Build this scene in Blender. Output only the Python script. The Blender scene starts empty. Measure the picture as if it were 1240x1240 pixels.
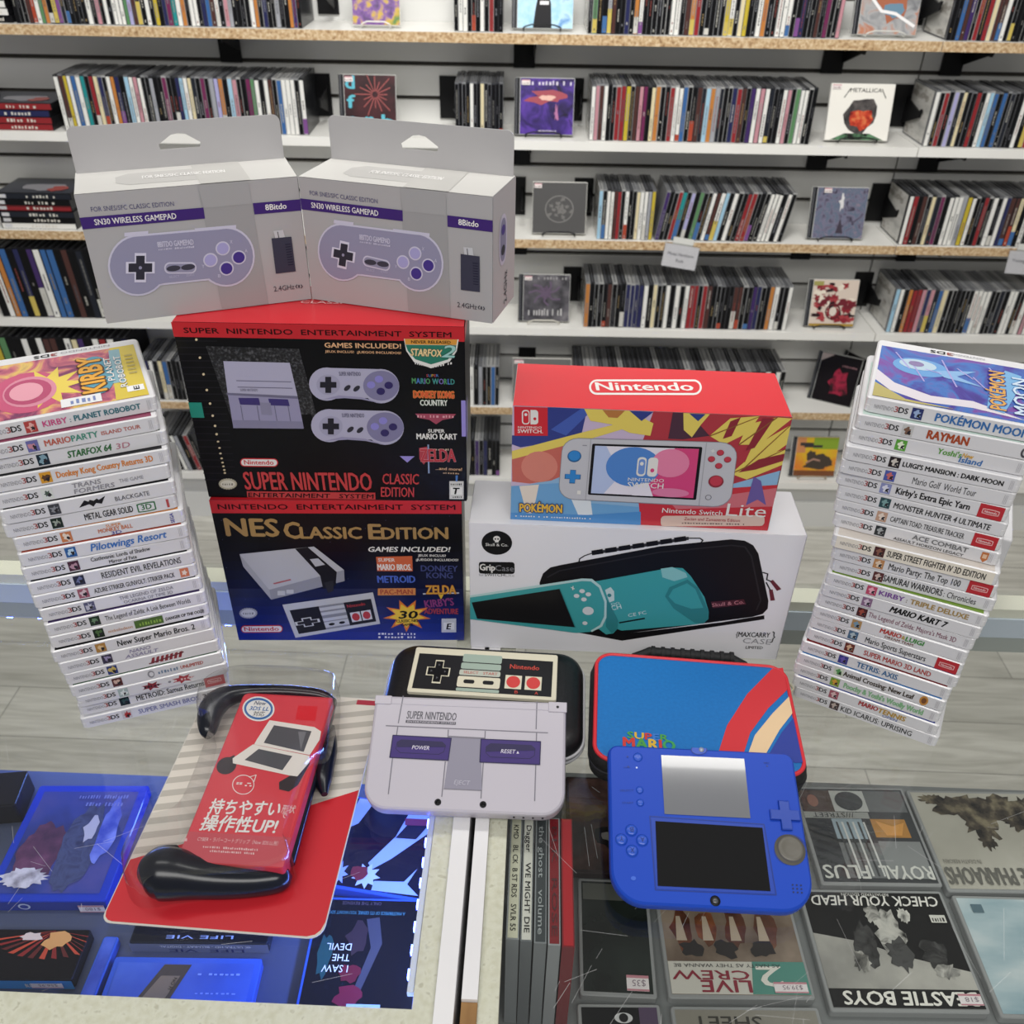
import bpy, math, random
import numpy as np
from mathutils import Vector, Matrix

S = bpy.context.scene
COL = S.collection
random.seed(7)

# ------------------------------------------------------------------ camera, world, lights, exposure
FPX = 1102.0                                   # focal length in pixels of the 1240 px frame
CAM = Vector((0.0, 0.0, 0.7057))               # glass counter top is z = 0
ROT = Matrix(((0.99924427, -0.03333664, 0.01998895),
              (0.03556051, 0.57637663, -0.81641009),
              (0.0156952, 0.81650392, 0.57712651)))
cd = bpy.data.cameras.new('camera')
cam = bpy.data.objects.new('camera', cd)
COL.objects.link(cam)
cam.matrix_world = Matrix.Translation(CAM) @ ROT.to_4x4()
cd.sensor_width = 36.0
cd.lens = 36.0 * FPX / 1240.0
cd.clip_start = 0.01
S.camera = cam
S.view_settings.view_transform = 'Standard'
S.view_settings.look = 'None'
S.view_settings.gamma = 1.0
S.view_settings.use_curve_mapping = False
S.view_settings.exposure = 0.05
W = bpy.data.worlds.new('shop_light'); S.world = W; W.use_nodes = True
W.node_tree.nodes['Background'].inputs[0].default_value = (1.0, 0.99, 0.97, 1)
W.node_tree.nodes['Background'].inputs[1].default_value = 0.24


def area(name, loc, sx, sy, power, color=(1, 0.985, 0.95), tilt=0):
    l = bpy.data.lights.new(name, 'AREA'); l.shape = 'RECTANGLE'; l.size = sx; l.size_y = sy
    l.energy = power; l.color = color
    o = bpy.data.objects.new(name, l); o.location = loc; COL.objects.link(o)
    o.rotation_euler = (math.radians(tilt), 0, 0)      # tipped towards the shelves
    return o


area('ceiling_lamp_right', (0.66, 0.88, 1.75), 1.0, 0.40, 9.5, tilt=48)
area('ceiling_lamp_left', (-0.80, 0.88, 1.75), 1.0, 0.40, 9.0, tilt=48)
area('shelf_fill_light', (-0.05, 0.86, 1.85), 0.5, 0.40, 34, tilt=76)  # fill light added to brighten the shelf wall, not a known fitting
area('ceiling_lamp_front', (-0.1, -0.75, 1.75), 2.2, 0.6, 30, tilt=12)
cd.dof.use_dof = True
cd.dof.focus_distance = 0.84
cd.dof.aperture_fstop = 11.0

# ------------------------------------------------------------------ helpers


def ray(u, v):
    return ROT @ Vector(((u - 620) / FPX, -(v - 620) / FPX, -1.0))


def at_z(u, v, z):
    d = ray(u, v)
    return CAM + d * ((z - CAM.z) / d.z)


def lin(h):
    h = h.lstrip('#')
    r = []
    for i in (0, 2, 4):
        c = int(h[i:i + 2], 16) / 255
        r.append(c / 12.92 if c <= 0.04045 else ((c + 0.055) / 1.055) ** 2.4)
    return (*r, 1)


MATS = {}


def M(h, rough=0.45, metal=0.0, spec=0.5, coat=0.0, name=None):
    if spec == 0.5 and max(int(h[i:i + 2], 16) for i in (1, 3, 5)) < 64: spec = 0.22
    k = (h, rough, metal, spec, coat)
    if k in MATS: return MATS[k]
    m = bpy.data.materials.new(name or ('paint_' + h.strip('#')))
    m.use_nodes = True
    nt = m.node_tree; b = nt.nodes['Principled BSDF']
    b.inputs['Base Color'].default_value = lin(h)
    b.inputs['Roughness'].default_value = rough
    b.inputs['Metallic'].default_value = metal
    b.inputs['Specular IOR Level'].default_value = spec
    b.inputs['Coat Weight'].default_value = coat
    MATS[k] = m
    return m


def ramp_mat(name, stops, scale=8, detail=6, stretch=(1, 1, 1), rough=0.5, kind='noise', distort=0.0, bump=0.0, spec=0.5, coat=0.0):
    """procedural blotches: noise through a colour ramp, in object coordinates"""
    m = bpy.data.materials.new(name); m.use_nodes = True
    nt = m.node_tree; N = nt.nodes; Lk = nt.links; b = N['Principled BSDF']
    tc = N.new('ShaderNodeTexCoord'); mp = N.new('ShaderNodeMapping')
    mp.inputs['Scale'].default_value = stretch
    Lk.new(tc.outputs['Object'], mp.inputs['Vector'])
    if kind == 'noise':
        t = N.new('ShaderNodeTexNoise'); t.inputs['Scale'].default_value = scale
        t.inputs['Detail'].default_value = detail; t.inputs['Distortion'].default_value = distort
        out = t.outputs['Fac']
    elif kind == 'voronoi':
        t = N.new('ShaderNodeTexVoronoi'); t.inputs['Scale'].default_value = scale
        out = t.outputs['Distance']
    Lk.new(mp.outputs[0], t.inputs['Vector'])
    r = N.new('ShaderNodeValToRGB')
    el = r.color_ramp.elements
    while len(el) < len(stops): el.new(0.5)
    for e, (p, c) in zip(el, stops):
        e.position = p; e.color = lin(c)
    Lk.new(out, r.inputs[0]); Lk.new(r.outputs[0], b.inputs['Base Color'])
    b.inputs['Roughness'].default_value = rough
    b.inputs['Specular IOR Level'].default_value = spec
    b.inputs['Coat Weight'].default_value = coat
    if bump:
        bp = N.new('ShaderNodeBump'); bp.inputs['Strength'].default_value = bump
        bp.inputs['Distance'].default_value = 0.001
        Lk.new(out, bp.inputs['Height']); Lk.new(bp.outputs[0], b.inputs['Normal'])
    return m


def clear_mat(name, tint, ior=1.45, rough=0.03, base=0.0, haze='#ffffff', hz=0.0):
    """thin clear sheet: see-through, with a fresnel gloss (and a little milky scatter)"""
    m = bpy.data.materials.new(name); m.use_nodes = True
    nt = m.node_tree; N = nt.nodes; Lk = nt.links
    N.remove(N['Principled BSDF'])
    tr = N.new('ShaderNodeBsdfTransparent'); tr.inputs[0].default_value = lin(tint)
    gl = N.new('ShaderNodeBsdfGlossy'); gl.inputs['Roughness'].default_value = rough
    fr = N.new('ShaderNodeLayerWeight'); fr.inputs[0].default_value = 0.5       # 1 - cos(view angle)
    pw = N.new('ShaderNodeMath'); pw.operation = 'POWER'; pw.inputs[1].default_value = 5.0
    Lk.new(fr.outputs['Facing'], pw.inputs[0])
    r0 = ((ior - 1) / (ior + 1)) ** 2
    ad = N.new('ShaderNodeMath'); ad.operation = 'MULTIPLY_ADD'; ad.inputs[1].default_value = 1 - r0 - base; ad.inputs[2].default_value = r0 + base
    Lk.new(pw.outputs[0], ad.inputs[0])
    mx = N.new('ShaderNodeMixShader')
    Lk.new(ad.outputs[0], mx.inputs[0]); Lk.new(tr.outputs[0], mx.inputs[1]); Lk.new(gl.outputs[0], mx.inputs[2])
    last = mx
    if hz:
        df = N.new('ShaderNodeBsdfDiffuse'); df.inputs[0].default_value = lin(haze)
        m2 = N.new('ShaderNodeMixShader'); m2.inputs[0].default_value = hz
        Lk.new(mx.outputs[0], m2.inputs[1]); Lk.new(df.outputs[0], m2.inputs[2]); last = m2
    Lk.new(last.outputs[0], N['Material Output'].inputs[0])
    return m


def emit_mat(name, h, strength):
    m = bpy.data.materials.new(name); m.use_nodes = True
    b = m.node_tree.nodes['Principled BSDF']
    b.inputs['Base Color'].default_value = lin(h)
    b.inputs['Emission Color'].default_value = lin(h); b.inputs['Emission Strength'].default_value = strength
    return m


def tag(o, label=None, cat=None, group=None, kind=None):
    if label: o['label'] = label
    if cat: o['category'] = cat
    if group: o['group'] = group
    if kind: o['kind'] = kind
    return o


def thing(name, label, cat, loc, group=None):
    o = bpy.data.objects.new(name, None); COL.objects.link(o)
    o.empty_display_size = 0.02
    o.location = loc
    return tag(o, label, cat, group)


def base_of(o):
    p = Vector((0, 0, 0))
    while o is not None:
        p = p + o.location; o = o.parent
    return p


class MB:
    """collects faces in world coordinates, then links them as ONE mesh object"""

    def __init__(s):
        s.v = []; s.f = []; s.m = []; s.sm = []; s.mats = []

    def mi(s, mat):
        if mat not in s.mats: s.mats.append(mat)
        return s.mats.index(mat)

    def add(s, pts, faces, mat, smooth=False):
        o = len(s.v); s.v += [tuple(p) for p in pts]
        i = s.mi(mat)
        for f in faces:
            s.f.append([o + k for k in f]); s.m.append(i); s.sm.append(smooth)

    def poly(s, pts, mat):
        s.add(pts, [list(range(len(pts)))], mat)

    def box(s, x0, x1, y0, y1, z0, z1, mat, T=None):
        p = [Vector(q) for q in ((x0, y0, z0), (x1, y0, z0), (x1, y1, z0), (x0, y1, z0), (x0, y0, z1), (x1, y0, z1), (x1, y1, z1), (x0, y1, z1))]
        if T is not None: p = [T @ q for q in p]
        s.add(p, [(3, 2, 1, 0), (4, 5, 6, 7), (0, 1, 5, 4), (1, 2, 6, 5), (2, 3, 7, 6), (3, 0, 4, 7)], mat)

    def loft(s, rings, mat, cap0=True, cap1=True, smooth=True, capmat=None):
        n = len(rings[0]); pts = [p for r in rings for p in r]
        fs = []
        for k in range(len(rings) - 1):
            for i in range(n):
                j = (i + 1) % n
                fs.append((k * n + i, k * n + j, (k + 1) * n + j, (k + 1) * n + i))
        s.add(pts, fs, mat, smooth)
        if cap0: s.add(rings[0], [list(range(n))[::-1]], mat)
        if cap1: s.add(rings[-1], [list(range(n))], capmat or mat)

    def slab(s, T, w, h, r, prof, mat, smooth=False, capmat=None, n=6):
        """rounded rectangle lofted through (z, inset) steps in the frame T"""
        rings = []
        for z, ins in prof:
            rr_ = [max(q - ins, 0.0004) for q in (r if isinstance(r, (tuple, list)) else (r,) * 4)]
            rings.append([T @ Vector((x, y, z)) for x, y in rrect(w - 2 * ins, h - 2 * ins, rr_, n)])
        s.loft(rings, mat, True, True, smooth, capmat)

    def tube(s, path, r, mat, n=8, closed=False):
        path = [Vector(p) for p in path]; rings = []
        up = Vector((0.13, 0.27, 0.95))
        for i, p in enumerate(path):
            a = path[max(i - 1, 0)]; b = path[min(i + 1, len(path) - 1)]
            if closed: a = path[i - 1]; b = path[(i + 1) % len(path)]
            t = (b - a).normalized(); x = t.cross(up).normalized(); y = x.cross(t)
            rad = r[i] if isinstance(r, (list, tuple)) else r
            rings.append([p + (x * math.cos(k * 2 * math.pi / n) + y * math.sin(k * 2 * math.pi / n)) * rad for k in range(n)])
        if closed: rings.append(rings[0])
        s.loft(rings, mat, not closed, not closed)

    def disc(s, T, r, prof, mat, n=24, capmat=None):
        """turned shape in frame T: list of (radius factor, z)"""
        rings = [[T @ Vector((r * k * math.cos(i * 2 * math.pi / n), r * k * math.sin(i * 2 * math.pi / n), z)) for i in range(n)] for k, z in prof]
        s.loft(rings, mat, True, True, True, capmat)

    def build(s, name, parent=None, base=None):
        o3 = base_of(parent) if parent is not None else Vector(base or (0, 0, 0))
        me = bpy.data.meshes.new(name)
        me.from_pydata([(p[0] - o3.x, p[1] - o3.y, p[2] - o3.z) for p in s.v], [], s.f)
        for m in s.mats: me.materials.append(m)
        me.polygons.foreach_set('material_index', s.m)
        me.polygons.foreach_set('use_smooth', s.sm)
        me.update()
        o = bpy.data.objects.new(name, me); COL.objects.link(o)
        if parent is not None: o.parent = parent
        else: o.location = o3
        return o


def rrect(w, h, r, n=6):
    """rounded rectangle centred on 0, radii in order BL, BR, TR, TL"""
    if not isinstance(r, (tuple, list)): r = (r,) * 4
    P = []
    for (cx, cy, a0), q in zip(((-1, -1, 180), (1, -1, 270), (1, 1, 0), (-1, 1, 90)), r):
        for k in range(n + 1):
            a = math.radians(a0 + 90 * k / n)
            P.append((cx * (w / 2 - q) + q * math.cos(a), cy * (h / 2 - q) + q * math.sin(a)))
    return P


TM = {}


def glyph_pieces(o):
    """fills every stroke of a glyph on its own: east-asian glyphs are drawn as overlapping contours"""
    COL.objects.link(o)
    dg = bpy.context.evaluated_depsgraph_get(); dg.update()
    cu = o.evaluated_get(dg).to_curve(dg)
    loops = []
    for sp in cu.splines:
        P = []
        if sp.type == 'BEZIER':
            B = sp.bezier_points
            for k in range(len(B)):
                a, d = B[k], B[(k + 1) % len(B)]
                for q in range(3):
                    t = q / 3; u = 1 - t
                    p = a.co * u ** 3 + a.handle_right * 3 * u * u * t + d.handle_left * 3 * u * t * t + d.co * t ** 3
                    P.append((p.x, p.y))
        else:
            P = [(p.co.x, p.co.y) for p in sp.points]
        if len(P) > 2: loops.append(P)
    o.evaluated_get(dg).to_curve_clear()
    COL.objects.unlink(o)
    ar = lambda P: sum(P[i - 1][0] * P[i][1] - P[i][0] * P[i - 1][1] for i in range(len(P))) / 2

    def inside(p, P):
        r = False
        for i in range(len(P)):
            (x0, y0), (x1, y1) = P[i - 1], P[i]
            if (y0 > p[1]) != (y1 > p[1]) and p[0] < (x1 - x0) * (p[1] - y0) / (y1 - y0) + x0: r = not r
        return r
    sgn = sum(1 if ar(P) > 0 else -1 for P in loops)
    sgn = 1 if sgn > 0 else -1
    outer = [P for P in loops if ar(P) * sgn > 0]; holes = [P for P in loops if ar(P) * sgn <= 0]
    vs = []; fs = []
    for P in outer:
        c = bpy.data.curves.new('stroke', 'CURVE'); c.dimensions = '2D'; c.fill_mode = 'BOTH'
        for L in [P] + [h for h in holes if inside(h[0], P)]:
            sp = c.splines.new('POLY'); sp.points.add(len(L) - 1); sp.use_cyclic_u = True
            for q, p in zip(sp.points, L): q.co = (p[0], p[1], 0, 1)
        oc = bpy.data.objects.new('stroke', c); me = bpy.data.meshes.new_from_object(oc); k = len(vs)
        vs += [(v.co.x, v.co.y) for v in me.vertices]; fs += [[k + i for i in p.vertices] for p in me.polygons]
        bpy.data.objects.remove(oc); bpy.data.curves.remove(c); bpy.data.meshes.remove(me)
    return vs, fs


def tmesh(txt, bold, shear):
    k = (txt, shear)
    if k in TM: return TM[k]
    c = bpy.data.curves.new('lettering', 'FONT')
    c.body = txt; c.size = 1; c.resolution_u = 2; c.shear = shear
    o = bpy.data.objects.new('lettering', c)
    if any(ord(q) > 0x2E80 for q in txt):
        vs, fs = glyph_pieces(o)
    else:
        me = bpy.data.meshes.new_from_object(o)
        vs = [(v.co.x, v.co.y) for v in me.vertices]; fs = [list(p.vertices) for p in me.polygons]
        bpy.data.meshes.remove(me)
    bpy.data.objects.remove(o); bpy.data.curves.remove(c)
    if not vs: vs = [(0, 0), (1, 0), (1, 0.7)]; fs = []
    x0 = min(v[0] for v in vs); x1 = max(v[0] for v in vs)
    TM[k] = ([((x - x0) / (x1 - x0), y / 0.682) for x, y in vs], fs, (x1 - x0) / 0.682)
    return TM[k]


def homog(src, dst):
    A = []; B = []
    for (x, y), (a, b) in zip(src, dst):
        A += [[x, y, 1, 0, 0, 0, -a * x, -a * y], [0, 0, 0, x, y, 1, -b * x, -b * y]]; B += [a, b]
    return np.append(np.linalg.solve(np.array(A, float), np.array(B, float)), 1).reshape(3, 3)


class Face:
    """print on a flat panel. O = lower left corner, ux/uy = unit axes, w x h metres.
    quad = the drawing coordinates of the BL, BR, TR, TL corners."""

    def __init__(s, mb, O, ux, uy, w, h, quad=((0, 0), (1, 0), (1, 1), (0, 1)), eps=0.00016, lift=0.0):
        s.mb = mb; s.O = Vector(O); s.ux = Vector(ux).normalized(); s.uy = Vector(uy).normalized()
        s.n = s.ux.cross(s.uy).normalized(); s.w = w; s.h = h; s.eps = eps; s.lift = lift; s.cnt = {}
        s.H = homog(quad, ((0, 0), (w, 0), (w, h), (0, h)))

    def loc(s, x, y):
        q = s.H @ np.array([x, y, 1.0])
        return q[0] / q[2], q[1] / q[2]

    def cl(s, a, b):
        return min(max(a, 0), s.w), min(max(b, 0), s.h)

    def dz(s, l):
        """each print lies a hair above the last one of its layer, so that none are coplanar"""
        s.cnt[l] = s.cnt.get(l, 0) + 1
        return s.lift + s.eps * (l + (s.cnt[l] % 40) * 0.023)

    def wp(s, a, b, d):
        return s.O + s.ux * a + s.uy * b + s.n * d

    def sub(s, bl, br, tr, tl=None, quad=((0, 0), (1, 0), (1, 1), (0, 1))):
        """a drawing frame inside this one: unit square onto four corners"""
        if tl is None: tl = (bl[0] + tr[0] - br[0], bl[1] + tr[1] - br[1])
        f = Face.__new__(Face); f.__dict__.update(s.__dict__)
        f.H = homog(quad, [s.loc(*p) for p in (bl, br, tr, tl)])
        return f

    def lpts(s, L, mat, l, clip=True):
        if clip: L = [s.cl(*p) for p in L]
        d = s.dz(l); s.mb.poly([s.wp(a, b, d) for a, b in L], mat)

    def poly(s, pts, mat, l=1, clip=True):
        L = [s.loc(*p) for p in pts]
        ar = sum(L[i - 1][0] * L[i][1] - L[i][0] * L[i - 1][1] for i in range(len(L)))
        if ar < 0: L = L[::-1]
        s.lpts(L, mat, l, clip)

    def rect(s, x0, y0, x1, y1, mat, l=1):
        s.poly([(x0, y0), (x1, y0), (x1, y1), (x0, y1)], mat, l)

    def rr(s, x0, y0, x1, y1, r, mat, l=1, n=5):
        """rounded rectangle; r is a share of the shorter side's pixels"""
        P = rrect(abs(x1 - x0), abs(y1 - y0), min(r, abs(x1 - x0) / 2, abs(y1 - y0) / 2), n)
        cx, cy = (x0 + x1) / 2, (y0 + y1) / 2
        s.poly([(cx + a, cy + b) for a, b in P], mat, l)

    def ell(s, cx, cy, rx, ry, mat, l=1, rot=0, n=24):
        c, q = math.cos(rot), math.sin(rot); P = []
        for k in range(n):
            a = 2 * math.pi * k / n; x, y = rx * math.cos(a), ry * math.sin(a)
            P.append((cx + x * c - y * q, cy + x * q + y * c))
        s.poly(P, mat, l)

    def ring(s, cx, cy, rx, ry, t, mat, l=1, n=32):
        for k in range(n):
            a, b = 2 * math.pi * k / n, 2 * math.pi * (k + 1) / n
            s.poly([(cx + rx * math.cos(a), cy + ry * math.sin(a)), (cx + rx * math.cos(b), cy + ry * math.sin(b)),
                    (cx + (rx - t) * math.cos(b), cy + (ry - t) * math.sin(b)), (cx + (rx - t) * math.cos(a), cy + (ry - t) * math.sin(a))], mat, l)

    def line(s, pts, t, mat, l=1):
        L = [Vector(s.loc(*p)) for p in pts]
        k0 = Vector(s.loc(*pts[0])); k1 = Vector(s.loc(pts[0][0] + t, pts[0][1])); k2 = Vector(s.loc(pts[0][0], pts[0][1] + t))
        tl = ((k1 - k0).length + (k2 - k0).length) / 4
        for a, b in zip(L, L[1:]):
            d = (b - a)
            if d.length < 1e-7: continue
            d.normalize(); q = Vector((-d.y, d.x)) * tl
            a2, b2 = a - d * tl * 0.4, b + d * tl * 0.4
            s.lpts([a2 - q, b2 - q, b2 + q, a2 + q], mat, l)

    def star(s, cx, cy, rx, ry, mat, l=1, n=12, k=0.55, a0=0.0):
        P = []
        for i in range(2 * n):
            a = a0 + math.pi * i / n; q = 1 if i % 2 == 0 else k
            P.append((cx + rx * q * math.cos(a), cy + ry * q * math.sin(a)))
        s.poly(P, mat, l)

    def blob(s, cx, cy, rx, ry, mat, l=1, seed=1, n=14, rough=0.3):
        rd = random.Random(seed)
        s.poly([(cx + rx * q * math.cos(2 * math.pi * k / n), cy + ry * q * math.sin(2 * math.pi * k / n))
                for k in range(n) for q in (1 + rough * (rd.random() * 2 - 1),)], mat, l)

    def text(s, txt, x0, y0, x1, y1, h, mat, l=2, bold=0, shear=0.0, keep=False, out=None, ow=3):
        """lettering fitted between two baseline points; h = capital height in drawing units"""
        vs, fs, asp = tmesh(txt, bold, shear)
        a = Vector(s.loc(x0, y0)); b = Vector(s.loc(x1, y1)); d = b - a
        L = d.length; d.normalize(); up = Vector((-d.y, d.x))
        hl = (Vector(s.loc(x0, y0 - h)) - a).length
        if keep: L = asp * hl
        runs = [(0, 0, mat)]
        if out is not None:
            t = hl * 0.022 * ow
            runs = [(t * math.cos(q), t * math.sin(q), out) for q in [k * math.pi / 4 for k in range(8)]] + runs
        if bold >= 1:                                  # heavier weight: the same letters set four times a hair apart
            t = hl * 0.0085 * min(bold, 7)
            runs = [r_ for r_ in runs if r_[2] is not mat] + [(t * q, t * .7 * w_, mat) for q, w_ in ((-1, 0), (1, 0), (0, 1), (0, -1))]
        first = True
        for ox, oy, m in runs:
            if out is not None and m is mat and first: l += 1; first = False
            z = s.dz(l)
            s.mb.add([s.wp(*(a + d * (x * L + ox) + up * (y * hl + oy)), z) for x, y in vs], fs, m)

    def scrib(s, x0, y0, x1, y1, h, mat, l=2, seed=3, n=None):
        """a run of illegible little strokes standing for print too small or blurred to read"""
        rd = random.Random(seed); n = n or 9
        for k in range(n):
            t0 = (k + 0.1) / n; t1 = (k + 0.45 + rd.random() * 0.4) / n
            if rd.random() < 0.12: continue
            xa, ya = x0 + (x1 - x0) * t0, y0 + (y1 - y0) * t0
            xb, yb = x0 + (x1 - x0) * t1, y0 + (y1 - y0) * t1
            q = h * (0.65 + 0.35 * rd.random())
            s.poly([(xa, ya), (xb, yb), (xb, yb - q), (xa, ya - q)], mat, l)


WHITE = '#f2f1ee'; BLK = '#0c0c0e'
white = M('#f0efec', 0.4); black = M('#0b0b0d', 0.35); ink = M('#141416', 0.5)

# ------------------------------------------------------------------ setting: floor, slat wall, shelves
WA = math.atan(0.028)
EX = Vector((math.cos(WA), math.sin(WA), 0)); EY = Vector((-math.sin(WA), math.cos(WA), 0)); WO = Vector((0, 2.30, 0))
FLOOR = -0.97
WN = 0.158                                     # slat wall lies this far behind the disc spines
TW = Matrix.Translation(WO) @ Matrix(((EX.x, EY.x, 0), (EX.y, EY.y, 0), (0, 0, 1))).to_4x4()


def ws(s, n, z): return TW @ Vector((s, n, z))


def wall_s(u, v, n=0.0):
    d = ray(u, v); o = WO + EY * n
    p = CAM + d * ((o - CAM).dot(EY) / d.dot(EY))
    return (p - o).dot(EX)


def floor_material():
    m = bpy.data.materials.new('grey_oak_planks'); m.use_nodes = True
    nt = m.node_tree; N = nt.nodes; Lk = nt.links; b = N['Principled BSDF']
    tc = N.new('ShaderNodeTexCoord')
    br = N.new('ShaderNodeTexBrick'); br.inputs['Scale'].default_value = 1.0
    br.inputs['Brick Width'].default_value = 1.25; br.inputs['Row Height'].default_value = 0.155
    br.inputs['Mortar Size'].default_value = 0.0012; br.inputs['Mortar Smooth'].default_value = 0.2
    br.inputs['Color1'].default_value = lin('#cfcdc4'); br.inputs['Color2'].default_value = lin('#e2e0d7')
    br.inputs['Mortar'].default_value = lin('#8f8d86'); br.offset = 0.37; br.inputs['Bias'].default_value = 0.1
    Lk.new(tc.outputs['Object'], br.inputs['Vector'])
    mp = N.new('ShaderNodeMapping'); mp.inputs['Scale'].default_value = (1.6, 16, 1)
    Lk.new(tc.outputs['Object'], mp.inputs['Vector'])
    no = N.new('ShaderNodeTexNoise'); no.inputs['Scale'].default_value = 2.2; no.inputs['Detail'].default_value = 9
    no.inputs['Distortion'].default_value = 1.2
    Lk.new(mp.outputs[0], no.inputs['Vector'])
    rp = N.new('ShaderNodeValToRGB'); rp.color_ramp.elements[0].position = 0.3; rp.color_ramp.elements[1].position = 0.72
    rp.color_ramp.elements[0].color = lin('#8f8c83'); rp.color_ramp.elements[1].color = lin('#ffffff')
    Lk.new(no.outputs['Fac'], rp.inputs[0])
    mx = N.new('ShaderNodeMix'); mx.data_type = 'RGBA'; mx.blend_type = 'MULTIPLY'; mx.inputs[0].default_value = 0.5
    Lk.new(br.outputs['Color'], mx.inputs[6]); Lk.new(rp.outputs[0], mx.inputs[7])
    Lk.new(mx.outputs[2], b.inputs['Base Color'])
    b.inputs['Roughness'].default_value = 0.5
    return m


b = MB(); b.box(-3.5, 3.5, -1.5, 2.9, FLOOR - 0.02, FLOOR, floor_material())
tag(b.build('floor'), kind='structure')

slat = ramp_mat('grey_laminate', [(0.3, '#d6d6d4'), (0.7, '#e0e0dd')], 3, 4, rough=0.4)
groove = M('#4a4641', 0.7)
# slatted wall panels with real grooves; a narrow joint stands between the two panels
b = MB()
SEAM = 0.925
pitch = 0.0777; top = 0.312
b.box(-2.6, 2.6, WN + 0.012, WN + 0.03, FLOOR, 1.25, groove, TW)
zs = [top + pitch * k for k in range(-16, 12)]
for zc in zs:
    for x0, x1 in ((-2.6, SEAM - 0.0022), (SEAM + 0.0022, 2.6)):
        z0, z1 = zc + 0.005, zc + pitch - 0.005
        if z1 < FLOOR: continue
        b.box(x0, x1, WN, WN + 0.013, max(z0, FLOOR), z1, slat, TW)
tag(b.build('wall_back'), kind='structure')

SHELF = [0.404, 0.176, -0.063, -0.303, -0.548, -0.787]
melamine = ramp_mat('white_melamine', [(0.3, '#eceae5'), (0.7, '#f3f2ed')], 5, 3, rough=0.35)
chip = ramp_mat('raw_chipboard', [(0.28, '#8a6a48'), (0.42, '#bd9c74'), (0.55, '#cdb28c'), (0.68, '#e0cbaa'), (0.8, '#b08c62')], 150, 3, rough=0.8)
metalblk = M('#121214', 0.5)
EDGES = ['tan', 'white', 'tan', 'white', 'tan', 'white']
ORD = ['top', 'second', 'third', 'fourth', 'fifth', 'lowest']
SX = [0.893, 0.90, 0.908, 0.915, 0.922, 0.93]
BRK = [(-0.764, -0.047, 0.706), (-0.77, -0.052, 0.716), (-0.77, -0.055, 0.723), (-0.77, -0.05, 0.73), (-0.77, -0.05, 0.73), (-0.77, -0.05, 0.73)]
for i, z in enumerate(SHELF):
    for side, (x0, x1) in enumerate(((-2.3, SX[i] - 0.0012), (SX[i] + 0.0012, 2.1))):
        where = 'long' if side == 0 else 'right-hand'
        edge = 'bare chipboard front edge' if EDGES[i] == 'tan' else 'white front edge'
        t = thing('wall_shelf', f'{where} white shelf with {edge}, {ORD[i]} on the slatted wall', 'shelf', ws((x0 + x1) / 2, 0.07, z - 0.022), 'wall shelves')
        b = MB(); b.box(x0, x1, -0.0095, WN - 0.001, z - 0.021, z, melamine, TW); b.build('board', t)
        b = MB(); b.box(x0, x1, -0.0125, -0.0095, z - 0.021, z - 0.0002, chip if EDGES[i] == 'tan' else melamine, TW); b.build('edge_band', t)
        for s in (BRK[i] if side == 0 else (SX[i] + 0.105, 1.7)):
            b = MB(); zt = z - 0.0212
            b.box(s - 0.026, s + 0.026, WN - 0.007, WN - 0.0005, zt - 0.075, zt - 0.0005, metalblk, TW)
            # tapering arm with a raised tip under the board
            P = [(WN - 0.007, zt), (WN - 0.007, zt - 0.05), (0.03, zt - 0.012), (0.012, zt - 0.012), (0.005, zt - 0.002), (0.005, zt)]
            for q in (-1, 1):
                pass
            A = [ws(s + 0.022, n, zz - 0.0005) for n, zz in P]; B = [ws(s + 0.026, n, zz - 0.0005) for n, zz in P]
            b.loft([A, B], metalblk, smooth=False)
            b.build('bracket', t)
# skirting boards under the lowest shelf
for k, (x0, x1) in enumerate(((-2.3, 0.968), (0.972, 2.1))):
    b = MB(); b.box(x0, x1, 0.03, 0.06, FLOOR, SHELF[5] - 0.023, slat, TW)
    b.box(x0, x1, 0.022, 0.03, FLOOR, FLOOR + 0.09, slat, TW)
    tag(b.build('baseboard_' + ('left', 'right')[k]), kind='structure')

# free-standing slat-wall arms above the shelves, beside the discs
for si, s, what in ((0, -0.515, 'behind the end of the left disc row on the top shelf'), (0, 0.875, 'between the wrapped disc and the right disc row, top shelf'),
                    (1, -0.552, 'at the end of the left disc row, second shelf'), (1, -0.231, 'left of the short disc row, second shelf'),
                    (1, 0.077, 'right of the purple cover, second shelf'), (1, 0.892, 'right of the white cover, second shelf'),
                    (2, -0.061, 'left of the grey emblem cover, third shelf'), (2, 0.117, 'right of the grey emblem cover, third shelf'),
                    (2, 0.90, 'right of the violet-grey cover, third shelf'), (3, 0.100, 'right of the grey creature cover, fourth shelf'),
                    (3, 0.912, 'right of the red-and-white cover, fourth shelf'), (4, -0.02, 'left of the plain grey cover, fifth shelf')):
    z = SHELF[si] + 0.012
    b = MB(); b.box(s - 0.025, s + 0.025, WN - 0.006, WN - 0.0005, z, z + 0.098, metalblk, TW)
    P = [(WN - 0.006, z + 0.072), (WN - 0.006, z + 0.01), (0.05, z + 0.043), (0.045, z + 0.06), (0.05, z + 0.062), (0.06, z + 0.055)]
    b.loft([[ws(s + 0.014, n, zz) for n, zz in P], [ws(s + 0.018, n, zz) for n, zz in P]], metalblk, smooth=False)
    tag(b.build('slatwall_bracket', base=ws(s, WN, z)), 'black metal slatwall arm ' + what, 'bracket', 'slatwall arms beside the discs')

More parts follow.
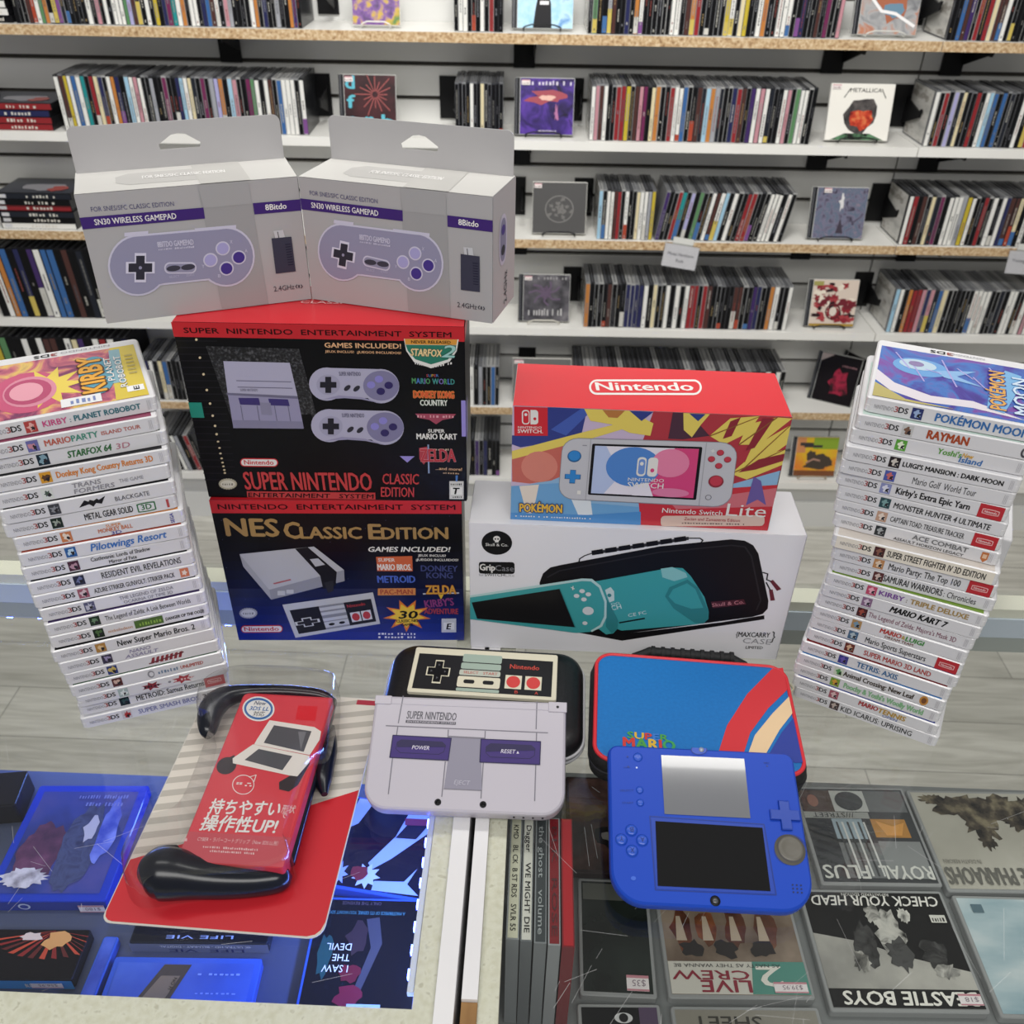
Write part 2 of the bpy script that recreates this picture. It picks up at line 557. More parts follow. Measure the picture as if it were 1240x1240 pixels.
# ------------------------------------------------------------------ discs and boxes on the wall shelves
CDC = {'k': ('#0e0e11', 'black'), 'd': ('#22252e', 'charcoal'), 'w': ('#e6e5e0', 'white'), 'c': ('#dccfa8', 'cream'), 'y': ('#c2ac34', 'yellow'), 'b': ('#34629c', 'blue'),
       'n': ('#1f2350', 'navy'), 'r': ('#8e2228', 'red'), 'm': ('#6f2350', 'magenta'), 'o': ('#bd7a3a', 'orange'), 'p': ('#3c2560', 'purple'), 'g': ('#58865a', 'green'),
       't': ('#1e8a8c', 'teal'), 's': ('#9d9fa6', 'silver'), 'i': ('#c08a94', 'pink'), 'u': ('#4a2a26', 'brown'), 'l': ('#a9a6d0', 'lilac'), 'a': ('#9cc3da', 'pale blue')}
jewel = [M('#8b8c8e', 0.2), M('#6e6f72', 0.22), M('#a5a5a4', 0.2), M('#3c3d41', 0.22), M('#2c2d30', 0.22)]
jside = M('#9a9a98', 0.15)


def ordn(k):
    return f'{k}' + ('th' if 10 <= k % 100 <= 20 else {1: 'st', 2: 'nd', 3: 'rd'}.get(k % 10, 'th'))


def put_disc(b, s, w, z, h, dep, ch, lean, rd, n0=0.0, dvd=False):
    """one upright case: shell, spine paper and its marks, into builder b; s = left edge at the foot"""
    T = TW @ Matrix.Translation((s, n0, z)) @ Matrix.Rotation(lean, 4, 'Y')
    col = M(CDC[ch][0], 0.35)
    shell = M('#17171b', 0.4) if dvd else rd.choice(jewel)
    b.box(0, w, 0, dep, 0, h, shell, T)
    e = 0.0004
    q = lambda x0, x1, z0, z1, m, l: b.add([T @ Vector(p) for p in ((x0, -e * l, z0), (x1, -e * l, z0), (x1, -e * l, z1), (x0, -e * l, z1))], [(0, 1, 2, 3)], m)
    q(w * 0.09, w * 0.91, 0.0012, h - 0.004, col, 1)
    # top: the sleeve edge seen through the shell
    b.add([T @ Vector(p) for p in ((w * 0.36, 0.004, h + e), (w * 0.6, 0.004, h + e), (w * 0.6, dep - 0.006, h + e), (w * 0.36, dep - 0.006, h + e))], [(0, 1, 2, 3)], M('#515257', 0.3))
    dark = ch in 'kdnurpmtb'
    mk = M(rd.choice(['#b4b2aa', '#8f8d86', '#6d6b68', '#8a7650', '#77787f', '#7c3a34', '#4c4c52']) if dark else rd.choice(['#4a4a4d', '#7a7a7c', '#8a5a56', '#9a9a98']), 0.5)
    x0, x1 = w * 0.38, w * 0.62
    z0 = h * rd.uniform(0.1, 0.5)
    zend = h * rd.uniform(0.55, 0.92)
    while z0 < zend and rd.random() < 0.93:            # runs of lettering too small to read
        d = rd.uniform(0.0012, 0.005) * (2 if dvd else 1)
        q(x0, x1, z0, min(z0 + d, zend), mk, 2); z0 += d + rd.uniform(0.0008, 0.002)
    if rd.random() < 0.25: q(x0, x1, h * 0.05, h * 0.09, mk, 2)
    if rd.random() < 0.12: q(w * .05, w * .95, h * 0.02, h * rd.uniform(.12, .45), M(rd.choice(['#a8442e', '#c9b45a', '#3f6aa0', '#7a4a8a', '#c9c7c0']), 0.4), 1.5)


STUFF = MB()
ENDART = ramp_mat('case_side_print', [(0.3, '#a9a8a4'), (0.5, '#c4c2bd'), (0.62, '#8e8a84'), (0.75, '#d0cec8')], 14, 4, stretch=(1, 1, 2.5), rough=0.15)


def disc_row(si, u0, u1, v, cols, where, group, lean0=0.0, lean1=None, solo=True, h=0.1245, dep=0.142, seed=1, n0=0.0, name='cd_case', word='cd case'):
    rd = random.Random(seed)
    s0, s1 = wall_s(u0, v), wall_s(u1, v); n = len(cols); wd = [1 + rd.uniform(-.12, .12) for _ in cols]
    tot = sum(wd); s = s0
    if lean1 is None: lean1 = lean0
    for k, ch in enumerate(cols):
        w = (s1 - s0) * wd[k] / tot
        ln = lean0 + (lean1 - lean0) * k / max(n - 1, 1)
        b = MB() if solo else STUFF
        if ch not in 'kdw' and rd.random() < 0.2 and solo is False: ch = 'k'
        put_disc(b, s, w * 0.965 * math.cos(ln) if ln else w * 0.97, SHELF[si] + 0.0005 + (abs(math.sin(ln)) * w if ln > 0 else 0), h * rd.choice([1, 1, 1, 0.985]), dep, ch, ln, rd, n0 + rd.uniform(0, 0.0022), name == 'dvd_case')
        if k == 0 and name == 'cd_case':                # the end disc shows its sleeve through the side of its case
            P = [ws(s - 0.0004, y, SHELF[si] + zz) for y, zz in ((0.137, 0.004), (0.012, 0.004), (0.012, h - 0.004), (0.137, h - 0.004))]
            b.poly(P, ENDART)
        if solo:
            o = b.build(name, base=ws(s + w / 2, dep / 2, SHELF[si]))
            tag(o, f'{CDC[ch][1]}-spined {word}, {ordn(k + 1)} from left in {where}', word, group)
        s += w


DR = math.radians
disc_row(1, 81, 374, 162, 'wuywbwtkrcnkwonkawiwkkskkmkknawcdkmkslokaikkmgwkwukbwwwkw', "second shelf's left row", 'discs in the left row of the second shelf', seed=2)
disc_row(1, 552, 609, 168, 'kkkkwkkckkkkk', "second shelf's short row", 'discs in the short row of the second shelf', seed=3)
disc_row(1, 713, 979, 173, 'wiuwkkrrykuimkcokkrwwbkkudaosdkknrukpwiwdkkwikgwwkk', "second shelf's middle row", 'discs in the middle row of the second shelf', seed=4)
disc_row(1, 1117, 1262, 179, 'wkrkldckkrkwabkbkdkkwkkrkknk', "second shelf's right row", 'discs in the right row of the second shelf', seed=5)
disc_row(2, 722, 789, 291, 'akwwurkwkkcwwsy', "third shelf's short upright row", 'discs in the upright row of the third shelf', seed=6)
disc_row(2, 792, 946, 293, 'pkkrtklkgkkwuwakwkkrrkkkwwwkwk', "third shelf's leaning row", 'discs in the leaning row of the third shelf', lean0=DR(9), seed=7)
disc_row(2, 1087, 1262, 298, 'wrkukcdmkwwwsywkkrkwkwnuuckwkkkwk', "third shelf's right row", 'discs in the right row of the third shelf', seed=8)
disc_row(3, 706, 951, 400, 'okkkkukkknnnnwkckkwkwkwrrkrukkkkkuukkpnkkowkkw', "fourth shelf's middle row", 'discs in the middle row of the fourth shelf', seed=9)
disc_row(3, 1072, 1262, 404, 'awkorrinidbckkkkkkwwwwkkdkwwkkwiwkkwk', "fourth shelf's right row", 'discs in the right row of the fourth shelf', seed=10)
# the discs cut by the picture's top edge or mostly hidden lower down: one mass
disc_row(0, 22, 366, 33, 'ykmuwwgobkkdkkkkkwtikwkwwwgluukwkyknmtwokwwknbuwkisrkkkwoknkksykopk', '', '', solo=False, seed=11)
disc_row(0, 550, 609, 39, 'kwwkukwrrkk', '', '', solo=False, seed=12)
disc_row(0, 711, 982, 43, 'kgkksukknkowkkkkkowwkuorkkkkkywpcykkwokswwwkknkk', '', '', solo=False, seed=13)
disc_row(0, 984, 1016, 44, 'ukmkki', '', '', solo=False, seed=14)
disc_row(0, 1146, 1262, 46, 'kybupkrcrcuuwgkkkgkkwk', '', '', solo=False, seed=15)
disc_row(4, 178, 226, 480, 'knwkcbkbk', '', '', solo=False, seed=16)
disc_row(4, 564, 604, 491, 'kwkskkbk', '', '', solo=False, seed=17)
disc_row(4, 692, 943, 497, 'wkkkkkkkkskkkwkkkkkkkkskkkbkkkkkksdkkkwkwk', '', '', solo=False, seed=18)
disc_row(5, 565, 605, 577, 'kkpknrkk', '', '', solo=False, seed=19)
disc_row(5, 203, 252, 575, 'kcrkwskrk', '', '', lean0=DR(-12), solo=False, seed=20)
disc_row(4, 1072, 1135, 503, 'ckbkkykk', '', '', solo=False, seed=21)
tag(STUFF.build('cd_case_rows', base=ws(0, 0.07, SHELF[0])), 'rows of upright cd cases on the top shelf and behind the console boxes', 'cd cases', kind='stuff')
# tall film cases on the left
disc_row(3, 4, 132, 383, 'kwobknkpwbbkukdk', "the fourth shelf's tall row", 'tall film cases on the left', lean0=DR(-3), h=0.19, dep=0.135, seed=22, name='dvd_case', word='film case')
disc_row(4, 2, 172, 474, 'oygkkwkwuukwcpkwrwkn', "the row behind the left game stack", 'slanted film cases on the left', lean0=DR(-2), h=0.187, dep=0.135, seed=23, name='dvd_case', word='film case')


def flat_pile(si, u0, u1, v, cols, where, group, th=0.0145, seed=1, names=None, h0=0.0):
    rd = random.Random(seed); s0, s1 = wall_s(u0, v), wall_s(u1, v)
    for k, ch in enumerate(cols):
        z = SHELF[si] + 0.0004 + h0 + k * (th + 0.0004); a = s0 + rd.uniform(-0.004, 0.004); n0 = rd.uniform(-0.002, 0.006)
        b = MB(); b.box(a, a + s1 - s0, n0, n0 + 0.135, z, z + th, M('#17171b', 0.3), TW)
        f = Face(b, ws(a, n0, z), EX, (0, 0, 1), s1 - s0, th, eps=0.0004)
        f.rect(0.01, 0.06, 0.99, 0.94, M(CDC[ch][0], 0.35), 1)
        f.rect(0.04, 0.2, 0.14, 0.8, M('#cfcfd2'), 2); f.scrib(0.4, 0.25, 0.8, 0.25, -0.5, M('#d6d2c8'), 2, seed + k)
        if k == len(cols) - 1:
            g = Face(b, ws(a, n0, z + th), EX, EY, s1 - s0, 0.135, eps=0.0004)
            g.rect(0.01, 0.03, 0.99, 0.97, M('#2a2d3a', 0.2), 1); g.blob(0.6, 0.4, 0.3, 0.25, M('#8d8b92', 0.2), 2, 4); g.blob(0.75, 0.3, 0.12, 0.15, M('#a03a33', 0.2), 3, 5)
        o = b.build('dvd_case', base=ws((s0 + s1) / 2, 0.07, z))
        tag(o, f'{CDC[ch][1]}-spined film case {ordn(k + 1)} from the bottom {where}', 'film case', group)


flat_pile(2, 4, 94, 277, 'wkdrkd', "of the third shelf's flat pile", 'film cases lying in the third-shelf pile', seed=3)
flat_pile(1, -24, 67, 158, 'rrnr', "of the second shelf's flat pile", 'film cases lying in the second-shelf pile', seed=4)
flat_pile(1, -70, -26, 158, 'kkkkd', "of the second shelf's far left pile", 'dark film cases at the left edge', seed=5)
flat_pile(0, -24, 14, 30, 'kwwk', "of the top shelf's flat pile", 'film cases at the left end of the top shelf', seed=6)


# discs shown face-on, each leaning on a little wire stand
def cover(si, u0, u1, v, label, art, where, h=0.125, tilt=13, n=0.018, yaw=0.0, stand='#141416', jew=True, st=True, th=0.0095, w=None, lift=0.006):
    s0, s1 = wall_s(u0, v), wall_s(u1, v); w = w or (s1 - s0)
    z = SHELF[si] + (lift if st else 0.0005) + 0.0008
    T = TW @ Matrix.Translation(((s0 + s1) / 2, n, z)) @ Matrix.Rotation(yaw, 4, 'Z') @ Matrix.Rotation(-DR(tilt), 4, 'X')
    t = thing('cd_case', label, 'cd case', T @ Vector((0, 0, 0)), 'discs shown face-on')
    b = MB(); b.slab(T @ Matrix.Rotation(math.pi / 2, 4, 'X') @ Matrix.Translation((0, h / 2, -th)), w, h, 0.0015, [(0, 0.0008), (0.001, 0), (th - 0.001, 0), (th, 0.0008)], M('#c9c9c6', 0.15) if jew else M('#e8e6e0', 0.4), n=2)
    b.build('case_shell', t)
    b = MB(); T3 = T.to_3x3()
    m = 0.011 if jew else 0.0006
    O = T @ Vector((-w / 2, -0.0003, 0))
    f = Face(b, O, T3 @ Vector((1, 0, 0)), T3 @ Vector((0, 0, 1)), w, h, quad=((0, 0), (100, 0), (100, 100), (0, 100)), eps=0.0003)
    if jew: f.rect(0.5, 0.5, 9, 99.5, M('#26272b', 0.25), 0); f.rect(3, 1, 4.2, 99, M('#6d6e72', 0.2), 1)
    f2 = f.sub((10 if jew else 0.6, 1.2), (99, 1.2), (99, 98.8), quad=((0, 0), (100, 0), (100, 100), (0, 100)))
    art(f2); b.build('cover_print', t)
    if st:
        b = MB(); k = w * 0.3; r = 0.0016
        for q in (-1, 1):
            path = [(q * k, 0.055, 0.001 - z + SHELF[si]), (q * k, 0.002, 0.0008), (q * k, -0.012, 0.0005), (q * k, -0.016, 0.006), (q * k * 0.9, -0.016, 0.008)]
            b.tube([TW @ Matrix.Translation(((s0 + s1) / 2, n, z - 0.0005)) @ Matrix.Rotation(yaw, 4, 'Z') @ Vector((x, y, zz + (0.0012 if y < 0.05 else 0))) for x, y, zz in [(a, bb, c - 0.0025) for a, bb, c in path]], r, M(stand, 0.35))
        yb = -0.016
        b.tube([TW @ Matrix.Translation(((s0 + s1) / 2, n, z)) @ Matrix.Rotation(yaw, 4, 'Z') @ Vector(p) for p in ((-k * 0.92, yb, 0.006), (-k * 0.6, yb, 0.010), (k * 0.6, yb, 0.010), (k * 0.92, yb, 0.006))], r, M(stand, 0.35))
        # back rest of the stand
        b.tube([TW @ Matrix.Translation(((s0 + s1) / 2, n, z)) @ Matrix.Rotation(yaw, 4, 'Z') @ Vector(p) for p in ((-k, 0.052, 0.0), (-k * 0.8, 0.034, 0.07), (k * 0.8, 0.034, 0.07), (k, 0.052, 0.0))], r, M(stand, 0.35))
        o = b.build('display_stand', base=ws((s0 + s1) / 2, n, SHELF[si]))
        tag(o, ('pale' if stand != '#141416' else 'black') + ' wire stand under ' + where, 'stand', 'wire stands on the shelves')


def mixed(name, stops, scale, **k): return ramp_mat(name, stops, scale, rough=0.25, **k)


def sticker(f, x=2, y=97, w=16, h=9):
    f.rect(x, y - h, x + w, y, M('#efe6e4'), 8); f.scrib(x + 1, y - h + 1.5, x + w - 1, y - h + 1.5, -h * 0.35, M('#7a5a5e'), 9, 3, 6); f.rect(x, y - h * .25, x + w, y, M('#d6a8ae'), 9)


def art_purpleyellow(f):
    f.rect(0, 0, 100, 100, mixed('swirl_violet_gold', [(0.3, '#3b2350'), (0.45, '#7a4f9a'), (0.55, '#c9a638'), (0.7, '#4d7b3a')], 40), 1)


def art_skyblue(f):
    f.rect(0, 0, 100, 100, mixed('swirl_sky', [(0.3, '#8fc6e6'), (0.55, '#b8dcf0'), (0.7, '#5f93c9')], 40), 1)
    f.poly([(28, 0), (62, 0), (60, 40), (52, 66), (38, 62), (32, 30)], M('#141318'), 2); f.rect(40, 38, 56, 44, M('#e8e6e8'), 3); f.ell(46, 75, 9, 13, M('#b88a78'), 2)


def art_wrapped(f):
    f.rect(0, 0, 100, 100, mixed('swirl_grey_orange', [(0.3, '#77787c'), (0.5, '#a9a9aa'), (0.62, '#b87a5c'), (0.75, '#5d7f96')], 22, distort=1.5), 1)
    f.blob(55, 55, 26, 30, M('#a8664c', 0.25), 2, 3); f.blob(60, 40, 18, 14, M('#6c8ba0', 0.25), 3, 4)
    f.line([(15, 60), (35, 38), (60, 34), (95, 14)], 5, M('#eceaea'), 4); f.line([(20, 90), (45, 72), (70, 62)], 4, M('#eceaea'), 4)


def art_orb(f):
    f.rect(0, 0, 100, 100, mixed('dark_maroon', [(0.3, '#1d1216'), (0.7, '#55262c')], 16), 1)
    for k in range(16):
        a = k * math.pi / 8; f.line([(60 + 6 * math.cos(a), 66 + 6 * math.sin(a)), (60 + (24 + 8 * (k % 3)) * math.cos(a), 66 + (24 + 8 * (k % 3)) * math.sin(a))], 1.6, M('#a8504e'), 2)
    c = M('#58b6c9', 0.4)
    f.text('d', 3, 76, 20, 76, 22, c, 3, 6); f.text('f', 5, 42, 20, 42, 22, c, 3, 6)
    f.text('o', 4, 8, 24, 8, 26, c, 3, 6); f.text('r', 40, 8, 55, 8, 26, c, 3, 6); f.text('b', 72, 8, 94, 8, 22, c, 3, 6)
    sticker(f)


def art_purple(f):
    f.rect(0, 0, 100, 100, mixed('violet_haze', [(0.28, '#150d28'), (0.48, '#3c2775'), (0.62, '#5b3aa0'), (0.8, '#1e1238')], 26, distort=1.2), 1)
    f.blob(50, 66, 34, 10, M('#a0414f'), 2, 5, rough=.5); f.blob(50, 66, 14, 5, M('#e5b7a8'), 3, 6)
    f.blob(68, 38, 4, 18, M('#b06c9a'), 3, 7, rough=.6)
    f.scrib(20, 88, 98, 88, -8, M('#cfc6da'), 3, 9, 12); f.scrib(35, 5, 70, 5, -3, M('#c9c0d6'), 3, 2, 9); sticker(f)


def art_white_head(f):
    f.rect(0, 0, 100, 100, M('#efece4', 0.4), 1)
    f.text('METALLICA', 30, 86, 80, 86, 7, M('#3a3634'), 3, 1)
    f.line([(22, 76), (30, 92)], 1.4, M('#3a3634'), 3); f.line([(88, 76), (80, 92)], 1.4, M('#3a3634'), 3)
    f.poly([(8, 0), (30, 12), (70, 12), (94, 0)], mixed('soot_green', [(0.4, '#1b1f1c'), (0.62, '#5f8a66')], 60), 2)
    f.blob(52, 46, 25, 34, mixed('soot', [(0.3, '#2c2a2c'), (0.7, '#66605e')], 70), 3, 12, rough=.22)
    f.blob(58, 38, 19, 22, mixed('ember', [(0.3, '#7a1d18'), (0.5, '#c8442c'), (0.7, '#e08a54')], 70), 4, 4, rough=.4)
    sticker(f, 1, 99, 14, 8)


def art_grey_emblem(f):
    f.rect(0, 0, 100, 100, M('#4b4a4a', 0.5), 1)
    f.ring(50, 48, 27, 27, 2, M('#7d7b79'), 2)
    for k in range(14):
        a = k * 2.4; r = 3 + k * 1.5; f.blob(50 + r * math.cos(a), 48 + r * math.sin(a), 4, 4, M('#73716f'), 3, k, rough=.6)
    sticker(f, 2, 98, 14, 9)


def art_violetgrey(f):
    f.rect(0, 0, 100, 100, mixed('violet_grey_storm', [(0.3, '#3a3646'), (0.45, '#77748a'), (0.55, '#5c6c80'), (0.68, '#8d7f90'), (0.8, '#45404f')], 34, distort=2), 1)
    f.blob(50, 74, 5, 14, M('#d8d6d8'), 2, 3, rough=.6); f.poly([(45, 10), (60, 10), (52, 40)], M('#3b3240'), 2)
    sticker(f, 12, 99, 15, 9)


def art_creature(f):
    f.rect(0, 0, 100, 100, mixed('grey_rock', [(0.3, '#2a2a2e'), (0.6, '#67646a'), (0.8, '#8a878a')], 30), 1)
    f.blob(48, 62, 12, 15, M('#59495e'), 2, 8)
    for a in (0.3, 1.0, 2.1, 2.8, 3.7, 4.6, 5.5): f.line([(48, 60), (48 + 22 * math.cos(a), 60 + 18 * math.sin(a)), (48 + 36 * math.cos(a + .3), 60 + 26 * math.sin(a + .3))], 4, M('#615168'), 2)
    f.scrib(10, 12, 92, 12, -16, M('#b9b7b7'), 3, 9, 14); f.scrib(30, 90, 95, 90, -6, M('#9a989a'), 3, 8, 10); sticker(f)


def art_redcomic(f):
    f.rect(0, 0, 100, 100, M('#d9c9bb', 0.3), 1)
    for k in range(64):
        rd = random.Random(k + 40); f.blob(rd.uniform(8, 92), rd.uniform(10, 92), rd.uniform(5, 13), rd.uniform(3, 9), M(rd.choice(['#8c1f2c', '#6f1a28', '#a53a40', '#2f1b20', '#e8dccc'])), 2 + k % 4, k, rough=.5)
    f.ring(50, 32, 17, 17, 3, M('#5c1822'), 7); f.ell(50, 32, 8, 10, M('#dcd0c4'), 7); f.rect(0, 0, 100, 5, M('#a8862c'), 7); f.rect(0, 88, 22, 97, M('#a09a58'), 6)


def art_greyplain(f): f.rect(0, 0, 100, 100, M('#6b6a68', 0.5), 1); sticker(f)


def art_redblack(f):
    f.rect(0, 0, 100, 100, M('#171316', 0.25), 1)
    f.blob(55, 42, 26, 32, mixed('crimson_smoke', [(0.35, '#1d0d12'), (0.55, '#a52240'), (0.72, '#4c1420')], 40), 2, 7, rough=.35); f.poly([(0, 82), (30, 99), (0, 99)], M('#b8a9a8'), 2); f.scrib(50, 78, 92, 78, -4, M('#9a6c74'), 3, 4)


def art_train(f):
    f.rect(0, 0, 100, 100, mixed('orange_to_yellow', [(0.35, '#e07a34'), (0.5, '#e2b32c'), (0.65, '#cfc526')], 9), 1)
    f.rect(40, 70, 100, 99, M('#8aa52e'), 2); f.rect(0, 60, 22, 99, M('#cf8a58'), 2); f.rect(0, 0, 100, 14, M('#7c4a2a'), 2)
    for x, y, rx, ry in ((38, 50, 12, 16), (60, 42, 26, 15), (82, 34, 10, 10), (50, 26, 30, 8)): f.blob(x, y, rx, ry, M('#453a30'), 3, int(x), rough=.25)
    f.line([(28, 34), (44, 44), (60, 40)], 4, M('#b58a78'), 4); f.rect(8, 78, 40, 86, M('#3d3a3a'), 4); f.rect(18, 74, 62, 80, M('#3d3a3a'), 4)


def art_dark(f): f.rect(0, 0, 100, 100, M('#201d20', 0.2), 1)


cover(0, 426, 484, 34, 'cd with violet and gold swirled cover in a white case on the top shelf', art_purpleyellow, 'the violet and gold cover, top shelf', stand='#e6e4de', jew=False)
cover(0, 619, 694, 39, 'cd with pale blue cover and dark clothed figure on the top shelf', art_skyblue, 'the pale blue cover, top shelf')
cover(0, 1033, 1112, 45, 'plastic-wrapped cd with grey and orange cover on the top shelf', art_wrapped, 'the wrapped disc, top shelf', stand='#cfcfca')
cover(1, 411, 480, 162, 'cd with dark maroon cover, red starburst and pale blue letters on the second shelf', art_orb, 'the maroon starburst cover', stand='#e6e4de')
cover(1, 622, 694, 169, 'cd with purple haze cover on the second shelf', art_purple, 'the purple cover, second shelf')
cover(1, 1000, 1077, 174, 'white cardboard cd sleeve with a dark smoky shape glowing red on the second shelf', art_white_head, 'the white smoky-shape sleeve', jew=False)
cover(2, 644, 709, 290, 'plain charcoal cd sleeve with a round embossed emblem on the third shelf', art_grey_emblem, 'the charcoal emblem sleeve', jew=False)
cover(2, 978, 1046, 293, 'cd with stormy violet-grey cover on the third shelf', art_violetgrey, 'the violet-grey cover, third shelf')
cover(3, 627, 689, 396, 'cd with grey many-armed creature cover on the fourth shelf', art_creature, 'the grey creature cover, fourth shelf', stand='#d8d4c8')
cover(3, 974, 1035, 400, 'cd with red and cream comic-drawing cover on the fourth shelf', art_redcomic, 'the red comic cover, fourth shelf')
cover(4, 620, 690, 497, 'plain grey cd sleeve peeking above the red console box', art_greyplain, 'the plain grey sleeve, fifth shelf', jew=False)
cover(4, 975, 1040, 503, 'black and red cd standing askew on its corner right of the red console box', art_redblack, '', yaw=DR(-28), tilt=15, n=0.05, st=False, h=0.142, w=0.125)
cover(4, 1010, 1066, 503, 'dark cd turned nearly edge-on beside the askew red one', art_dark, '', yaw=DR(-58), tilt=8, n=0.085, st=False)
cover(5, 956, 1012, 580, 'cd with orange and yellow machine cover on the lowest shelf', art_train, 'the orange machine cover, lowest shelf', stand='#b9a58c')

# hanging genre tickets on the third shelf's front edge
clearp = clear_mat('clear_acrylic', '#f4f4f4', base=0.05)
for k, (u0, u1, vt, rows) in enumerate(((806, 848, 297, ('Metal, Hardcore', 'Punk')), (1226, 1268, 298, ('Young', '')))):
    s0, s1 = wall_s(u0, vt, -0.02), wall_s(u1, vt, -0.02)
    z1 = SHELF[2] - 0.006; w, h = s1 - s0, 0.056
    roll = DR(-8 if k == 0 else -3)
    T = TW @ Matrix.Translation(((s0 + s1) / 2, -0.017, z1)) @ Matrix.Rotation(DR(-14), 4, 'X') @ Matrix.Rotation(-roll, 4, 'Y')
    t = thing('shelf_ticket', ('small white genre ticket in a clear clip, tilted on the third shelf edge', 'small white ticket cut by the right picture edge on the third shelf')[k], 'ticket', T @ Vector((0, 0, 0)))
    b = MB(); b.box(-w / 2, w / 2, -0.0006, 0.0006, -h, 0, M('#f1f0f4', 0.5), T); T3 = T.to_3x3()
    f = Face(b, T @ Vector((-w / 2, -0.0008, -h)), T3 @ Vector((1, 0, 0)), T3 @ Vector((0, 0, 1)), w, h)
    f.text(rows[0], 0.12, 0.52, 0.88 if k == 0 else 0.5, 0.52, -0.14 if False else 0.14, M('#5a5a66'), 2)
    if rows[1]: f.text(rows[1], 0.4, 0.24, 0.62, 0.24, 0.14, M('#5a5a66'), 2)
    b.build('card', t)
    b = MB()
    b.box(-w / 2 - 0.003, w / 2 + 0.003, -0.0026, -0.0018, -h - 0.003, 0.004, clearp, T)
    b.box(-w * 0.3, w * 0.3, -0.001, 0.0035, 0.0, 0.018, M('#cfcfca', 0.2), T); b.build('clip', t)

# ------------------------------------------------------------------ glass display counters
glass = clear_mat('counter_glass', '#fcfdfc', ior=1.5, rough=0.0)
scratch = clear_mat('glass_scratch', '#ffffff', base=0.05, rough=0.4, hz=0.4)
felt = ramp_mat('cream_felt', [(0.3, '#dcd8c4'), (0.6, '#eae7d8'), (0.72, '#cdc8b4')], 160, 4, rough=0.95, bump=0.5)
wpanel = ramp_mat('white_panel', [(0.2, '#e9e8ea'), (0.8, '#f3f2f3')], 6, 3, rough=0.4)
rail1 = M('#f4f2e2', 0.35); rail2 = M('#d8e3f2', 0.3); rail3 = M('#b3b9b6', 0.4)
rawwood = ramp_mat('raw_wood_edge', [(0.3, '#7d5a34'), (0.6, '#ab8353'), (0.8, '#c9a677')], 30, 5, stretch=(1, 0.15, 1), rough=0.8)
DECK = -0.166
YB = 0.868
deckL = M('#444c66', 0.5); deckR = M('#7c7f80', 0.4)  # blue of the left deck stands in for LED light falling on it
for side in (0, 1):
    x0, x1 = ((-1.25, -0.0605), (-0.0275, 1.15))[side]
    t = thing('display_counter', ('glass-topped display counter on the left with blue-cased films inside', 'glass-topped display counter on the right with music discs inside')[side], 'display counter', ((x0 + x1) / 2, 0.58, FLOOR))
    b = MB(); b.box(x0, x1, 0.24, YB, -0.006, -0.0001, glass)
    rd = random.Random(31 + side)
    for k in range(90 if side else 50):                # hairline scratches in the worn glass
        x, y = (rd.uniform(0.0, 0.5), rd.uniform(0.3, 0.62)) if side else (rd.uniform(-0.5, -0.1), rd.uniform(0.34, 0.68))
        a = rd.gauss(0.9, 0.7); L_ = rd.uniform(0.006, 0.05); wq = rd.uniform(0.00006, 0.00014); dx, dy = math.cos(a), math.sin(a)
        b.poly([(x - dy * wq, y + dx * wq, 0.00005), (x + dy * wq, y - dx * wq, 0.00005), (x + dx * L_ + dy * wq, y + dy * L_ - dx * wq, 0.00005), (x + dx * L_ - dy * wq, y + dy * L_ + dx * wq, 0.00005)], scratch)
    b.build('glass_top', t)
    yd = at_z(300, 944, DECK).y if side == 0 else at_z(900, 944, DECK).y
    b = MB(); b.box(x0, x1, 0.26, yd, DECK - 0.014, DECK, deckL if side == 0 else deckR); b.build('shelf_deck', t)
    b = MB()
    if side == 0:
        b.box(-0.0777, -0.0605, 0.24, YB - 0.03, -0.034, -0.0063, felt); b.box(x0, -0.0777, 0.24, 0.3455, -0.034, -0.0063, felt)
    else:
        b.box(-0.0275, -0.0115, 0.24, YB - 0.03, -0.034, -0.0063, felt)
    b.build('felt_ledge', t)
    b = MB(); xa, xb = ((-0.0603, -0.0452), (-0.0402, -0.0278))[side]
    b.box(xa, xb, 0.24 if side == 0 else 0.352, YB, FLOOR, -0.0002, wpanel); b.build('side_panel', t)
    if side == 1:
        b = MB(); b.box(xa, xb, 0.24, 0.3515, FLOOR, -0.004, rawwood); tag(b.build('panel_end', t), 'bare wood end of the side panel')
    b = MB(); b.box(x0, x1, YB - 0.028, YB - 0.001, -0.020, -0.0065, rail1)
    b.box(x0, x1, YB - 0.030, YB - 0.004, -0.05, -0.0205, rail2); b.box(x0, x1, YB - 0.028, YB - 0.006, -0.075, -0.0505, rail3)
    b.build('rear_rail', t)
    for px in ((x0 + 0.03, x1 - 0.25) if side == 0 else (x0 + 0.25, x1 - 0.03)):
        pass
# LED strips of the left counter; the hidden rear one is added as blue fill
blueled = emit_mat('blue_led', '#3a4cff', 40)
b = MB(); b.box(-0.0835, -0.0785, 0.36, 0.56, -0.016, -0.010, M('#dfe4ee'))
for k in range(10): b.box(-0.0850, -0.0836, 0.372 + k * 0.02, 0.379 + k * 0.02, -0.0155, -0.0105, blueled)
tag(b.build('led_strip', base=(-0.081, 0.46, -0.013)), 'blue led strip under the felt ledge beside the films', 'led strip')
b = MB(); b.box(-0.75, -0.09, YB - 0.024, YB - 0.012, -0.0805, -0.0755, M('#dfe4ee'))
for k in range(16): b.box(-0.742 + k * 0.04, -0.734 + k * 0.04, YB - 0.022, YB - 0.014, -0.0835, -0.0806, blueled)
tag(b.build('led_strip', base=(-0.42, YB - 0.02, -0.078)), 'added blue led strip hidden under the rear rail of the left counter', 'led strip')
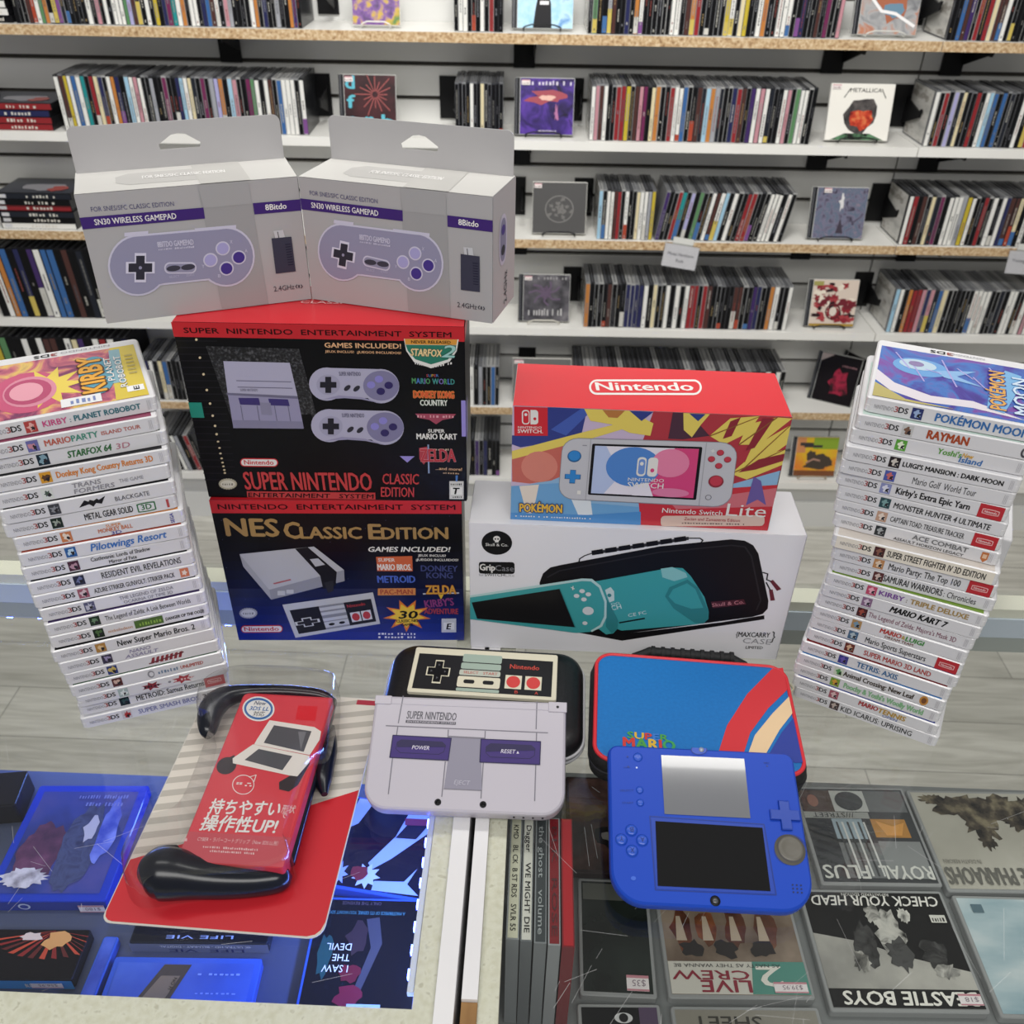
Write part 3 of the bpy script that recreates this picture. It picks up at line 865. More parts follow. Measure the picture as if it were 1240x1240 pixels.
bl = bpy.data.lights.new('blue_led_glow', 'AREA'); bl.shape = 'RECTANGLE'; bl.size = 0.25; bl.size_y = 0.02; bl.energy = 1.1; bl.color = (0.16, 0.30, 1.0)
o = bpy.data.objects.new('blue_led_glow', bl); o.location = (-0.087, 0.46, -0.02); o.rotation_euler = (0, DR(-35), DR(90)); o.rotation_euler = (Vector((1, 0, 1.0))).to_track_quat('Z', 'Y').to_euler(); COL.objects.link(o)
bl2 = bl.copy(); bl2.size = 0.6; bl2.energy = 1.8
o = bpy.data.objects.new('blue_fill_rear', bl2); o.location = (-0.4, YB - 0.05, -0.088); o.rotation_euler = (Vector((0, 1, 0.5))).to_track_quat('Z', 'Y').to_euler(); COL.objects.link(o)  # added blue fill for the left counter, tied to the hidden strip

clearcase = clear_mat('clear_disc_lid', '#eceeee', ior=1.35, rough=0.05)


def crop(x0, y0, sc):
    return lambda *p: [(x0 + sc * a, y0 + sc * c) for a, c in p]


CA = crop(0, 900, 0.3387); CB = crop(380, 940, 0.2742); CC = crop(660, 920, 0.4677)


def flat_case(name, quad, th, label, cat, group, art, frame='#b9babb', inset=0.004, z0=None, spine=None, lid=False):
    """a case lying on the deck; quad = BL BR TR TL of its top as seen"""
    z0 = DECK + 0.0006 if z0 is None else z0
    zt = z0 + th
    P = [at_z(u, v, zt) for u, v in quad]
    ux = ((P[1] - P[0]) + (P[2] - P[3])).normalized(); w = ((P[1] - P[0]).length + (P[2] - P[3]).length) / 2
    uy = Vector((-ux.y, ux.x, 0)); c = (P[0] + P[1] + P[2] + P[3]) / 4
    h = abs(((P[3] - P[0]).dot(uy) + (P[2] - P[1]).dot(uy)) / 2)
    O = c - ux * w / 2 - uy * h / 2
    t = thing(name, label, cat, (c.x, c.y, z0), group)
    T = Matrix.Translation((c.x, c.y, z0)) @ Matrix.Rotation(math.atan2(ux.y, ux.x), 4, 'Z')
    b = MB(); b.slab(T, w, h, 0.003, [(0, 0.0008), (0.001, 0), (th - 0.001, 0), (th, 0.0008)], frame if not isinstance(frame, str) else M(frame, 0.2), n=3); b.build('case_shell', t)
    b = MB(); f = Face(b, O, ux, uy, w, h, quad=((0, 0), (100, 0), (100, 100), (0, 100)), eps=0.0003)
    f.lift = 0.0001
    g = f.sub((inset * 100 / w, inset * 100 / h), (100 - inset * 100 / w, inset * 100 / h), (100 - inset * 100 / w, 100 - inset * 100 / h), quad=((0, 0), (100, 0), (100, 100), (0, 100)))
    art(g)
    b.build('cover_print', t)
    if spine:
        b = MB(); f = Face(b, O + Vector((0, 0, -th)), ux, (0, 0, 1), w, th, quad=((0, 0), (100, 0), (100, 100), (0, 100)), eps=0.0003)
        f.lift = 0.0002; spine(f); b.build('spine_print', t)
    if lid: pass
    return t


def price(f, x, y, w, h, txt, l=9):
    f.rect(x, y, x + w, y + h, M('#efe8ea', 0.4), l); f.rect(x, y + h * .82, x + w, y + h, M('#c98a96'), l + 1); f.rect(x, y, x + w, y + h * .12, M('#c98a96'), l + 1)
    f.text(txt, x + w * .85, y + h * .7, x + w * .25, y + h * .7, h * .4, M('#8a7a86'), l + 1)


GB = 'blue-cased films in the left counter'
GD = 'music discs lying in the right counter'
wh = M('#e9e7e2', 0.3)


def rot_text(f, txt, x0, x1, y, h, mat, l=5, bold=1, shear=0.0):
    """lettering upside-down to the viewer: x0..x1 = its span as seen, y = its lower edge as seen"""
    f.text(txt, x1, y + h, x0, y + h, -h if False else h, mat, l, bold, shear)


def a_navyposter(f):
    f.rect(0, 0, 100, 100, mixed('navy_poster', [(0.3, '#1c2450'), (0.5, '#2f3f86'), (0.65, '#4a4a8a'), (0.8, '#252a5c')], 14), 1)
    f.blob(24, 36, 22, 30, mixed('plum_fold', [(0.3, '#3b2440'), (0.5, '#5a3450'), (0.7, '#7b4a68')], 40), 2, 5, n=30, rough=.12); f.blob(62, 44, 20, 42, mixed('slate_fold', [(0.3, '#2a3050'), (0.5, '#454d70'), (0.7, '#343a5a')], 40, distort=2), 3, 9, n=30, rough=.12); f.blob(20, 14, 22, 9, mixed('pale_fur', [(0.3, '#8a8488'), (0.6, '#d0cacc')], 90), 3, 8, n=40, rough=.2)
    f.blob(84, 60, 10, 30, mixed('blue_glint', [(0.4, '#3a4cae'), (0.7, '#7c8ad8')], 40), 3, 4, n=24, rough=.2)
    f.blob(66, 62, 7, 12, M('#b8b4bf', 0.3), 4, 3); f.scrib(40, 92, 92, 92, -4, M('#6a72b0'), 4, 3, 18); f.scrib(50, 84, 90, 84, -4, M('#6a72b0'), 4, 5, 12)


def a_redburst(f):
    f.rect(0, 0, 100, 100, M('#0e0b12', 0.2), 1)
    for k in range(14):
        a = 0.2 + k * 0.2; f.poly([(66, 100), (66 + 60 * math.cos(-a) - 3, 100 + 60 * math.sin(-a)), (66 + 60 * math.cos(-a) + 3, 98 + 60 * math.sin(-a))], M(['#8a1a1a', '#c2452c', '#5e1214'][k % 3], 0.3), 2)
    f.blob(72, 78, 13, 17, M('#d59a5a', 0.3), 3, 5); f.blob(44, 86, 12, 10, M('#d9c4b4', 0.3), 3, 7)


def s_redburst(f):
    f.rect(0, 0, 100, 100, M('#2f8fd6', 0.25), 1); f.text('BLU-RAY +', 55, 30, 74, 30, 38, wh, 3, 2); price(f, 62, 45, 30, 70, '$56.95')


def a_label(f):
    f.rect(0, 0, 100, 100, mixed('blue_inner', [(0.3, '#2f4fa8'), (0.7, '#5c80d8')], 10), 1)
    f.poly([(20, 8), (44, 8), (54, 96), (34, 96)], M('#4b3d33', 0.35), 2); f.poly([(24, 14), (41, 14), (48, 70), (34, 70)], M('#8a745a', 0.35), 3)
    f.text('NO FI', 44, 66, 42, 40, 8, M('#2c2019'), 4, 2); f.scrib(58, 30, 92, 30, -4, M('#8aa4ea'), 3, 4); f.scrib(60, 72, 96, 72, -5, M('#8aa4ea'), 3, 6); f.poly([(5, 2), (60, 2), (64, 14), (8, 14)], M('#3b2d6e'), 3)


def a_black(f): f.rect(0, 0, 100, 100, M('#10121c', 0.2), 1); rot_text(f, 'LIFE VIE', 25, 75, 6, 8, M('#9fb4e6'), 3)


def s_life(f):
    f.rect(0, 0, 100, 100, M('#8a93ac', 0.3, 0.4), 1); rot_text(f, '4K ULTRA HD - BLU-RAY - DIGITAL', 22, 88, 62, 24, M('#e8ecf4'), 3)
    rot_text(f, 'LIFE  VIE', 28, 82, 10, 34, M('#20316e'), 3)


def a_swirl(f):
    f.rect(0, 0, 100, 100, M('#10142c', 0.2), 1)
    lt = M('#a9b6ea', 0.3)
    f.poly([(38, 28), (58, 62), (66, 98), (92, 96), (90, 70), (60, 36), (44, 22)], lt, 2); f.poly([(58, 60), (70, 84), (90, 82), (80, 62)], M('#0e1230'), 3)
    f.poly([(62, 84), (96, 88), (94, 80), (64, 76)], M('#7c2348'), 4); f.poly([(62, 97), (94, 100), (94, 94), (62, 91)], M('#7c2348'), 4); f.star(40, 14, 15, 14, M('#c9d0f0'), 3, 9, .6); f.blob(34, 16, 9, 9, M('#7e2030'), 4, 4)
    f.poly([(0, 60), (6, 100), (24, 100), (14, 70)], lt, 3); f.poly([(50, 10), (80, 14), (90, 30), (84, 12), (98, 2), (50, 0)], lt, 3); f.star(12, 12, 10, 14, lt, 4, 8, .5)


def a_devil(f):
    f.rect(0, 0, 100, 100, M('#10121c', 0.15), 1)
    f.poly([(52, 18), (66, 60), (60, 84), (48, 82), (56, 56), (46, 20)], M('#46434c', 0.3), 2); f.blob(42, 66, 10, 14, M('#3a2a30', 0.3), 3, 3); f.blob(42, 14, 12, 8, M('#7c1830', 0.3), 3, 5); f.blob(40, 34, 9, 8, M('#6c1628', 0.3), 3, 6); f.blob(14, 50, 6, 20, M('#1d4a48', 0.3), 2, 6)
    for k, (s_, x0, x1) in enumerate((('I SAW', 14, 38), ('THE', 22, 38), ('DEVIL', 15, 38))): rot_text(f, s_, x0, x1, 34 + k * 9.5, 6, wh, 4, 0)
    rot_text(f, 'A MASTERPIECE OF ITS GENRE, YOU WON\'T SOON', 8, 84, 86, 3, M('#4c8f96'), 4, 0); rot_text(f, 'ONLY THE REVENGE', 22, 60, 95, 3, M('#5d4a55'), 4, 0)
    f.rect(42, 0, 72, 8, M('#b8c4bc'), 5); f.scrib(46, 2, 68, 2, -4, M('#54605a'), 6, 3)


GREY = '#9b9d9e'
flat_case('film_case', [(-25, 1092), (124, 1092), (184, 951), (51, 951)], 0.0145, 'large blue film case with plum and navy poster left of the grip package', 'film case', GB, a_navyposter, clear_mat('blue_case_plastic', '#4d74ff', base=0.06, hz=0.5, haze='#2a52d8'), 0.009,
          spine=lambda f: (f.rect(0, 0, 100, 100, M('#233a9a', 0.2), 1), f.ell(33, 50, 5, 34, M('#c8d2f0'), 2), f.ell(33, 50, 3.5, 22, M('#233a9a'), 3), price(f, 78, 5, 21, 80, '$180')))
BLUEP = M('#3c62c0', 0.15)
flat_case('film_case', CA((-140, 845), (248, 850), (335, 664), (-20, 664)), 0.0145, 'black film case with red burst art and light blue spine, lower left corner', 'film case', GB, a_redburst, '#15151c', 0.002, spine=s_redburst)
flat_case('film_case', CA((455, 712), (965, 722), (985, 560), (520, 560)), 0.0145, 'film case with grey silver spine half under the bottom edge of the grip package', 'film case', GB, a_black, '#20242e', 0.002, spine=s_life)
flat_case('film_case', CA((318, 968), (884, 976), (945, 768), (430, 762)), 0.0125, 'open-looking blue film case with a brown label below the grip package', 'film case', GB, a_label, BLUEP, 0.006)
flat_case('film_case', CB((-125, 1066), (438, 1072), (500, 548), (50, 528)), 0.0145, 'dark film case with a grey curved arm and white upside-down title', 'film case', GB, a_devil, BLUEP, 0.003)
flat_case('film_case', CB((55, 512), (500, 532), (560, 165), (150, 60)), 0.0145, 'film case with white and maroon swirls beneath the grey handheld', 'film case', GB, a_swirl, BLUEP, 0.003)
flat_case('film_case', [(-60, 985), (22, 972), (30, 936), (-40, 936)], 0.03, 'dark film box cut by the left edge of the photo', 'film case', GB, lambda f: f.rect(0, 0, 100, 100, M('#17151a', 0.3), 1), '#1b1a20', 0.002)
flat_case('film_case', CA((262, 950), (322, 955), (425, 690), (372, 690)), 0.011, 'narrow blue film case edge between the red burst case and the brown label case', 'film case', GB, lambda f: f.rect(0, 0, 100, 100, mixed('blue_edge', [(0.3, '#20348a'), (0.7, '#4f6cc8')], 30), 1), BLUEP, 0.002)


def tray(f):
    f.rect(0.5, 0.5, 99.5, 99.5, M('#26282b', 0.2), 1)


def a_face(f):
    f.rect(0, 0, 100, 100, mixed('brown_shadows', [(0.3, '#160f0e'), (0.5, '#4d2f28'), (0.7, '#8a5f52')], 18), 1); f.blob(45, 35, 16, 14, M('#1b1717', 0.2), 2, 4); f.blob(44, 35, 9, 6, M('#8f8a88', 0.2), 3, 4); f.blob(70, 62, 16, 8, M('#a58a80', 0.2), 3, 8); f.rect(60, 0, 100, 16, M('#5e1018'), 3)


def a_mal(f):
    f.rect(0, 0, 100, 100, mixed('green_black', [(0.3, '#121614'), (0.7, '#2a332f')], 20), 1); f.rect(2, 82, 98, 98, M('#63665f', 0.3), 2); rot_text(f, 'MAL', 55, 96, 84, 11, M('#b9bab2'), 4, 2); price(f, 62, 1, 32, 13, '$35')


def a_crew(f):
    f.rect(0, 0, 100, 100, mixed('sand_brown', [(0.3, '#57463a'), (0.7, '#a39282')], 15), 1)
    for k, x in enumerate((14, 34, 55, 78)): f.blob(x, 78, 8, 24, mixed('brown_shape%d' % k, [(0.3, '#3a251d'), (0.7, ['#7c4a36', '#a0603f', '#6d4232', '#7a4c38'][k])], 50), 2, k + 3, rough=.25)
    for k, x in enumerate((12, 32, 53, 74)): f.poly([(x - 3, 62), (x + 5, 62), (x + 2, 92), (x - 1, 92)], M('#b9a894'), 3)
    for k, x in enumerate((20, 45, 72)): f.blob(x, 52, 9, 10, M('#2c2828'), 3, k + 9)
    f.rect(0, 0, 100, 37, M('#d2cfc6', 0.3), 4); f.poly([(58, 0), (100, 0), (100, 37), (62, 37)], M('#4f8f83', 0.3), 5)
    rot_text(f, '2', 64, 82, 9, 22, M('#e6e4dc'), 6, 3); rot_text(f, 'LIVE', 22, 58, 2, 13, M('#8c1f35'), 6, 4); rot_text(f, 'CREW', 2, 58, 16, 10, M('#8c1f35'), 6, 4); rot_text(f, 'AS NASTY AS THEY WANNA BE', 4, 82, 30, 4, M('#3a3a3a'), 6, 0); price(f, 74, 1, 24, 12, '$39.95')


def a_royal(f):
    f.rect(0, 0, 100, 100, M('#3f4245', 0.25), 1)
    for x0, y0, x1, y1, c in ((2, 68, 30, 98, '#5a4c46'), (30, 74, 62, 98, '#c9cbc8'), (62, 74, 98, 98, '#6f7274'), (2, 30, 24, 64, '#33363a'), (24, 44, 52, 66, '#9fb0bb'), (60, 46, 92, 66, '#c08a45'), (24, 4, 60, 40, '#75787a'), (60, 4, 98, 42, '#8c8f90')): f.rect(x0, y0, x1, y1, M(c, 0.25), 2)
    f.ell(46, 86, 13, 11, M('#4a4d50'), 3); f.ell(12, 86, 5, 7, M('#a07060'), 3); f.poly([(64, 64), (70, 48), (84, 48), (90, 62), (78, 58)], M('#e0a050'), 4)
    for k in range(6): f.line([(30 + k * 5, 6), (28 + k * 5, 62)], 1.8, M('#d0d2d0' if k % 2 else '#3a3d40'), 3)
    f.rect(0, 66, 60, 73, M('#a7a9a6'), 4); rot_text(f, '///STREET', 8, 46, 67, 5, M('#3a3c3e'), 5); rot_text(f, 'ROYAL', 52, 98, 3, 13, M('#d6d7d2'), 5, 3); rot_text(f, 'FLUS', 2, 42, 3, 13, M('#d6d7d2'), 5, 3)


def a_check(f):
    f.rect(0, 0, 100, 100, M('#131314', 0.3), 1); f.poly([(0, 0), (100, 0), (100, 30), (60, 42), (30, 55), (0, 62)], mixed('pale_pavement', [(0.3, '#8f8e8a'), (0.7, '#bdbbb4')], 20), 2); f.rect(0, 0, 100, 15, M('#131314'), 3)
    for x, y, rx, ry, c in ((54, 62, 9, 22, '#b9b8b2'), (56, 44, 8, 14, '#4a4a4a'), (34, 52, 8, 18, '#3a3a3a'), (28, 38, 6, 9, '#6f6e6a'), (80, 44, 9, 12, '#2a2a2a'), (84, 30, 8, 6, '#8d8c88'), (46, 80, 5, 9, '#8d8c88'), (68, 78, 4, 7, '#d8d7d0')): f.blob(x, y, rx, ry, mixed('grey_figure_' + c[1:] + str(x), [(0.3, '#161616'), (0.5, c), (0.7, '#cfcdc6' if c > '#5' else '#4a4a4a')], 70, distort=1), 4, int(x), n=26, rough=.25)
    rot_text(f, 'CHECK YOUR HEAD', 5, 96, 87, 9, wh, 6, 3, 0.15); rot_text(f, 'REMASTERED EDITION', 28, 62, 97.5 - 1.5, 2.6, wh, 6, 0); rot_text(f, 'BEASTIE BOYS', 8, 97, 2, 10.5, M('#efede6'), 6, 5, 0.1)
    f.rect(86, 72, 97, 79, M('#d8d7d0'), 6); f.scrib(87, 73, 96, 73, -4, M('#2a2a2a'), 7, 3, 5); price(f, 84, 2, 15, 9, '$18')


def a_phar(f):
    f.rect(0, 0, 100, 100, mixed('bone_paper', [(0.3, '#aaa79c'), (0.7, '#c4c1b6')], 10), 1)
    for x, y, rx, ry in ((34, 86, 22, 11), (47, 68, 14, 18), (66, 84, 18, 13), (45, 48, 6, 9), (16, 92, 10, 6), (78, 70, 10, 12), (88, 86, 12, 9)): f.blob(x, y, rx, ry, mixed('ink_mass%d' % x, [(0.35, '#14120f'), (0.5, '#4a4238'), (0.68, '#8a8068')], 70), 2, int(x), n=34, rough=.3)
    rot_text(f, 'PHARAOHS', 1, 53, 4, 16, M('#66655f'), 5, 4); rot_text(f, 'IN DEATH REBORN', 3, 32, 24, 4, M('#7a786f'), 5, 0); rot_text(f, 'THE', 57, 74, 4, 16, M('#66655f'), 5, 4)


def a_sea(f):
    f.rect(0, 0, 100, 100, mixed('pale_sea_sky', [(0.3, '#7ea0ae'), (0.5, '#b4c8cf'), (0.7, '#e4e8e8')], 7, stretch=(1, 3, 1)), 1); f.blob(40, 50, 4, 9, M('#22282e'), 3, 4, rough=.5); rot_text(f, 'NZ', 60, 90, 6, 16, M('#3d6b94'), 4, 1); f.rect(8, 86, 16, 94, M('#56707c'), 4)


def a_eye(f): f.rect(0, 0, 100, 100, M('#17181a', 0.2), 1); f.ell(55, 88, 12, 6, M('#cfd0d2'), 2); f.ell(55, 88, 6, 5, M('#1a1a1c'), 3); f.rect(76, 0, 100, 100, M('#54435e'), 2)


def a_sheet(f): f.rect(0, 0, 100, 100, M('#8c887e', 0.3), 1); rot_text(f, 'SHEET', 12, 60, 78, 14, M('#3f3d38'), 3, 2)


for nm, q, art, fr in (
        ('cd with brown close-up portrait cover, left of the blue handheld', ((50, 292), (318, 298), (300, 50), (62, 42)), a_face, '#3a2a2a'),
        ('dark green-black cd with a grey title band, below the portrait cd', ((96, 612), (268, 614), (286, 318), (80, 303)), a_mal, GREY),
        ('cd with red and teal lettering over brown figures, below the blue handheld', ((312, 616), (684, 622), (656, 384), (296, 382)), a_crew, GREY),
        ('grey collage cd with orange patch right of the blue handheld', ((690, 322), (1032, 330), (925, 72), (664, 70)), a_royal, GREY),
        ('black and white street-scene cd with scrawled white upside-down title', ((728, 652), (1150, 657), (1030, 340), (664, 334)), a_check, GREY),
        ('bone-coloured cd with black ink figures at the right edge', ((1042, 340), (1420, 350), (1255, 82), (936, 80)), a_phar, GREY),
        ('pale sea-blue cd with a small dark bird at the right edge', ((1180, 668), (1610, 680), (1420, 360), (1052, 350)), a_sea, GREY),
        ('black cd with an eye mark, cut by the bottom edge', ((88, 900), (308, 900), (318, 634), (92, 630)), a_eye, GREY),
        ('beige cd with dark upside-down title, cut by the bottom edge', ((345, 900), (760, 900), (722, 642), (338, 636)), a_sheet, GREY)):
    flat_case('cd_case', CC(*q), 0.0105, nm, 'cd case', GD, art, fr, 0.0035)

# five discs standing on edge beside the panel, spines up
for k, (xa, xb, col, tx, tc, lab) in enumerate(((-0.0085, 0.0025, '#c9c9b4', 'KMD   BL CK  B ST RDS   SVLR 55', '#2b2b28', 'cream-spined'),
                                               (0.0035, 0.0135, '#d4d4cc', 'Dagger    WE MIGHT DIE', '#1c1c1c', 'white-spined'),
                                               (0.0150, 0.0255, '#3d4346', 'the ghost   volume', '#9aa0a2', 'smoke-grey-spined'),
                                               (0.0268, 0.0372, '#7d1a22', 'BLK  ROSE', '#4a1016', 'dark red-spined'),
                                               (0.0384, 0.0490, '#b01c26', '', '#600e14', 'bright red-spined'))):
    y1 = 0.535; y0 = 0.4145 - k * 0.0012; z1 = -0.024; z0 = DECK + 0.0008
    t = thing('cd_case', lab + ' cd standing on edge, %s from the white panel' % ordn(k + 1), 'cd case', ((xa + xb) / 2, (y0 + y1) / 2, z0), 'discs standing on edge in the right counter')
    b = MB(); b.box(xa, xb, y0, y1, z0, z1, M(['#8b9094', '#6f7478', '#83888c', '#9a9ea2', '#7a1c24'][k], 0.2)); b.build('case_shell', t)
    b = MB(); f = Face(b, (xa, y0, z1), (1, 0, 0), (0, 1, 0), xb - xa, y1 - y0, eps=0.0003); f.lift = 0.0001
    f.rect(0.12, 0.01, 0.9, 0.99, M(col, 0.25), 1)
    if tx: f.text(tx, 0.32, 0.9, 0.32, 0.08, 0.3, M(tc), 3, 2) if False else f.text(tx, 0.3, 0.92, 0.3, 0.06, 0.42 * 0.088, M(tc), 3, 2)
    b.build('spine_print', t)

# ------------------------------------------------------------------ cartons
RED = M('#d2202c', 0.35); NRED = M('#c9252d', 0.4)


def carton(name, label, cat, bl, br, z0, h, dep, mats, group=None):
    """upright printed box; bl/br = front bottom corners (x, y). mats = front, top, side."""
    A = Vector((bl[0], bl[1], z0)); B = Vector((br[0], br[1], z0)); ux = (B - A).normalized(); w = (B - A).length
    uy = Vector((-ux.y, ux.x, 0))
    t = thing(name, label, cat, A + ux * w / 2 + uy * dep / 2, group)
    b = MB()
    P = lambda x, y, z: A + ux * x + uy * y + Vector((0, 0, z))
    e = 0.0012
    rings = []
    for z, i in ((0, e), (e, 0), (h - e, 0), (h, e)):
        rings.append([P(x, y, z) for x, y in ((i, 0 + e), (0 + e, i), (w - e, i), (w - i, e), (w - i, dep - e), (w - e, dep - i), (e, dep - i), (i, dep - e))])
    b.loft(rings, mats[2], True, True, smooth=False)
    F = Face(b, A, ux, (0, 0, 1), w, h); F.lift = 0.0001
    Tp = Face(b, P(0, 0, h), ux, uy, w, dep); Tp.lift = 0.0001
    R = Face(b, P(w, 0, 0), uy, (0, 0, 1), dep, h); R.lift = 0.0001
    F.rect(0.002, 0.002, 0.998, 0.998, mats[0], 0); Tp.rect(0.002, 0.002, 0.998, 0.998, mats[1], 0); R.rect(0.004, 0.002, 0.996, 0.998, mats[2], 0)
    return t, b, F, Tp, R, (P, ux, uy, w)


def requad(f, quad):
    g = Face.__new__(Face); g.__dict__.update(f.__dict__)
    g.H = homog(quad, ((0, 0), (f.w, 0), (f.w, f.h), (0, f.h)))
    return g


def nintendo_oval(f, x0, y0, x1, y1, edge, fill, ink_, l=4, t=0.12):
    """maker's word in a racetrack; drawing y runs downwards"""
    h = abs(y1 - y0)
    f.rr(x0, y0, x1, y1, h / 2, edge, l, 6); f.rr(x0 + h * t, y0 + h * t, x1 - h * t, y1 - h * t, h / 2, fill, l + 1, 6)
    f.text('Nintendo', x0 + h * .5, y1 - h * .28, x1 - h * .5, y1 - h * .28, h * 0.5, ink_, l + 2, 4)


def multi(f, txt, x0, y0, x1, y1, h, cols, l=3, bold=3):
    wd = [0.45 if c == ' ' else tmesh(c, 0, 0.0)[2] + 0.16 for c in txt]; tot = sum(wd); p = 0
    for k, c in enumerate(txt):
        a, b_ = (p + 0.08) / tot, (p + wd[k] - 0.08) / tot; p += wd[k]
        if c == ' ': continue
        f.text(c, x0 + (x1 - x0) * a, y0 + (y1 - y0) * a, x0 + (x1 - x0) * b_, y0 + (y1 - y0) * b_, h, M(cols[k % len(cols)]), l, bold)


def dpad(f, cx, cy, r, mat, l, ring=None, wd=0.36, outline=None):
    if ring: f.ell(cx, cy, r * 1.45, r * 1.4, ring, l)
    for q, m in ((1.22, outline), (1, mat)):
        if m is None: continue
        k = r * wd * (1.35 if q > 1 else 1); R_ = r * q; l += 1
        f.poly([(cx - k, cy - R_), (cx + k, cy - R_), (cx + k, cy - k), (cx + R_, cy - k), (cx + R_, cy + k), (cx + k, cy + k), (cx + k, cy + R_), (cx - k, cy + R_), (cx - k, cy + k), (cx - R_, cy + k), (cx - R_, cy - k), (cx - k, cy - k)], m, l)


# --- the two stacked retro-console boxes
blk = M('#0b0b0e', 0.28); nred = M('#c61f2a', 0.3); drk = M('#26090b', 0.4)
t, b, F, Tp, Rt, fr = carton('console_box', 'navy and black retro console box with gold title, lower of the red-banded pair', 'game console box', (-0.3190, 0.7337), (-0.0690, 0.7470), 0.0004, 0.1893, 0.085, (blk, nred, M('#101018', 0.3)), 'red-banded console boxes in the middle stack')
NB = ((257, 1196), (1072, 1203), (1062, 700), (153, 690))
f = requad(F, NB)
for k in range(14):
    c = k / 13.0; c = max(0, (c - 0.15) / 0.85) ** 1.3
    colr = '#%02x%02x%02x' % (int(10 + 10 * c), int(10 + 30 * c), int(14 + 118 * c))
    F.rect(0, 0.92 - (k + 1) * 0.92 / 14, 1, 0.92 - k * 0.92 / 14, M(colr, 0.28), 1)
F.rect(0, 0.915, 1, 1, nred, 2)
F.text('NINTENDO  ENTERTAINMENT  SYSTEM', 0.03, 0.942, 0.975, 0.942, 0.032, drk, 4, 3)
gold = M('#a5844f', 0.3); off = M('#e8e6e2', 0.4)
for s_, x0, y0, x1, y1, h in (('NES', 218, 818, 405, 822, 60), ('C', 428, 829, 482, 830, 56), ('LASSIC', 484, 830, 702, 833, 40), ('E', 730, 834, 772, 835, 52), ('DITION', 776, 835, 1013, 836, 40)):
    f.text(s_, x0, y0, x1, y1, h, gold, 3, 6)
# printed console picture
lg = M('#b9bac0', 0.35); mg = M('#9596a0', 0.35); dg = M('#1b1b20', 0.35)
f.poly([(262, 885), (530, 860), (638, 945), (368, 1014)], lg, 3); f.poly([(368, 1014), (638, 945), (640, 985), (375, 1050)], mg, 3); f.poly([(262, 885), (368, 1014), (375, 1050), (275, 930)], M('#a6a7ae', 0.35), 3)
f.poly([(462, 867), (508, 862), (612, 952), (608, 1000), (562, 1012), (552, 965)], dg, 4); f.poly([(515, 905), (545, 902), (570, 925), (535, 932)], lg, 5); f.poly([(566, 990), (600, 982), (600, 1020), (580, 1028)], M('#2b2b30'), 5)
f.line([(385, 992), (445, 978)], 5, M('#b0585c'), 5); f.rect(398, 1018, 425, 1034, M('#c4c5ca'), 5); f.rect(430, 1014, 456, 1028, M('#c4c5ca'), 5)
g = f.sub((462, 1188), (768, 1140), (742, 1026), (415, 1068))
g.rect(0, 0, 1, 1, M('#c3c4c8', .35), 5); g.rect(0.05, 0.1, 0.96, 0.82, M('#232328', .35), 6); g.rect(0.36, 0.1, 0.64, 0.82, M('#8a8b92'), 7)
for y in (0.16, 0.36, 0.54, 0.68): g.rect(0.36, y, 0.64, y + (0.17 if y < 0.3 else 0.09), M('#c3c4c8'), 8)
g.ell(0.44, 0.245, 0.035, 0.04, dg, 9); g.ell(0.56, 0.245, 0.035, 0.04, dg, 9)
dpad(g, 0.19, 0.42, 0.11, M('#2c2c31'), 8, outline=M('#d5d6d9'))
for x in (0.735, 0.865): g.rect(x - .058, .2, x + .058, .5, M('#d5d6d9'), 8); g.ell(x, .35, .045, .12, M('#b93a3e'), 9)
g.text('Nintendo', .67, .66, .88, .66, .09, M('#b93a3e'), 8, 2)
f.text('GAMES INCLUDED!', 727, 880, 1022, 883, 17, off, 3, 5, 0.2); f.text('JEUX INCLUS!', 905, 899, 1005, 901, 8, off, 3, 4); f.text('¡JUEGOS INCLUIDOS!', 898, 914, 1050, 917, 8, off, 3, 4)
f.poly([(754, 899), (884, 897), (886, 952), (758, 950)], M('#cf6238'), 3); f.text('SUPER', 762, 916, 822, 917, 12, off, 4, 3); f.text('MARIO BROS.', 760, 946, 882, 948, 21, off, 4, 4)
f.text('DONKEY', 916, 952, 1048, 955, 21, M('#3d4680'), 3, 4); f.text('KONG', 936, 977, 1030, 979, 20, M('#3d4680'), 3, 4)
f.text('METROID', 760, 992, 895, 993, 24, M('#4766c6'), 3, 5)
f.rect(760, 1013, 896, 1038, M('#d38c50'), 3); f.text('PAC-MAN', 770, 1034, 886, 1034, 17, M('#a8422c'), 4, 4)
f.text('ZELDA', 935, 1034, 1042, 1034, 30, M('#d39a3c'), 4, 5, out=M('#8a3a1c')); f.line([(924, 1034), (1052, 1032)], 5, M('#c9c9d2'), 3); f.poly([(978, 1036), (998, 1036), (988, 1054)], M('#d8b23c'), 5)
f.text('KIRBY\'S', 932, 1084, 1035, 1076, 26, M('#8a3b78'), 3, 4); f.text('ADVENTURE', 928, 1106, 1050, 1108, 19, M('#a83c46'), 3, 4)
f.star(865, 1112, 88, 60, M('#e07a2a'), 3, 9, .5, 0.2); f.star(865, 1112, 66, 44, M('#efc93c'), 4, 9, .62, 0.2)
f.text('30', 836, 1121, 904, 1121, 26, ink, 6, 6, 0.15); f.text('CLASSIC NES', 828, 1136, 905, 1134, 10, ink, 6, 4); f.text('GAMES', 845, 1149, 888, 1148, 9, ink, 6, 4)
f.rect(990, 1124, 1043, 1174, M('#c9ccd4'), 3); f.rect(997, 1138, 1036, 1164, M('#e8e9ee'), 4); f.text('E', 1008, 1162, 1026, 1162, 20, ink, 5, 6, 0.2)
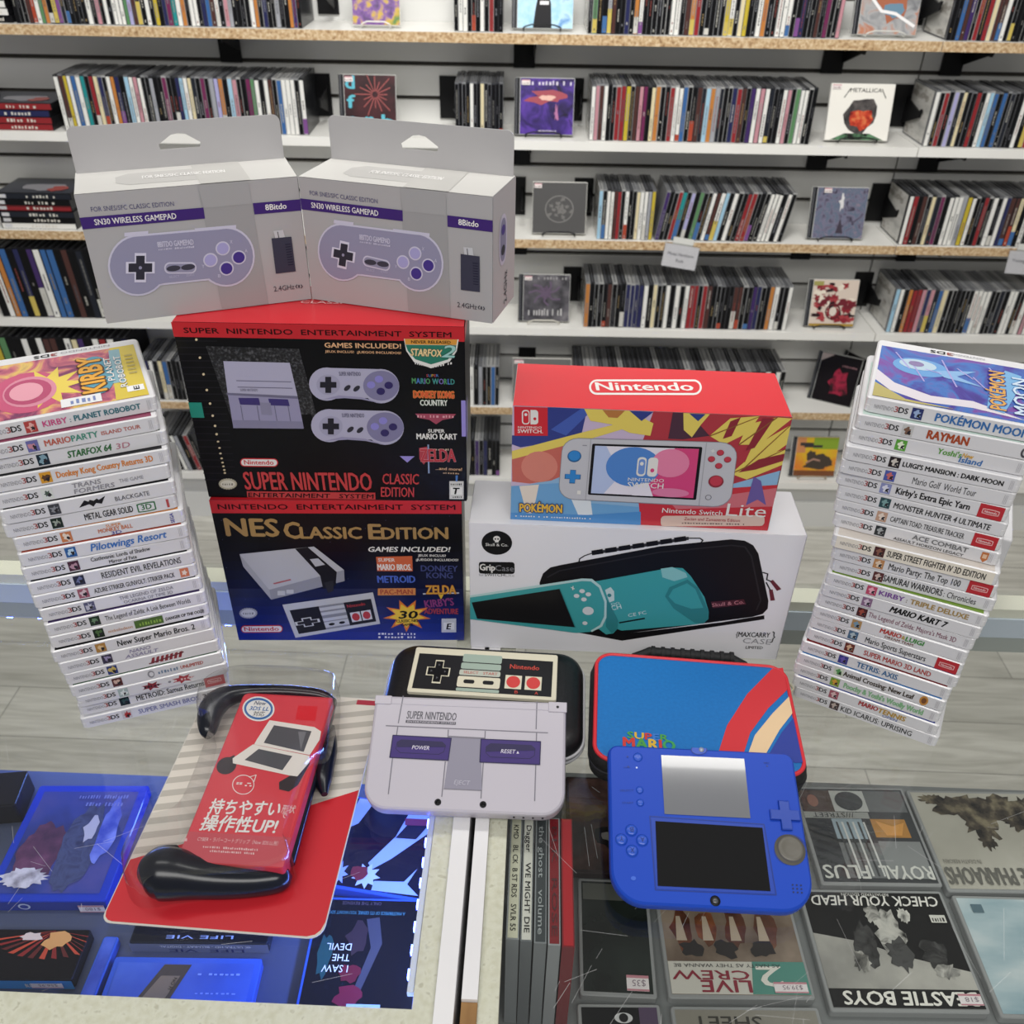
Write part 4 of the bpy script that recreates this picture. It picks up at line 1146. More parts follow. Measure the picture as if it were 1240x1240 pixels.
nintendo_oval(f, 265, 1142, 416, 1169, nred, off, nred, 3); f.star(292, 1098, 34, 20, M('#a9acb8'), 3, 22, .9); f.ell(292, 1098, 26, 14, M('#d3d5dc'), 4); f.scrib(272, 1102, 312, 1102, 8, M('#7b7e88'), 5, 3, 5)
f.scrib(760, 1180, 900, 1182, 7, off, 3, 5, 12); f.scrib(760, 1192, 900, 1194, 7, off, 3, 6, 12)
rd = random.Random(5)
for k in range(40): f.ell(rd.uniform(190, 1040), rd.uniform(745, 1150), 1.2, 1.2, M('#5a5f8a'), 2, n=5)
b.build('carton', t)

t, b, F, Tp, Rt, fr = carton('console_box', 'black retro console box with red title and two printed pads above the navy one', 'game console box', (-0.3205, 0.7375), (-0.0632, 0.7450), 0.1902, 0.1862, 0.088, (blk, nred, M('#15151a', 0.3)), 'red-banded console boxes in the middle stack')
SB = ((153, 688), (1070, 693), (1062, 64), (27, 52))
f = requad(F, SB)
F.rect(0, 0.925, 1, 1, nred, 2); F.text('SUPER  NINTENDO  ENTERTAINMENT  SYSTEM', 0.038, 0.947, 0.955, 0.947, 0.026, drk, 4, 3)
for k in range(22): f.line([(30 + k * 5, 120 + k * 24), (190 + k * 3, 120 + k * 24)], 4, M('#1c1b20', 0.3), 1)
f.poly([(150, 138), (480, 146), (520, 300), (560, 470), (262, 470)], ramp_mat('grey_speckle', [(0.42, '#0f0f12'), (0.56, '#303034'), (0.7, '#58585c')], 420, 2, rough=0.3), 2); f.poly([(262, 470), (240, 420), (520, 380), (560, 470)], blk, 3)
for k, (x, y) in enumerate(((117, 115), (129, 180), (141, 240), (152, 297), (163, 346), (172, 390), (180, 427), (185, 457), (190, 484), (195, 507), (198, 527), (202, 545), (205, 560), (208, 574), (211, 587), (213, 598))): f.ell(x, y, 4.6, 4.6 if k < 8 else 3.4, M('#dcc9a2'), 3, n=10)
f.poly([(85, 343), (132, 343), (142, 398), (93, 398)], M('#1f8f7c'), 2)
lil = M('#b2afc8', .35); lil2 = M('#9894b4', .35); pur = M('#3a2d70', .35); shade = M('#6f6c86', .35)
f.poly([(212, 192), (447, 196), (474, 318), (226, 308)], lil, 3); f.poly([(226, 308), (474, 318), (495, 432), (245, 432)], lil2, 3); f.poly([(222, 306), (474, 316), (476, 326), (224, 314)], shade, 4)
f.line([(258, 262), (452, 265)], 3, shade, 4); f.line([(262, 285), (456, 288)], 3, shade, 4); f.text('SUPER NINTENDO', 272, 300, 334, 300, 9, M('#5c5a70'), 4, 1)
f.poly([(264, 324), (336, 324), (343, 350), (270, 348)], pur, 5); f.poly([(370, 326), (440, 328), (446, 352), (376, 350)], pur, 5); f.poly([(340, 340), (378, 341), (384, 385), (346, 384)], M('#8a87a2'), 5)
for x in (272, 330, 392, 440): f.line([(x, 352), (x + 12, 430)], 3, shade, 4)
f.poly([(243, 405), (490, 408), (495, 434), (245, 434)], M('#85829e'), 4)
for dx, dy, s_ in ((0, 0, 1.0), (6, 150, 1.03)):
    X = lambda x: 515 + dx + (x - 515) * s_
    Y = lambda y: y + dy
    f.ell(X(578), Y(272), 63 * s_, 60, lil, 3, n=28); f.ell(X(768), Y(278), 65 * s_, 62, lil, 3, n=28); f.poly([(X(570), Y(213)), (X(770), Y(217)), (X(770), Y(322)), (X(575), Y(320))], lil, 3)
    f.poly([(X(560), Y(328)), (X(640), Y(322)), (X(700), Y(326)), (X(770), Y(340)), (X(700), Y(318)), (X(620), Y(312))], lil2, 4)
    f.ell(X(769), Y(276), 63 * s_, 54, M('#807ca0', .35), 4, n=28); f.ell(X(583), Y(274), 42, 37, M('#a5a2bc', .35), 4, n=24); dpad(f, X(583), Y(274), 29, M('#26252e', .35), 5)
    for x, y, m in ((762, 252, '#8d86d0'), (734, 273, '#8d86d0'), (796, 274, '#2c2160'), (768, 296, '#2c2160')): f.ell(X(x), Y(y), 15, 13, M(m, .3), 6, n=16)
    for x, y in ((650, 285), (683, 287)): f.ell(X(x), Y(y), 14, 8, M('#33323c'), 5, -0.7, n=14)
    f.text('SUPER NINTENDO', X(622), Y(241), X(698), Y(241), 14, M('#62607a'), 5, 2)
f.text('GAMES INCLUDED!', 572, 140, 840, 142, 17, M('#e3b184'), 3, 5); f.text('JEUX INCLUS!  ¡JUEGOS INCLUIDOS!', 573, 158, 840, 162, 8, M('#e3b184'), 3, 4)
f.poly([(850, 107), (1042, 108), (1035, 150), (1010, 188), (945, 212), (885, 190), (858, 150)], off, 3); f.poly([(853, 107), (1038, 108), (1034, 128), (855, 127)], M('#e09a3a'), 4)
f.text('NEVER RELEASED', 876, 122, 1014, 123, 10, ink, 5, 4); f.poly([(856, 128), (1034, 129), (1028, 150), (1004, 180), (945, 198), (890, 180), (864, 150)], M('#227a64'), 4)
f.text('STARFOX', 874, 166, 984, 170, 25, M('#f0d9a0'), 6, 4, 0.15, out=M('#8a3a24')); f.text('2', 982, 170, 1030, 172, 42, M('#9ecfc8'), 7, 4, 0.2, out=M('#1d4f4a'))
f.scrib(880, 195, 940, 208, 8, off, 5, 4, 8); f.scrib(950, 210, 1020, 196, 8, off, 5, 5, 8)
multi(f, 'SUPER', 928, 243, 972, 243, 9, ['#b84a4a', '#4a7ac0', '#c8a03c']); multi(f, 'MARIO WORLD', 877, 267, 1028, 270, 19, ['#4a8f5a', '#4a78c0', '#3f8f8a', '#7a6ab0'], bold=5)
f.text('DONKEY KONG', 884, 318, 1025, 319, 24, M('#d9552c'), 4, 5, out=M('#e8a050'), ow=4); f.text('COUNTRY', 907, 346, 1002, 346, 20, off, 4, 4, out=M('#3c7a4a'))
f.poly([(888, 376), (1032, 376), (1018, 392), (985, 398), (962, 414), (938, 398), (902, 392)], M('#a3445a'), 3); f.scrib(895, 390, 1028, 390, 10, M('#e0a8b0'), 4, 7, 12)
f.text('SUPER', 934, 444, 992, 444, 12, off, 3, 5); f.text('MARIO KART', 894, 468, 1035, 468, 20, off, 3, 5)
f.poly([(902, 500), (930, 495), (932, 540), (918, 560), (903, 540)], M('#b03a48'), 3); f.line([(934, 488), (936, 590)], 5, M('#8fa4c8'), 5); f.text('ZELDA', 908, 548, 1030, 548, 44, M('#b8323f'), 4, 4, out=M('#e0b0b0'), ow=2)
f.scrib(960, 508, 1010, 508, 7, M('#c8b8a0'), 4, 3, 6); f.text('...and more!', 960, 578, 1052, 581, 10, M('#e0b184'), 3, 4); f.scrib(985, 592, 1045, 594, 6, M('#c0a080'), 3, 2, 7)
f.poly([(833, 530), (886, 530), (860, 553)], M('#9a8ed8'), 3)
nintendo_oval(f, 268, 543, 403, 574, NRED, off, NRED, 3); rdt = M('#c23b3c', .35)
f.text('SUPER NINTENDO', 287, 657, 736, 656, 62, rdt, 3, 2.5); f.poly([(290, 664), (746, 664), (747, 689), (292, 687)], rdt, 3); f.text('ENTERTAINMENT   SYSTEM', 296, 684, 742, 685, 15, blk, 4, 3, 0.1)
f.text('CLASSIC', 774, 632, 902, 632, 37, rdt, 3, 2, 0.12); f.text('EDITION', 767, 678, 885, 678, 34, rdt, 3, 2, 0.12)
f.star(223, 638, 34, 21, M('#b9b39c'), 3, 22, .9); f.ell(223, 638, 26, 14, M('#d8d4c6'), 4); f.scrib(203, 642, 243, 642, 8, M('#7b776a'), 5, 3, 5)
f.rect(1008, 619, 1058, 684, M('#d6d6d6'), 3); f.rect(1013, 640, 1053, 668, M('#f0f0f0'), 4); f.text('T', 1022, 665, 1044, 665, 22, ink, 5, 7, 0.2); f.scrib(1012, 633, 1054, 633, 7, M('#3a3a3a'), 4, 3, 6); f.scrib(1012, 679, 1054, 679, 6, M('#3a3a3a'), 4, 4, 6)
f.poly([(1050, 327), (1066, 327), (1068, 457), (1052, 457)], M('#9a8ed8'), 3); f.poly([(1030, 598), (1038, 598), (1036, 620), (1030, 620)], M('#4a7ac0'), 3)
Rt.rect(0, 0.925, 1, 1, nred, 2); Rt.rect(0, 0.37, 0.25, 0.58, M('#9a8ed8'), 2)
Tp.text('CLASSICS', 0.405, 0.52, 0.615, 0.52, 0.06, M('#e8b0b0'), 3, 4)
b.build('carton', t)

# --- the two gamepad cartons on top, set in a shallow V
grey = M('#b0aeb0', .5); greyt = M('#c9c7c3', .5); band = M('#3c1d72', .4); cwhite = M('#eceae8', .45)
GPL = ((-0.3735, 0.7282), (-0.2090, 0.7964)); GPR = ((-0.2086, 0.7964), (-0.0388, 0.7522))


def gamepad_front(f, right):
    """printed front in the first crop's drawing units (y down)"""
    f.poly([(700, 680), (885, 670), (958, 1100), (790, 1115)], M('#a09fa1', .5), 2)
    f.poly([(700, 680), (885, 668), (897, 745), (725, 760)], M('#a8a7a9', .5), 3)
    f.text('FOR SNES/SFC CLASSIC EDITION', 322, 772, 617, 752, 16, M('#55537a'), 3, 0.5)
    f.poly([(280, 793), (722, 758), (728, 797), (292, 834)], band, 3); f.text('SN30 WIRELESS GAMEPAD', 336, 819, 626, 797, 20, cwhite, 4, 2.5)
    f.poly([(900, 743), (1085, 728), (1090, 768), (906, 783)], band, 3); f.text('8Bitdo', 947, 768, 1023, 762, 20, cwhite, 4, 4)
    # printed pad
    ol = M('#cfcbe0', .4); body = M('#9492ae', .4)
    for k, m in ((0, ol), (7, body)):
        f.ell(490, 960, 107 - k, 108 - k, m, 4 + (k > 0) * 2, n=32); f.ell(805, 932, 103 - k, 106 - k, m, 4 + (k > 0) * 2, n=32)
        f.poly([(480, 853 + k), (800, 827 + k), (812, 1000 - k), (740, 1015 - k), (585, 1030 - k), (500, 1040)], m, 4 + (k > 0) * 2)
    f.poly([(440, 846), (525, 840), (525, 852), (440, 860)], ol, 3); f.poly([(690, 832), (840, 820), (840, 834), (700, 845)], ol, 3)
    dpad(f, 498, 968, 42, M('#33323e', .4), 7, outline=M('#d9d6ea')); f.ell(498, 968, 6, 6, M('#9492ae'), 10, n=10)
    f.rr(583, 950, 698, 990, 19, ol, 7); f.rr(588, 955, 693, 985, 15, body, 8)
    f.ell(616, 971, 25, 10, M('#3a3948', .4), 9, -0.1); f.ell(668, 967, 25, 10, M('#3a3948', .4), 9, -0.1)
    for x, y, m in ((792, 902, '#a9a4d6'), (748, 943, '#a9a4d6'), (850, 934, '#44308a'), (806, 973, '#44308a')):
        f.ell(x, y, 26, 25, ol, 7, n=22); f.ell(x, y, 21, 20, M(m, .35), 8, n=22)
    for s_, x, y in (('X', 818, 884), ('A', 872, 916), ('Y', 718, 970), ('B', 776, 1004)): f.text(s_, x, y, x + 9, y, 11, ol, 8, 1)
    f.text('8BITDO GAMEPAD', 560, 897, 688, 888, 19, M('#d0cde2'), 8, 3); f.scrib(562, 908, 690, 899, 7, M('#d0cde2'), 8, 3, 20)
    f.text('SELECT', 602, 1005, 638, 1003, 8, M('#c0bdd6'), 8, 0); f.text('START', 663, 1000, 692, 998, 8, M('#c0bdd6'), 8, 0)
    # printed receiver
    f.poly([(975, 842), (1010, 838), (1018, 866), (982, 868)], M('#c9c9ce'), 4); f.poly([(968, 868), (1040, 862), (1056, 985), (984, 993)], M('#36364a', .4), 5); f.line([(990, 845), (995, 866)], 3, M('#55555c'), 5)
    for k in range(9): f.line([(1018 + k * 1.4, 890 + k * 9), (1036 + k * 1.4, 888 + k * 9)], 3, M('#25253a'), 6)
    f.text('2.4GHz', 978, 1056, 1052, 1048, 17, M('#3c3b46'), 4, 0.5); f.ell(1068, 1039, 3, 6, M('#3c3b46'), 4)
    for q in (-12, 12): f.line([(1068 + q * .6, 1033), (1068 + q, 1039), (1068 + q * .6, 1045)], 3, M('#3c3b46'), 4)


for side, (pl, pr) in enumerate((GPL, GPR)):
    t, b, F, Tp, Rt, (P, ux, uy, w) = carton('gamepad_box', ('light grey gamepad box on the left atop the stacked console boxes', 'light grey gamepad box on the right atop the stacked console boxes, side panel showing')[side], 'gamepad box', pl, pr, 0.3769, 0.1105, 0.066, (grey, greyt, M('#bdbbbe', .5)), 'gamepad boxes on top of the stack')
    # both fronts carry the same print: use the left box's drawing units
    f = requad(F, ((382, 1165), (1115, 1085), (1063, 648), (258, 712)))
    gamepad_front(f, side)
    Tp.rr(0.2, 0.3, 0.76, 0.78, 0.24, M('#b3b1ae', .5), 1) if False else Tp.poly([(0.24, 0.22), (0.70, 0.22), (0.76, 0.34), (0.76, 0.62), (0.70, 0.76), (0.24, 0.76), (0.18, 0.62), (0.18, 0.34)], M('#b7b5b2', .5), 1)
    Tp.poly([(0.55, 0), (0.78, 0), (0.76, 1), (0.53, 1)], M('#bab8b4', .5), 2); Tp.text('FOR SNES/SFC CLASSIC EDITION', 0.3, 0.45, 0.68, 0.45, 0.13, cwhite, 3, 2)
    if side: Rt.rr(0.25, 0.4, 0.6, 0.8, 0.15, M('#cfcbe0', .4), 2); Rt.rr(0.3, 0.43, 0.55, 0.77, 0.11, M('#8a88a8', .4), 3); Rt.ell(.42, .68, .08, .04, M('#44308a'), 4); Rt.ell(.42, .52, .08, .04, M('#33323e'), 4); Rt.text('2.4GHz', 0.62, 0.05, 0.62, 0.32, 0.13 * 0.6, M('#3c3b46'), 3, 1)
    b.build('carton', t)
    # hanging tab with its slot, standing on the back edge
    b = MB(); H0 = 0.1106; Ht = 0.0375; yb = 0.0625; n_ = 7
    T = Matrix(((ux.x, 0, -uy.x, 0), (ux.y, 0, -uy.y, 0), (0, 1, 0, 0), (0, 0, 0, 1)))
    O = P(w / 2, yb, H0)
    out = rrect(w * 0.985, Ht, (0.0006, 0.0006, 0.006, 0.006), 4)
    hole = [(-0.0165, -0.004), (0.0165, -0.004), (0.0175, 0.000), (0.006, 0.0075), (0.0, 0.0085), (-0.006, 0.0075), (-0.0175, 0.000)]
    fr_ = lambda p, d: O + ux * p[0] + Vector((0, 0, p[1] + Ht / 2)) + uy * d
    me_c = bpy.data.curves.new('tab', 'CURVE'); me_c.dimensions = '2D'; me_c.fill_mode = 'BOTH'; me_c.extrude = 0.0004
    for L in (out, hole):
        sp = me_c.splines.new('POLY'); sp.points.add(len(L) - 1); sp.use_cyclic_u = True
        for q, p in zip(sp.points, L): q.co = (p[0], p[1], 0, 1)
    oc = bpy.data.objects.new('tab', me_c); mm = bpy.data.meshes.new_from_object(oc)
    b.add([fr_((v.co.x, v.co.y), 0.0006 - v.co.z) for v in mm.vertices], [list(p.vertices) for p in mm.polygons], M('#b3b1b3', .5))
    bpy.data.objects.remove(oc); bpy.data.curves.remove(me_c); bpy.data.meshes.remove(mm)
    b.build('hang_tab', t)

# --- white accessory box with the red handheld-console box on it
wcard = ramp_mat('white_card', [(0.3, '#e9e8ee'), (0.7, '#f1f0f4')], 4, 2, rough=0.45)
t, b, F, Tp, Rt, fr = carton('accessory_box', 'large white box printed with a black carry case and teal handhelds', 'accessory box', (-0.0612, 0.7365), (0.2755, 0.7335), 0.0004, 0.1698, 0.078, (wcard, wcard, wcard))
f = requad(F, ((14, 1097), (1073, 1108), (1189, 649), (11, 600)))
f.ell(116, 680, 57, 48, M('#101012'), 2, n=36); f.ell(116, 663, 13, 11, off, 3); f.rect(109, 668, 123, 678, off, 3); f.ell(111, 664, 3.4, 3.4, M('#101012'), 4, n=10); f.ell(121, 664, 3.4, 3.4, M('#101012'), 4, n=10); f.text('Skull & Co.', 74, 692, 158, 694, 11, off, 3, 1)
f.rr(48, 757, 181, 804, 10, M('#101012'), 2); f.text('Grip', 52, 790, 108, 791, 25, off, 3, 5); f.text('Case', 109, 791, 178, 793, 22, M('#8f8f94'), 3, 0)
f.text('for', 48, 814, 66, 814, 10, M('#8f8f94'), 2, 0); f.text('SWITCH', 70, 814, 143, 814, 11, M('#2a2a2c'), 2, 1); f.text('Lite', 147, 815, 180, 815, 11, M('#b0b0b4'), 2, 0)
cb = M('#141316', .45)
f.poly([(272, 880), (272, 835), (285, 800), (312, 776), (350, 766), (700, 690), (940, 662), (985, 667), (1012, 684), (1028, 715), (1055, 890), (1052, 920), (1035, 940), (1000, 952), (560, 1030), (300, 1000)], cb, 2)
f.line([(300, 815), (345, 788), (700, 712), (940, 684), (985, 690), (1005, 725), (1030, 890), (1015, 925)], 5, M('#2b2a2e'), 3)
f.line([(415, 752), (418, 740), (436, 728), (462, 718)], 4, cb, 3); f.line([(788, 658), (836, 658), (846, 666), (838, 676), (800, 684)], 4, cb, 3)
for k in range(7):
    x = 460 + k * 48; y = 716 - k * 8.6; f.poly([(x, y - 8), (x + 40, y - 15), (x + 42, y + 3), (x + 2, y + 10)], cb, 4); f.poly([(x + 38, y - 10), (x + 50, y - 12), (x + 50, y), (x + 38, y + 2)], M('#3a393d'), 3)
wine = M('#6a2130'); f.poly([(1062, 818), (1072, 812), (1098, 846), (1084, 853)], wine, 3); f.poly([(1058, 850), (1070, 848), (1076, 888), (1062, 890)], wine, 3); f.line([(1040, 785), (1056, 790), (1052, 812), (1066, 818)], 4, cb, 3); f.line([(1050, 822), (1062, 850)], 4, cb, 3)
f.poly([(866, 898), (975, 886), (982, 905), (872, 922)], M('#4a1a24'), 3); f.text('Skull & Co.', 870, 917, 976, 902, 13, M('#d08a90'), 4, 0.5)
tl = M('#3fa3a6', .4); tl2 = M('#2f8488', .4); tl3 = M('#55b6b6', .4)
f.poly([(300, 985), (560, 1030), (900, 975), (1040, 945), (1040, 960), (560, 1055), (300, 1010)], cb, 1)
f.poly([(470, 828), (740, 770), (775, 772), (800, 800), (845, 880), (858, 935), (856, 960), (842, 978), (815, 984), (560, 1015), (520, 1000)], tl, 4)
f.poly([(700, 775), (740, 768), (785, 790), (790, 806), (745, 822), (705, 808)], M('#8cc8c8', .3), 5); f.poly([(712, 880), (728, 845), (790, 815), (825, 845), (858, 935), (856, 962), (838, 980), (810, 978), (740, 925)], tl2, 6); f.poly([(724, 880), (740, 852), (788, 828), (815, 850), (840, 920), (800, 925), (745, 905)], tl, 7)
f.poly([(505, 860), (525, 848), (537, 865), (537, 900), (520, 908)], M('#c9dede'), 5); f.ell(520, 880, 7, 7, tl2, 6); f.text('CH', 528, 938, 562, 930, 17, M('#cfe4e4'), 5, 2); f.text('DO', 528, 920, 556, 913, 9, M('#cfe4e4'), 5, 0); f.text('CE FC', 585, 962, 648, 948, 12, M('#cfe4e4'), 5, 1); f.line([(553, 985), (640, 966)], 6, cb, 5)
f.poly([(14, 895), (425, 820), (455, 820), (480, 838), (500, 880), (548, 975), (548, 1005), (530, 1026), (505, 1030), (480, 1010), (450, 1022), (400, 1028), (14, 985)], tl, 7); f.poly([(490, 860), (520, 910), (548, 975), (546, 1008), (525, 1026), (505, 1000), (508, 930)], tl2, 8)
f.poly([(14, 890), (425, 815), (460, 816), (490, 842), (510, 900), (508, 965), (492, 1000), (455, 1022), (452, 1016), (485, 994), (500, 960), (502, 905), (484, 850), (456, 826), (425, 825), (14, 898)], M('#b9dada', .3), 9)
f.poly([(20, 918), (345, 857), (398, 1006), (40, 982)], M('#19181a', .3), 8); f.line([(345, 857), (398, 1006)], 3, tl2, 9)
for x, y, r in ((424, 864, 10), (404, 883, 10), (446, 876, 10), (430, 896, 10), (444, 940, 20), (432, 988, 9)): f.ell(x, y, r, r * .8, M('#dcdee0', .35), 10, n=18)
f.line([(385, 850), (397, 856)], 3, off, 10); f.line([(392, 845), (391, 860)], 3, off, 10)
f.text('{MAXCARRY', 945, 1026, 1054, 1026, 17, ink, 3, 2); f.text('}', 1058, 1036, 1070, 1036, 30, ink, 3, 0); f.text('CASE', 965, 1049, 1056, 1052, 18, M('#9a9aa0'), 3, 0); f.text('LIMITED', 975, 1070, 1030, 1070, 10, ink, 3, 1)
b.build('carton', t)

t, b, F, Tp, Rt, fr = carton('console_box', 'red-topped handheld console box with a printed grey console, on the white accessory box', 'game console box', (-0.0196, 0.7452), (0.2372, 0.7400), 0.1706, 0.1290, 0.0885, (M('#8fb8dc', .3), M('#d8222e', .35), M('#cfcfd4', .4)))
f = requad(F, ((165, 582), (1038, 630), (1113, 236), (176, 202)))
# bold comic swooshes in the box's colours (plain shapes only)
f.poly([(176, 202), (700, 218), (650, 320), (420, 420), (165, 480)], M('#c9b6d2', .3), 1); f.poly([(640, 214), (1113, 236), (1085, 420), (900, 470), (600, 330)], M('#b03440', .3), 1)
nav = M('#2c3a86', .3); gy = M('#e6cf62', .3); mar = M('#8c2433', .3); crm = M('#efe6d8', .3); skb = M('#6ea6d6', .3); cor = M('#c8665a', .3)
f.poly([(290, 206), (420, 210), (400, 300), (330, 320), (200, 340), (172, 330), (172, 300), (270, 300)], nav, 2); f.poly([(300, 280), (400, 206), (440, 208), (350, 300)], M('#405bb0', .3), 3)
f.poly([(172, 352), (420, 285), (560, 250), (590, 262), (440, 308), (172, 380)], gy, 3); f.poly([(172, 380), (340, 335), (352, 430), (300, 452), (230, 462), (172, 455)], cor, 2); f.ell(262, 405, 60, 52, M('#d88374', .3), 3)
f.poly([(410, 206), (560, 212), (640, 258), (630, 300), (560, 290), (500, 262), (430, 250)], gy, 4); f.poly([(470, 208), (545, 212), (520, 240), (490, 238)], M('#b8763c', .3), 5); f.poly([(560, 214), (640, 218), (600, 250)], nav, 5)
f.poly([(690, 310), (705, 218), (760, 220), (830, 300), (740, 312)], M('#4a2a3c', .3), 3); f.poly([(740, 222), (830, 226), (800, 262), (770, 305), (742, 280)], gy, 4); f.poly([(760, 224), (815, 226), (790, 250)], nav, 5)
for k, (P_) in enumerate((((830, 300), (900, 240), (1000, 232), (960, 290), (880, 330)), ((930, 330), (960, 260), (1060, 236), (1112, 240), (1000, 330)), ((940, 420), (975, 340), (1108, 262), (1100, 330), (1000, 400)), ((905, 430), (950, 390), (1095, 345), (1085, 400), (960, 450)))): f.poly(P_, gy, 3 + k % 2); f.line([P_[0], P_[2]], 4, M('#8a5a2c'), 6)
f.poly([(900, 250), (935, 236), (905, 300), (875, 310)], mar, 5); f.poly([(1010, 240), (1050, 240), (985, 340), (955, 350)], mar, 5); f.poly([(930, 425), (1000, 380), (1090, 360), (1085, 385), (990, 415)], mar, 6)
f.poly([(165, 470), (340, 460), (430, 530), (600, 545), (600, 606), (165, 582)], skb, 2); f.poly([(195, 470), (260, 465), (240, 560), (220, 570)], M('#e8dcd0', .3), 3); f.poly([(360, 500), (430, 510), (440, 590), (400, 594)], M('#dfe6ec', .3), 3); f.poly([(165, 560), (420, 570), (600, 560), (600, 608), (165, 584)], M('#4f8fce', .3), 3)
f.poly([(590, 500), (1075, 470), (1038, 630), (600, 608)], M('#c8303c', .3), 2); f.poly([(700, 530), (1070, 480), (1060, 545), (720, 552)], M('#d0707a', .3), 3); f.poly([(960, 540), (985, 440), (1010, 455), (1030, 540), (1000, 520)], M('#6a5aa0', .3), 4)
f.rect(181, 203, 290, 300, M('#cf2030', .35), 6); 
f.rr(206, 214, 231, 262, 10, off, 7); f.rr(210, 218, 228, 258, 7, M('#cf2030', .35), 8); f.ell(219, 229, 5, 5, off, 9, n=12); f.rr(234, 214, 259, 262, 10, off, 7); f.rect(234, 214, 240, 262, off, 7); f.ell(248, 243, 5, 5, M('#cf2030', .35), 8, n=12); f.text('NINTENDO', 193, 275, 270, 276, 7, off, 7, 2); f.text('SWITCH.', 192, 290, 274, 291, 12, off, 7, 4)
g = f.sub((322, 514), (906, 548), (930, 322), (339, 306), quad=((0, 0), (228, 0), (228, 100), (0, 100)))
g.rr(0, 0, 228, 100, 22, M('#8e8e98', .35), 5); g.rr(0.8, 1.4, 227.2, 99, 21, M('#c4c4cb', .35), 6); g.rect(38, 1.5, 39, 98.5, M('#a4a4ac'), 7); g.rect(188, 1.5, 189, 98.5, M('#a4a4ac'), 7)
g.rr(41, 10, 184, 92, 2, M('#17161a', .3), 8); scx = M('#e8e4f0', .3)
g.rect(45, 13, 180, 89, scx, 9)
g.poly([(112, 13), (180, 13), (180, 89), (150, 89), (120, 60)], M('#d8447e', .3), 10); g.ell(98, 58, 36, 31, M('#4f86d0', .3), 11, n=32); g.poly([(45, 13), (62, 13), (80, 40), (70, 70), (60, 89), (45, 89)], M('#b7c6ea', .3), 10); g.ell(146, 66, 24, 22, M('#e884a8', .3), 12, n=30); g.ell(150, 20, 24, 7, M('#e080a8', .3), 12, n=24); g.poly([(100, 13), (128, 13), (120, 34), (104, 30)], scx, 12)
g.rr(103, 44, 115, 74, 5, off, 13); g.rr(105, 47, 113.5, 71, 4, M('#6f94d6', .3), 14); g.ell(109, 64, 2.4, 3, off, 15, n=12); g.rr(117, 44, 130, 74, 5, off, 13); g.ell(123.5, 54, 2.6, 3.2, M('#d8447e'), 14, n=12)
g.text('NINTENDO', 93, 36, 140, 36, 5, off, 13, 1); g.text('SWITCH', 93, 26, 140, 26, 8, off, 13, 2)
blu = M('#2e86cf', .3); brd = M('#c23a4c', .3)
g.ell(18, 71, 9.5, 9.5, M('#1f5f96', .3), 8, n=24); g.ell(18, 72, 8, 8, blu, 9, n=24); dpad(g, 18, 38, 11, M('#1f5f96', .3), 7); dpad(g, 18, 38.6, 10, blu, 9)
for x, y in ((207, 84), (207, 64), (197, 74), (217, 74)): g.ell(x, y, 4.6, 4.6, M('#8e2a38', .3), 8, n=18); g.ell(x, y + .6, 4, 4, brd, 9, n=18)
g.ell(206, 40, 9.5, 9.5, M('#8e2a38', .3), 8, n=24); g.ell(206, 41, 7.6, 7.6, brd, 9, n=24); g.rect(26, 10, 31, 16, off, 8); g.ring(199, 15, 4, 4, .8, M('#6a6a72'), 8); g.rect(28, 88, 34, 89.5, M('#8e8e98'), 8); g.rect(195, 86, 200, 87, off, 8); g.rect(197, 84, 198, 89, off, 8)
f.text('POKÉMON', 196, 555, 335, 560, 27, M('#e8b83a', .3), 8, 5, out=M('#27407a', .3), ow=6)
f.text('Nintendo Switch', 672, 562, 878, 574, 16, off, 7, 1.5); f.text('Lite', 890, 574, 1028, 582, 42, off, 7, 0)
f.rr(668, 574, 1026, 612, 14, M('#dcc0b4', .35), 6); f.text('Zacian and Zamazenta Edition', 748, 589, 940, 597, 10, M('#a83a44'), 7, 1); f.scrib(730, 601, 960, 608, 5, M('#6a5a58'), 7, 4, 24); f.scrib(180, 572, 435, 584, 5, off, 7, 9, 30)
Tp = requad(Tp, ((176, 200), (1114, 234), (1062, 88), (190, 52)))
nintendo_oval(Tp, 440, 110, 820, 163, off, M('#d8222e', .35), off, 2, t=0.13)
Rt.rect(0.02, 0.02, 0.98, 0.98, M('#c9a84a', .35), 1); Rt.poly([(0, 0.3), (1, 0.5), (1, 0.75), (0, 0.6)], mar, 2); Rt.poly([(0, 0), (1, 0), (1, 0.3), (0, 0.2)], M('#b8bccc', .35), 2)
b.build('carton', t)

# ------------------------------------------------------------------ two stacks of white handheld-game cases
plast = ramp_mat('white_case_plastic', [(0.3, '#dddcdf'), (0.7, '#e6e5e7')], 12, 2, rough=0.25, coat=0.2)
sleeve = M('#dddce0', 0.3); sleeve2 = M('#ece4d6', 0.3)
gd = M('#5d5c60', .4); dk = M('#18181b', .4); g8 = M('#8d8c92', .4); rr3 = M('#a3504e', .4)
LEN, TH, DEP = 0.1428, 0.0149, 0.128
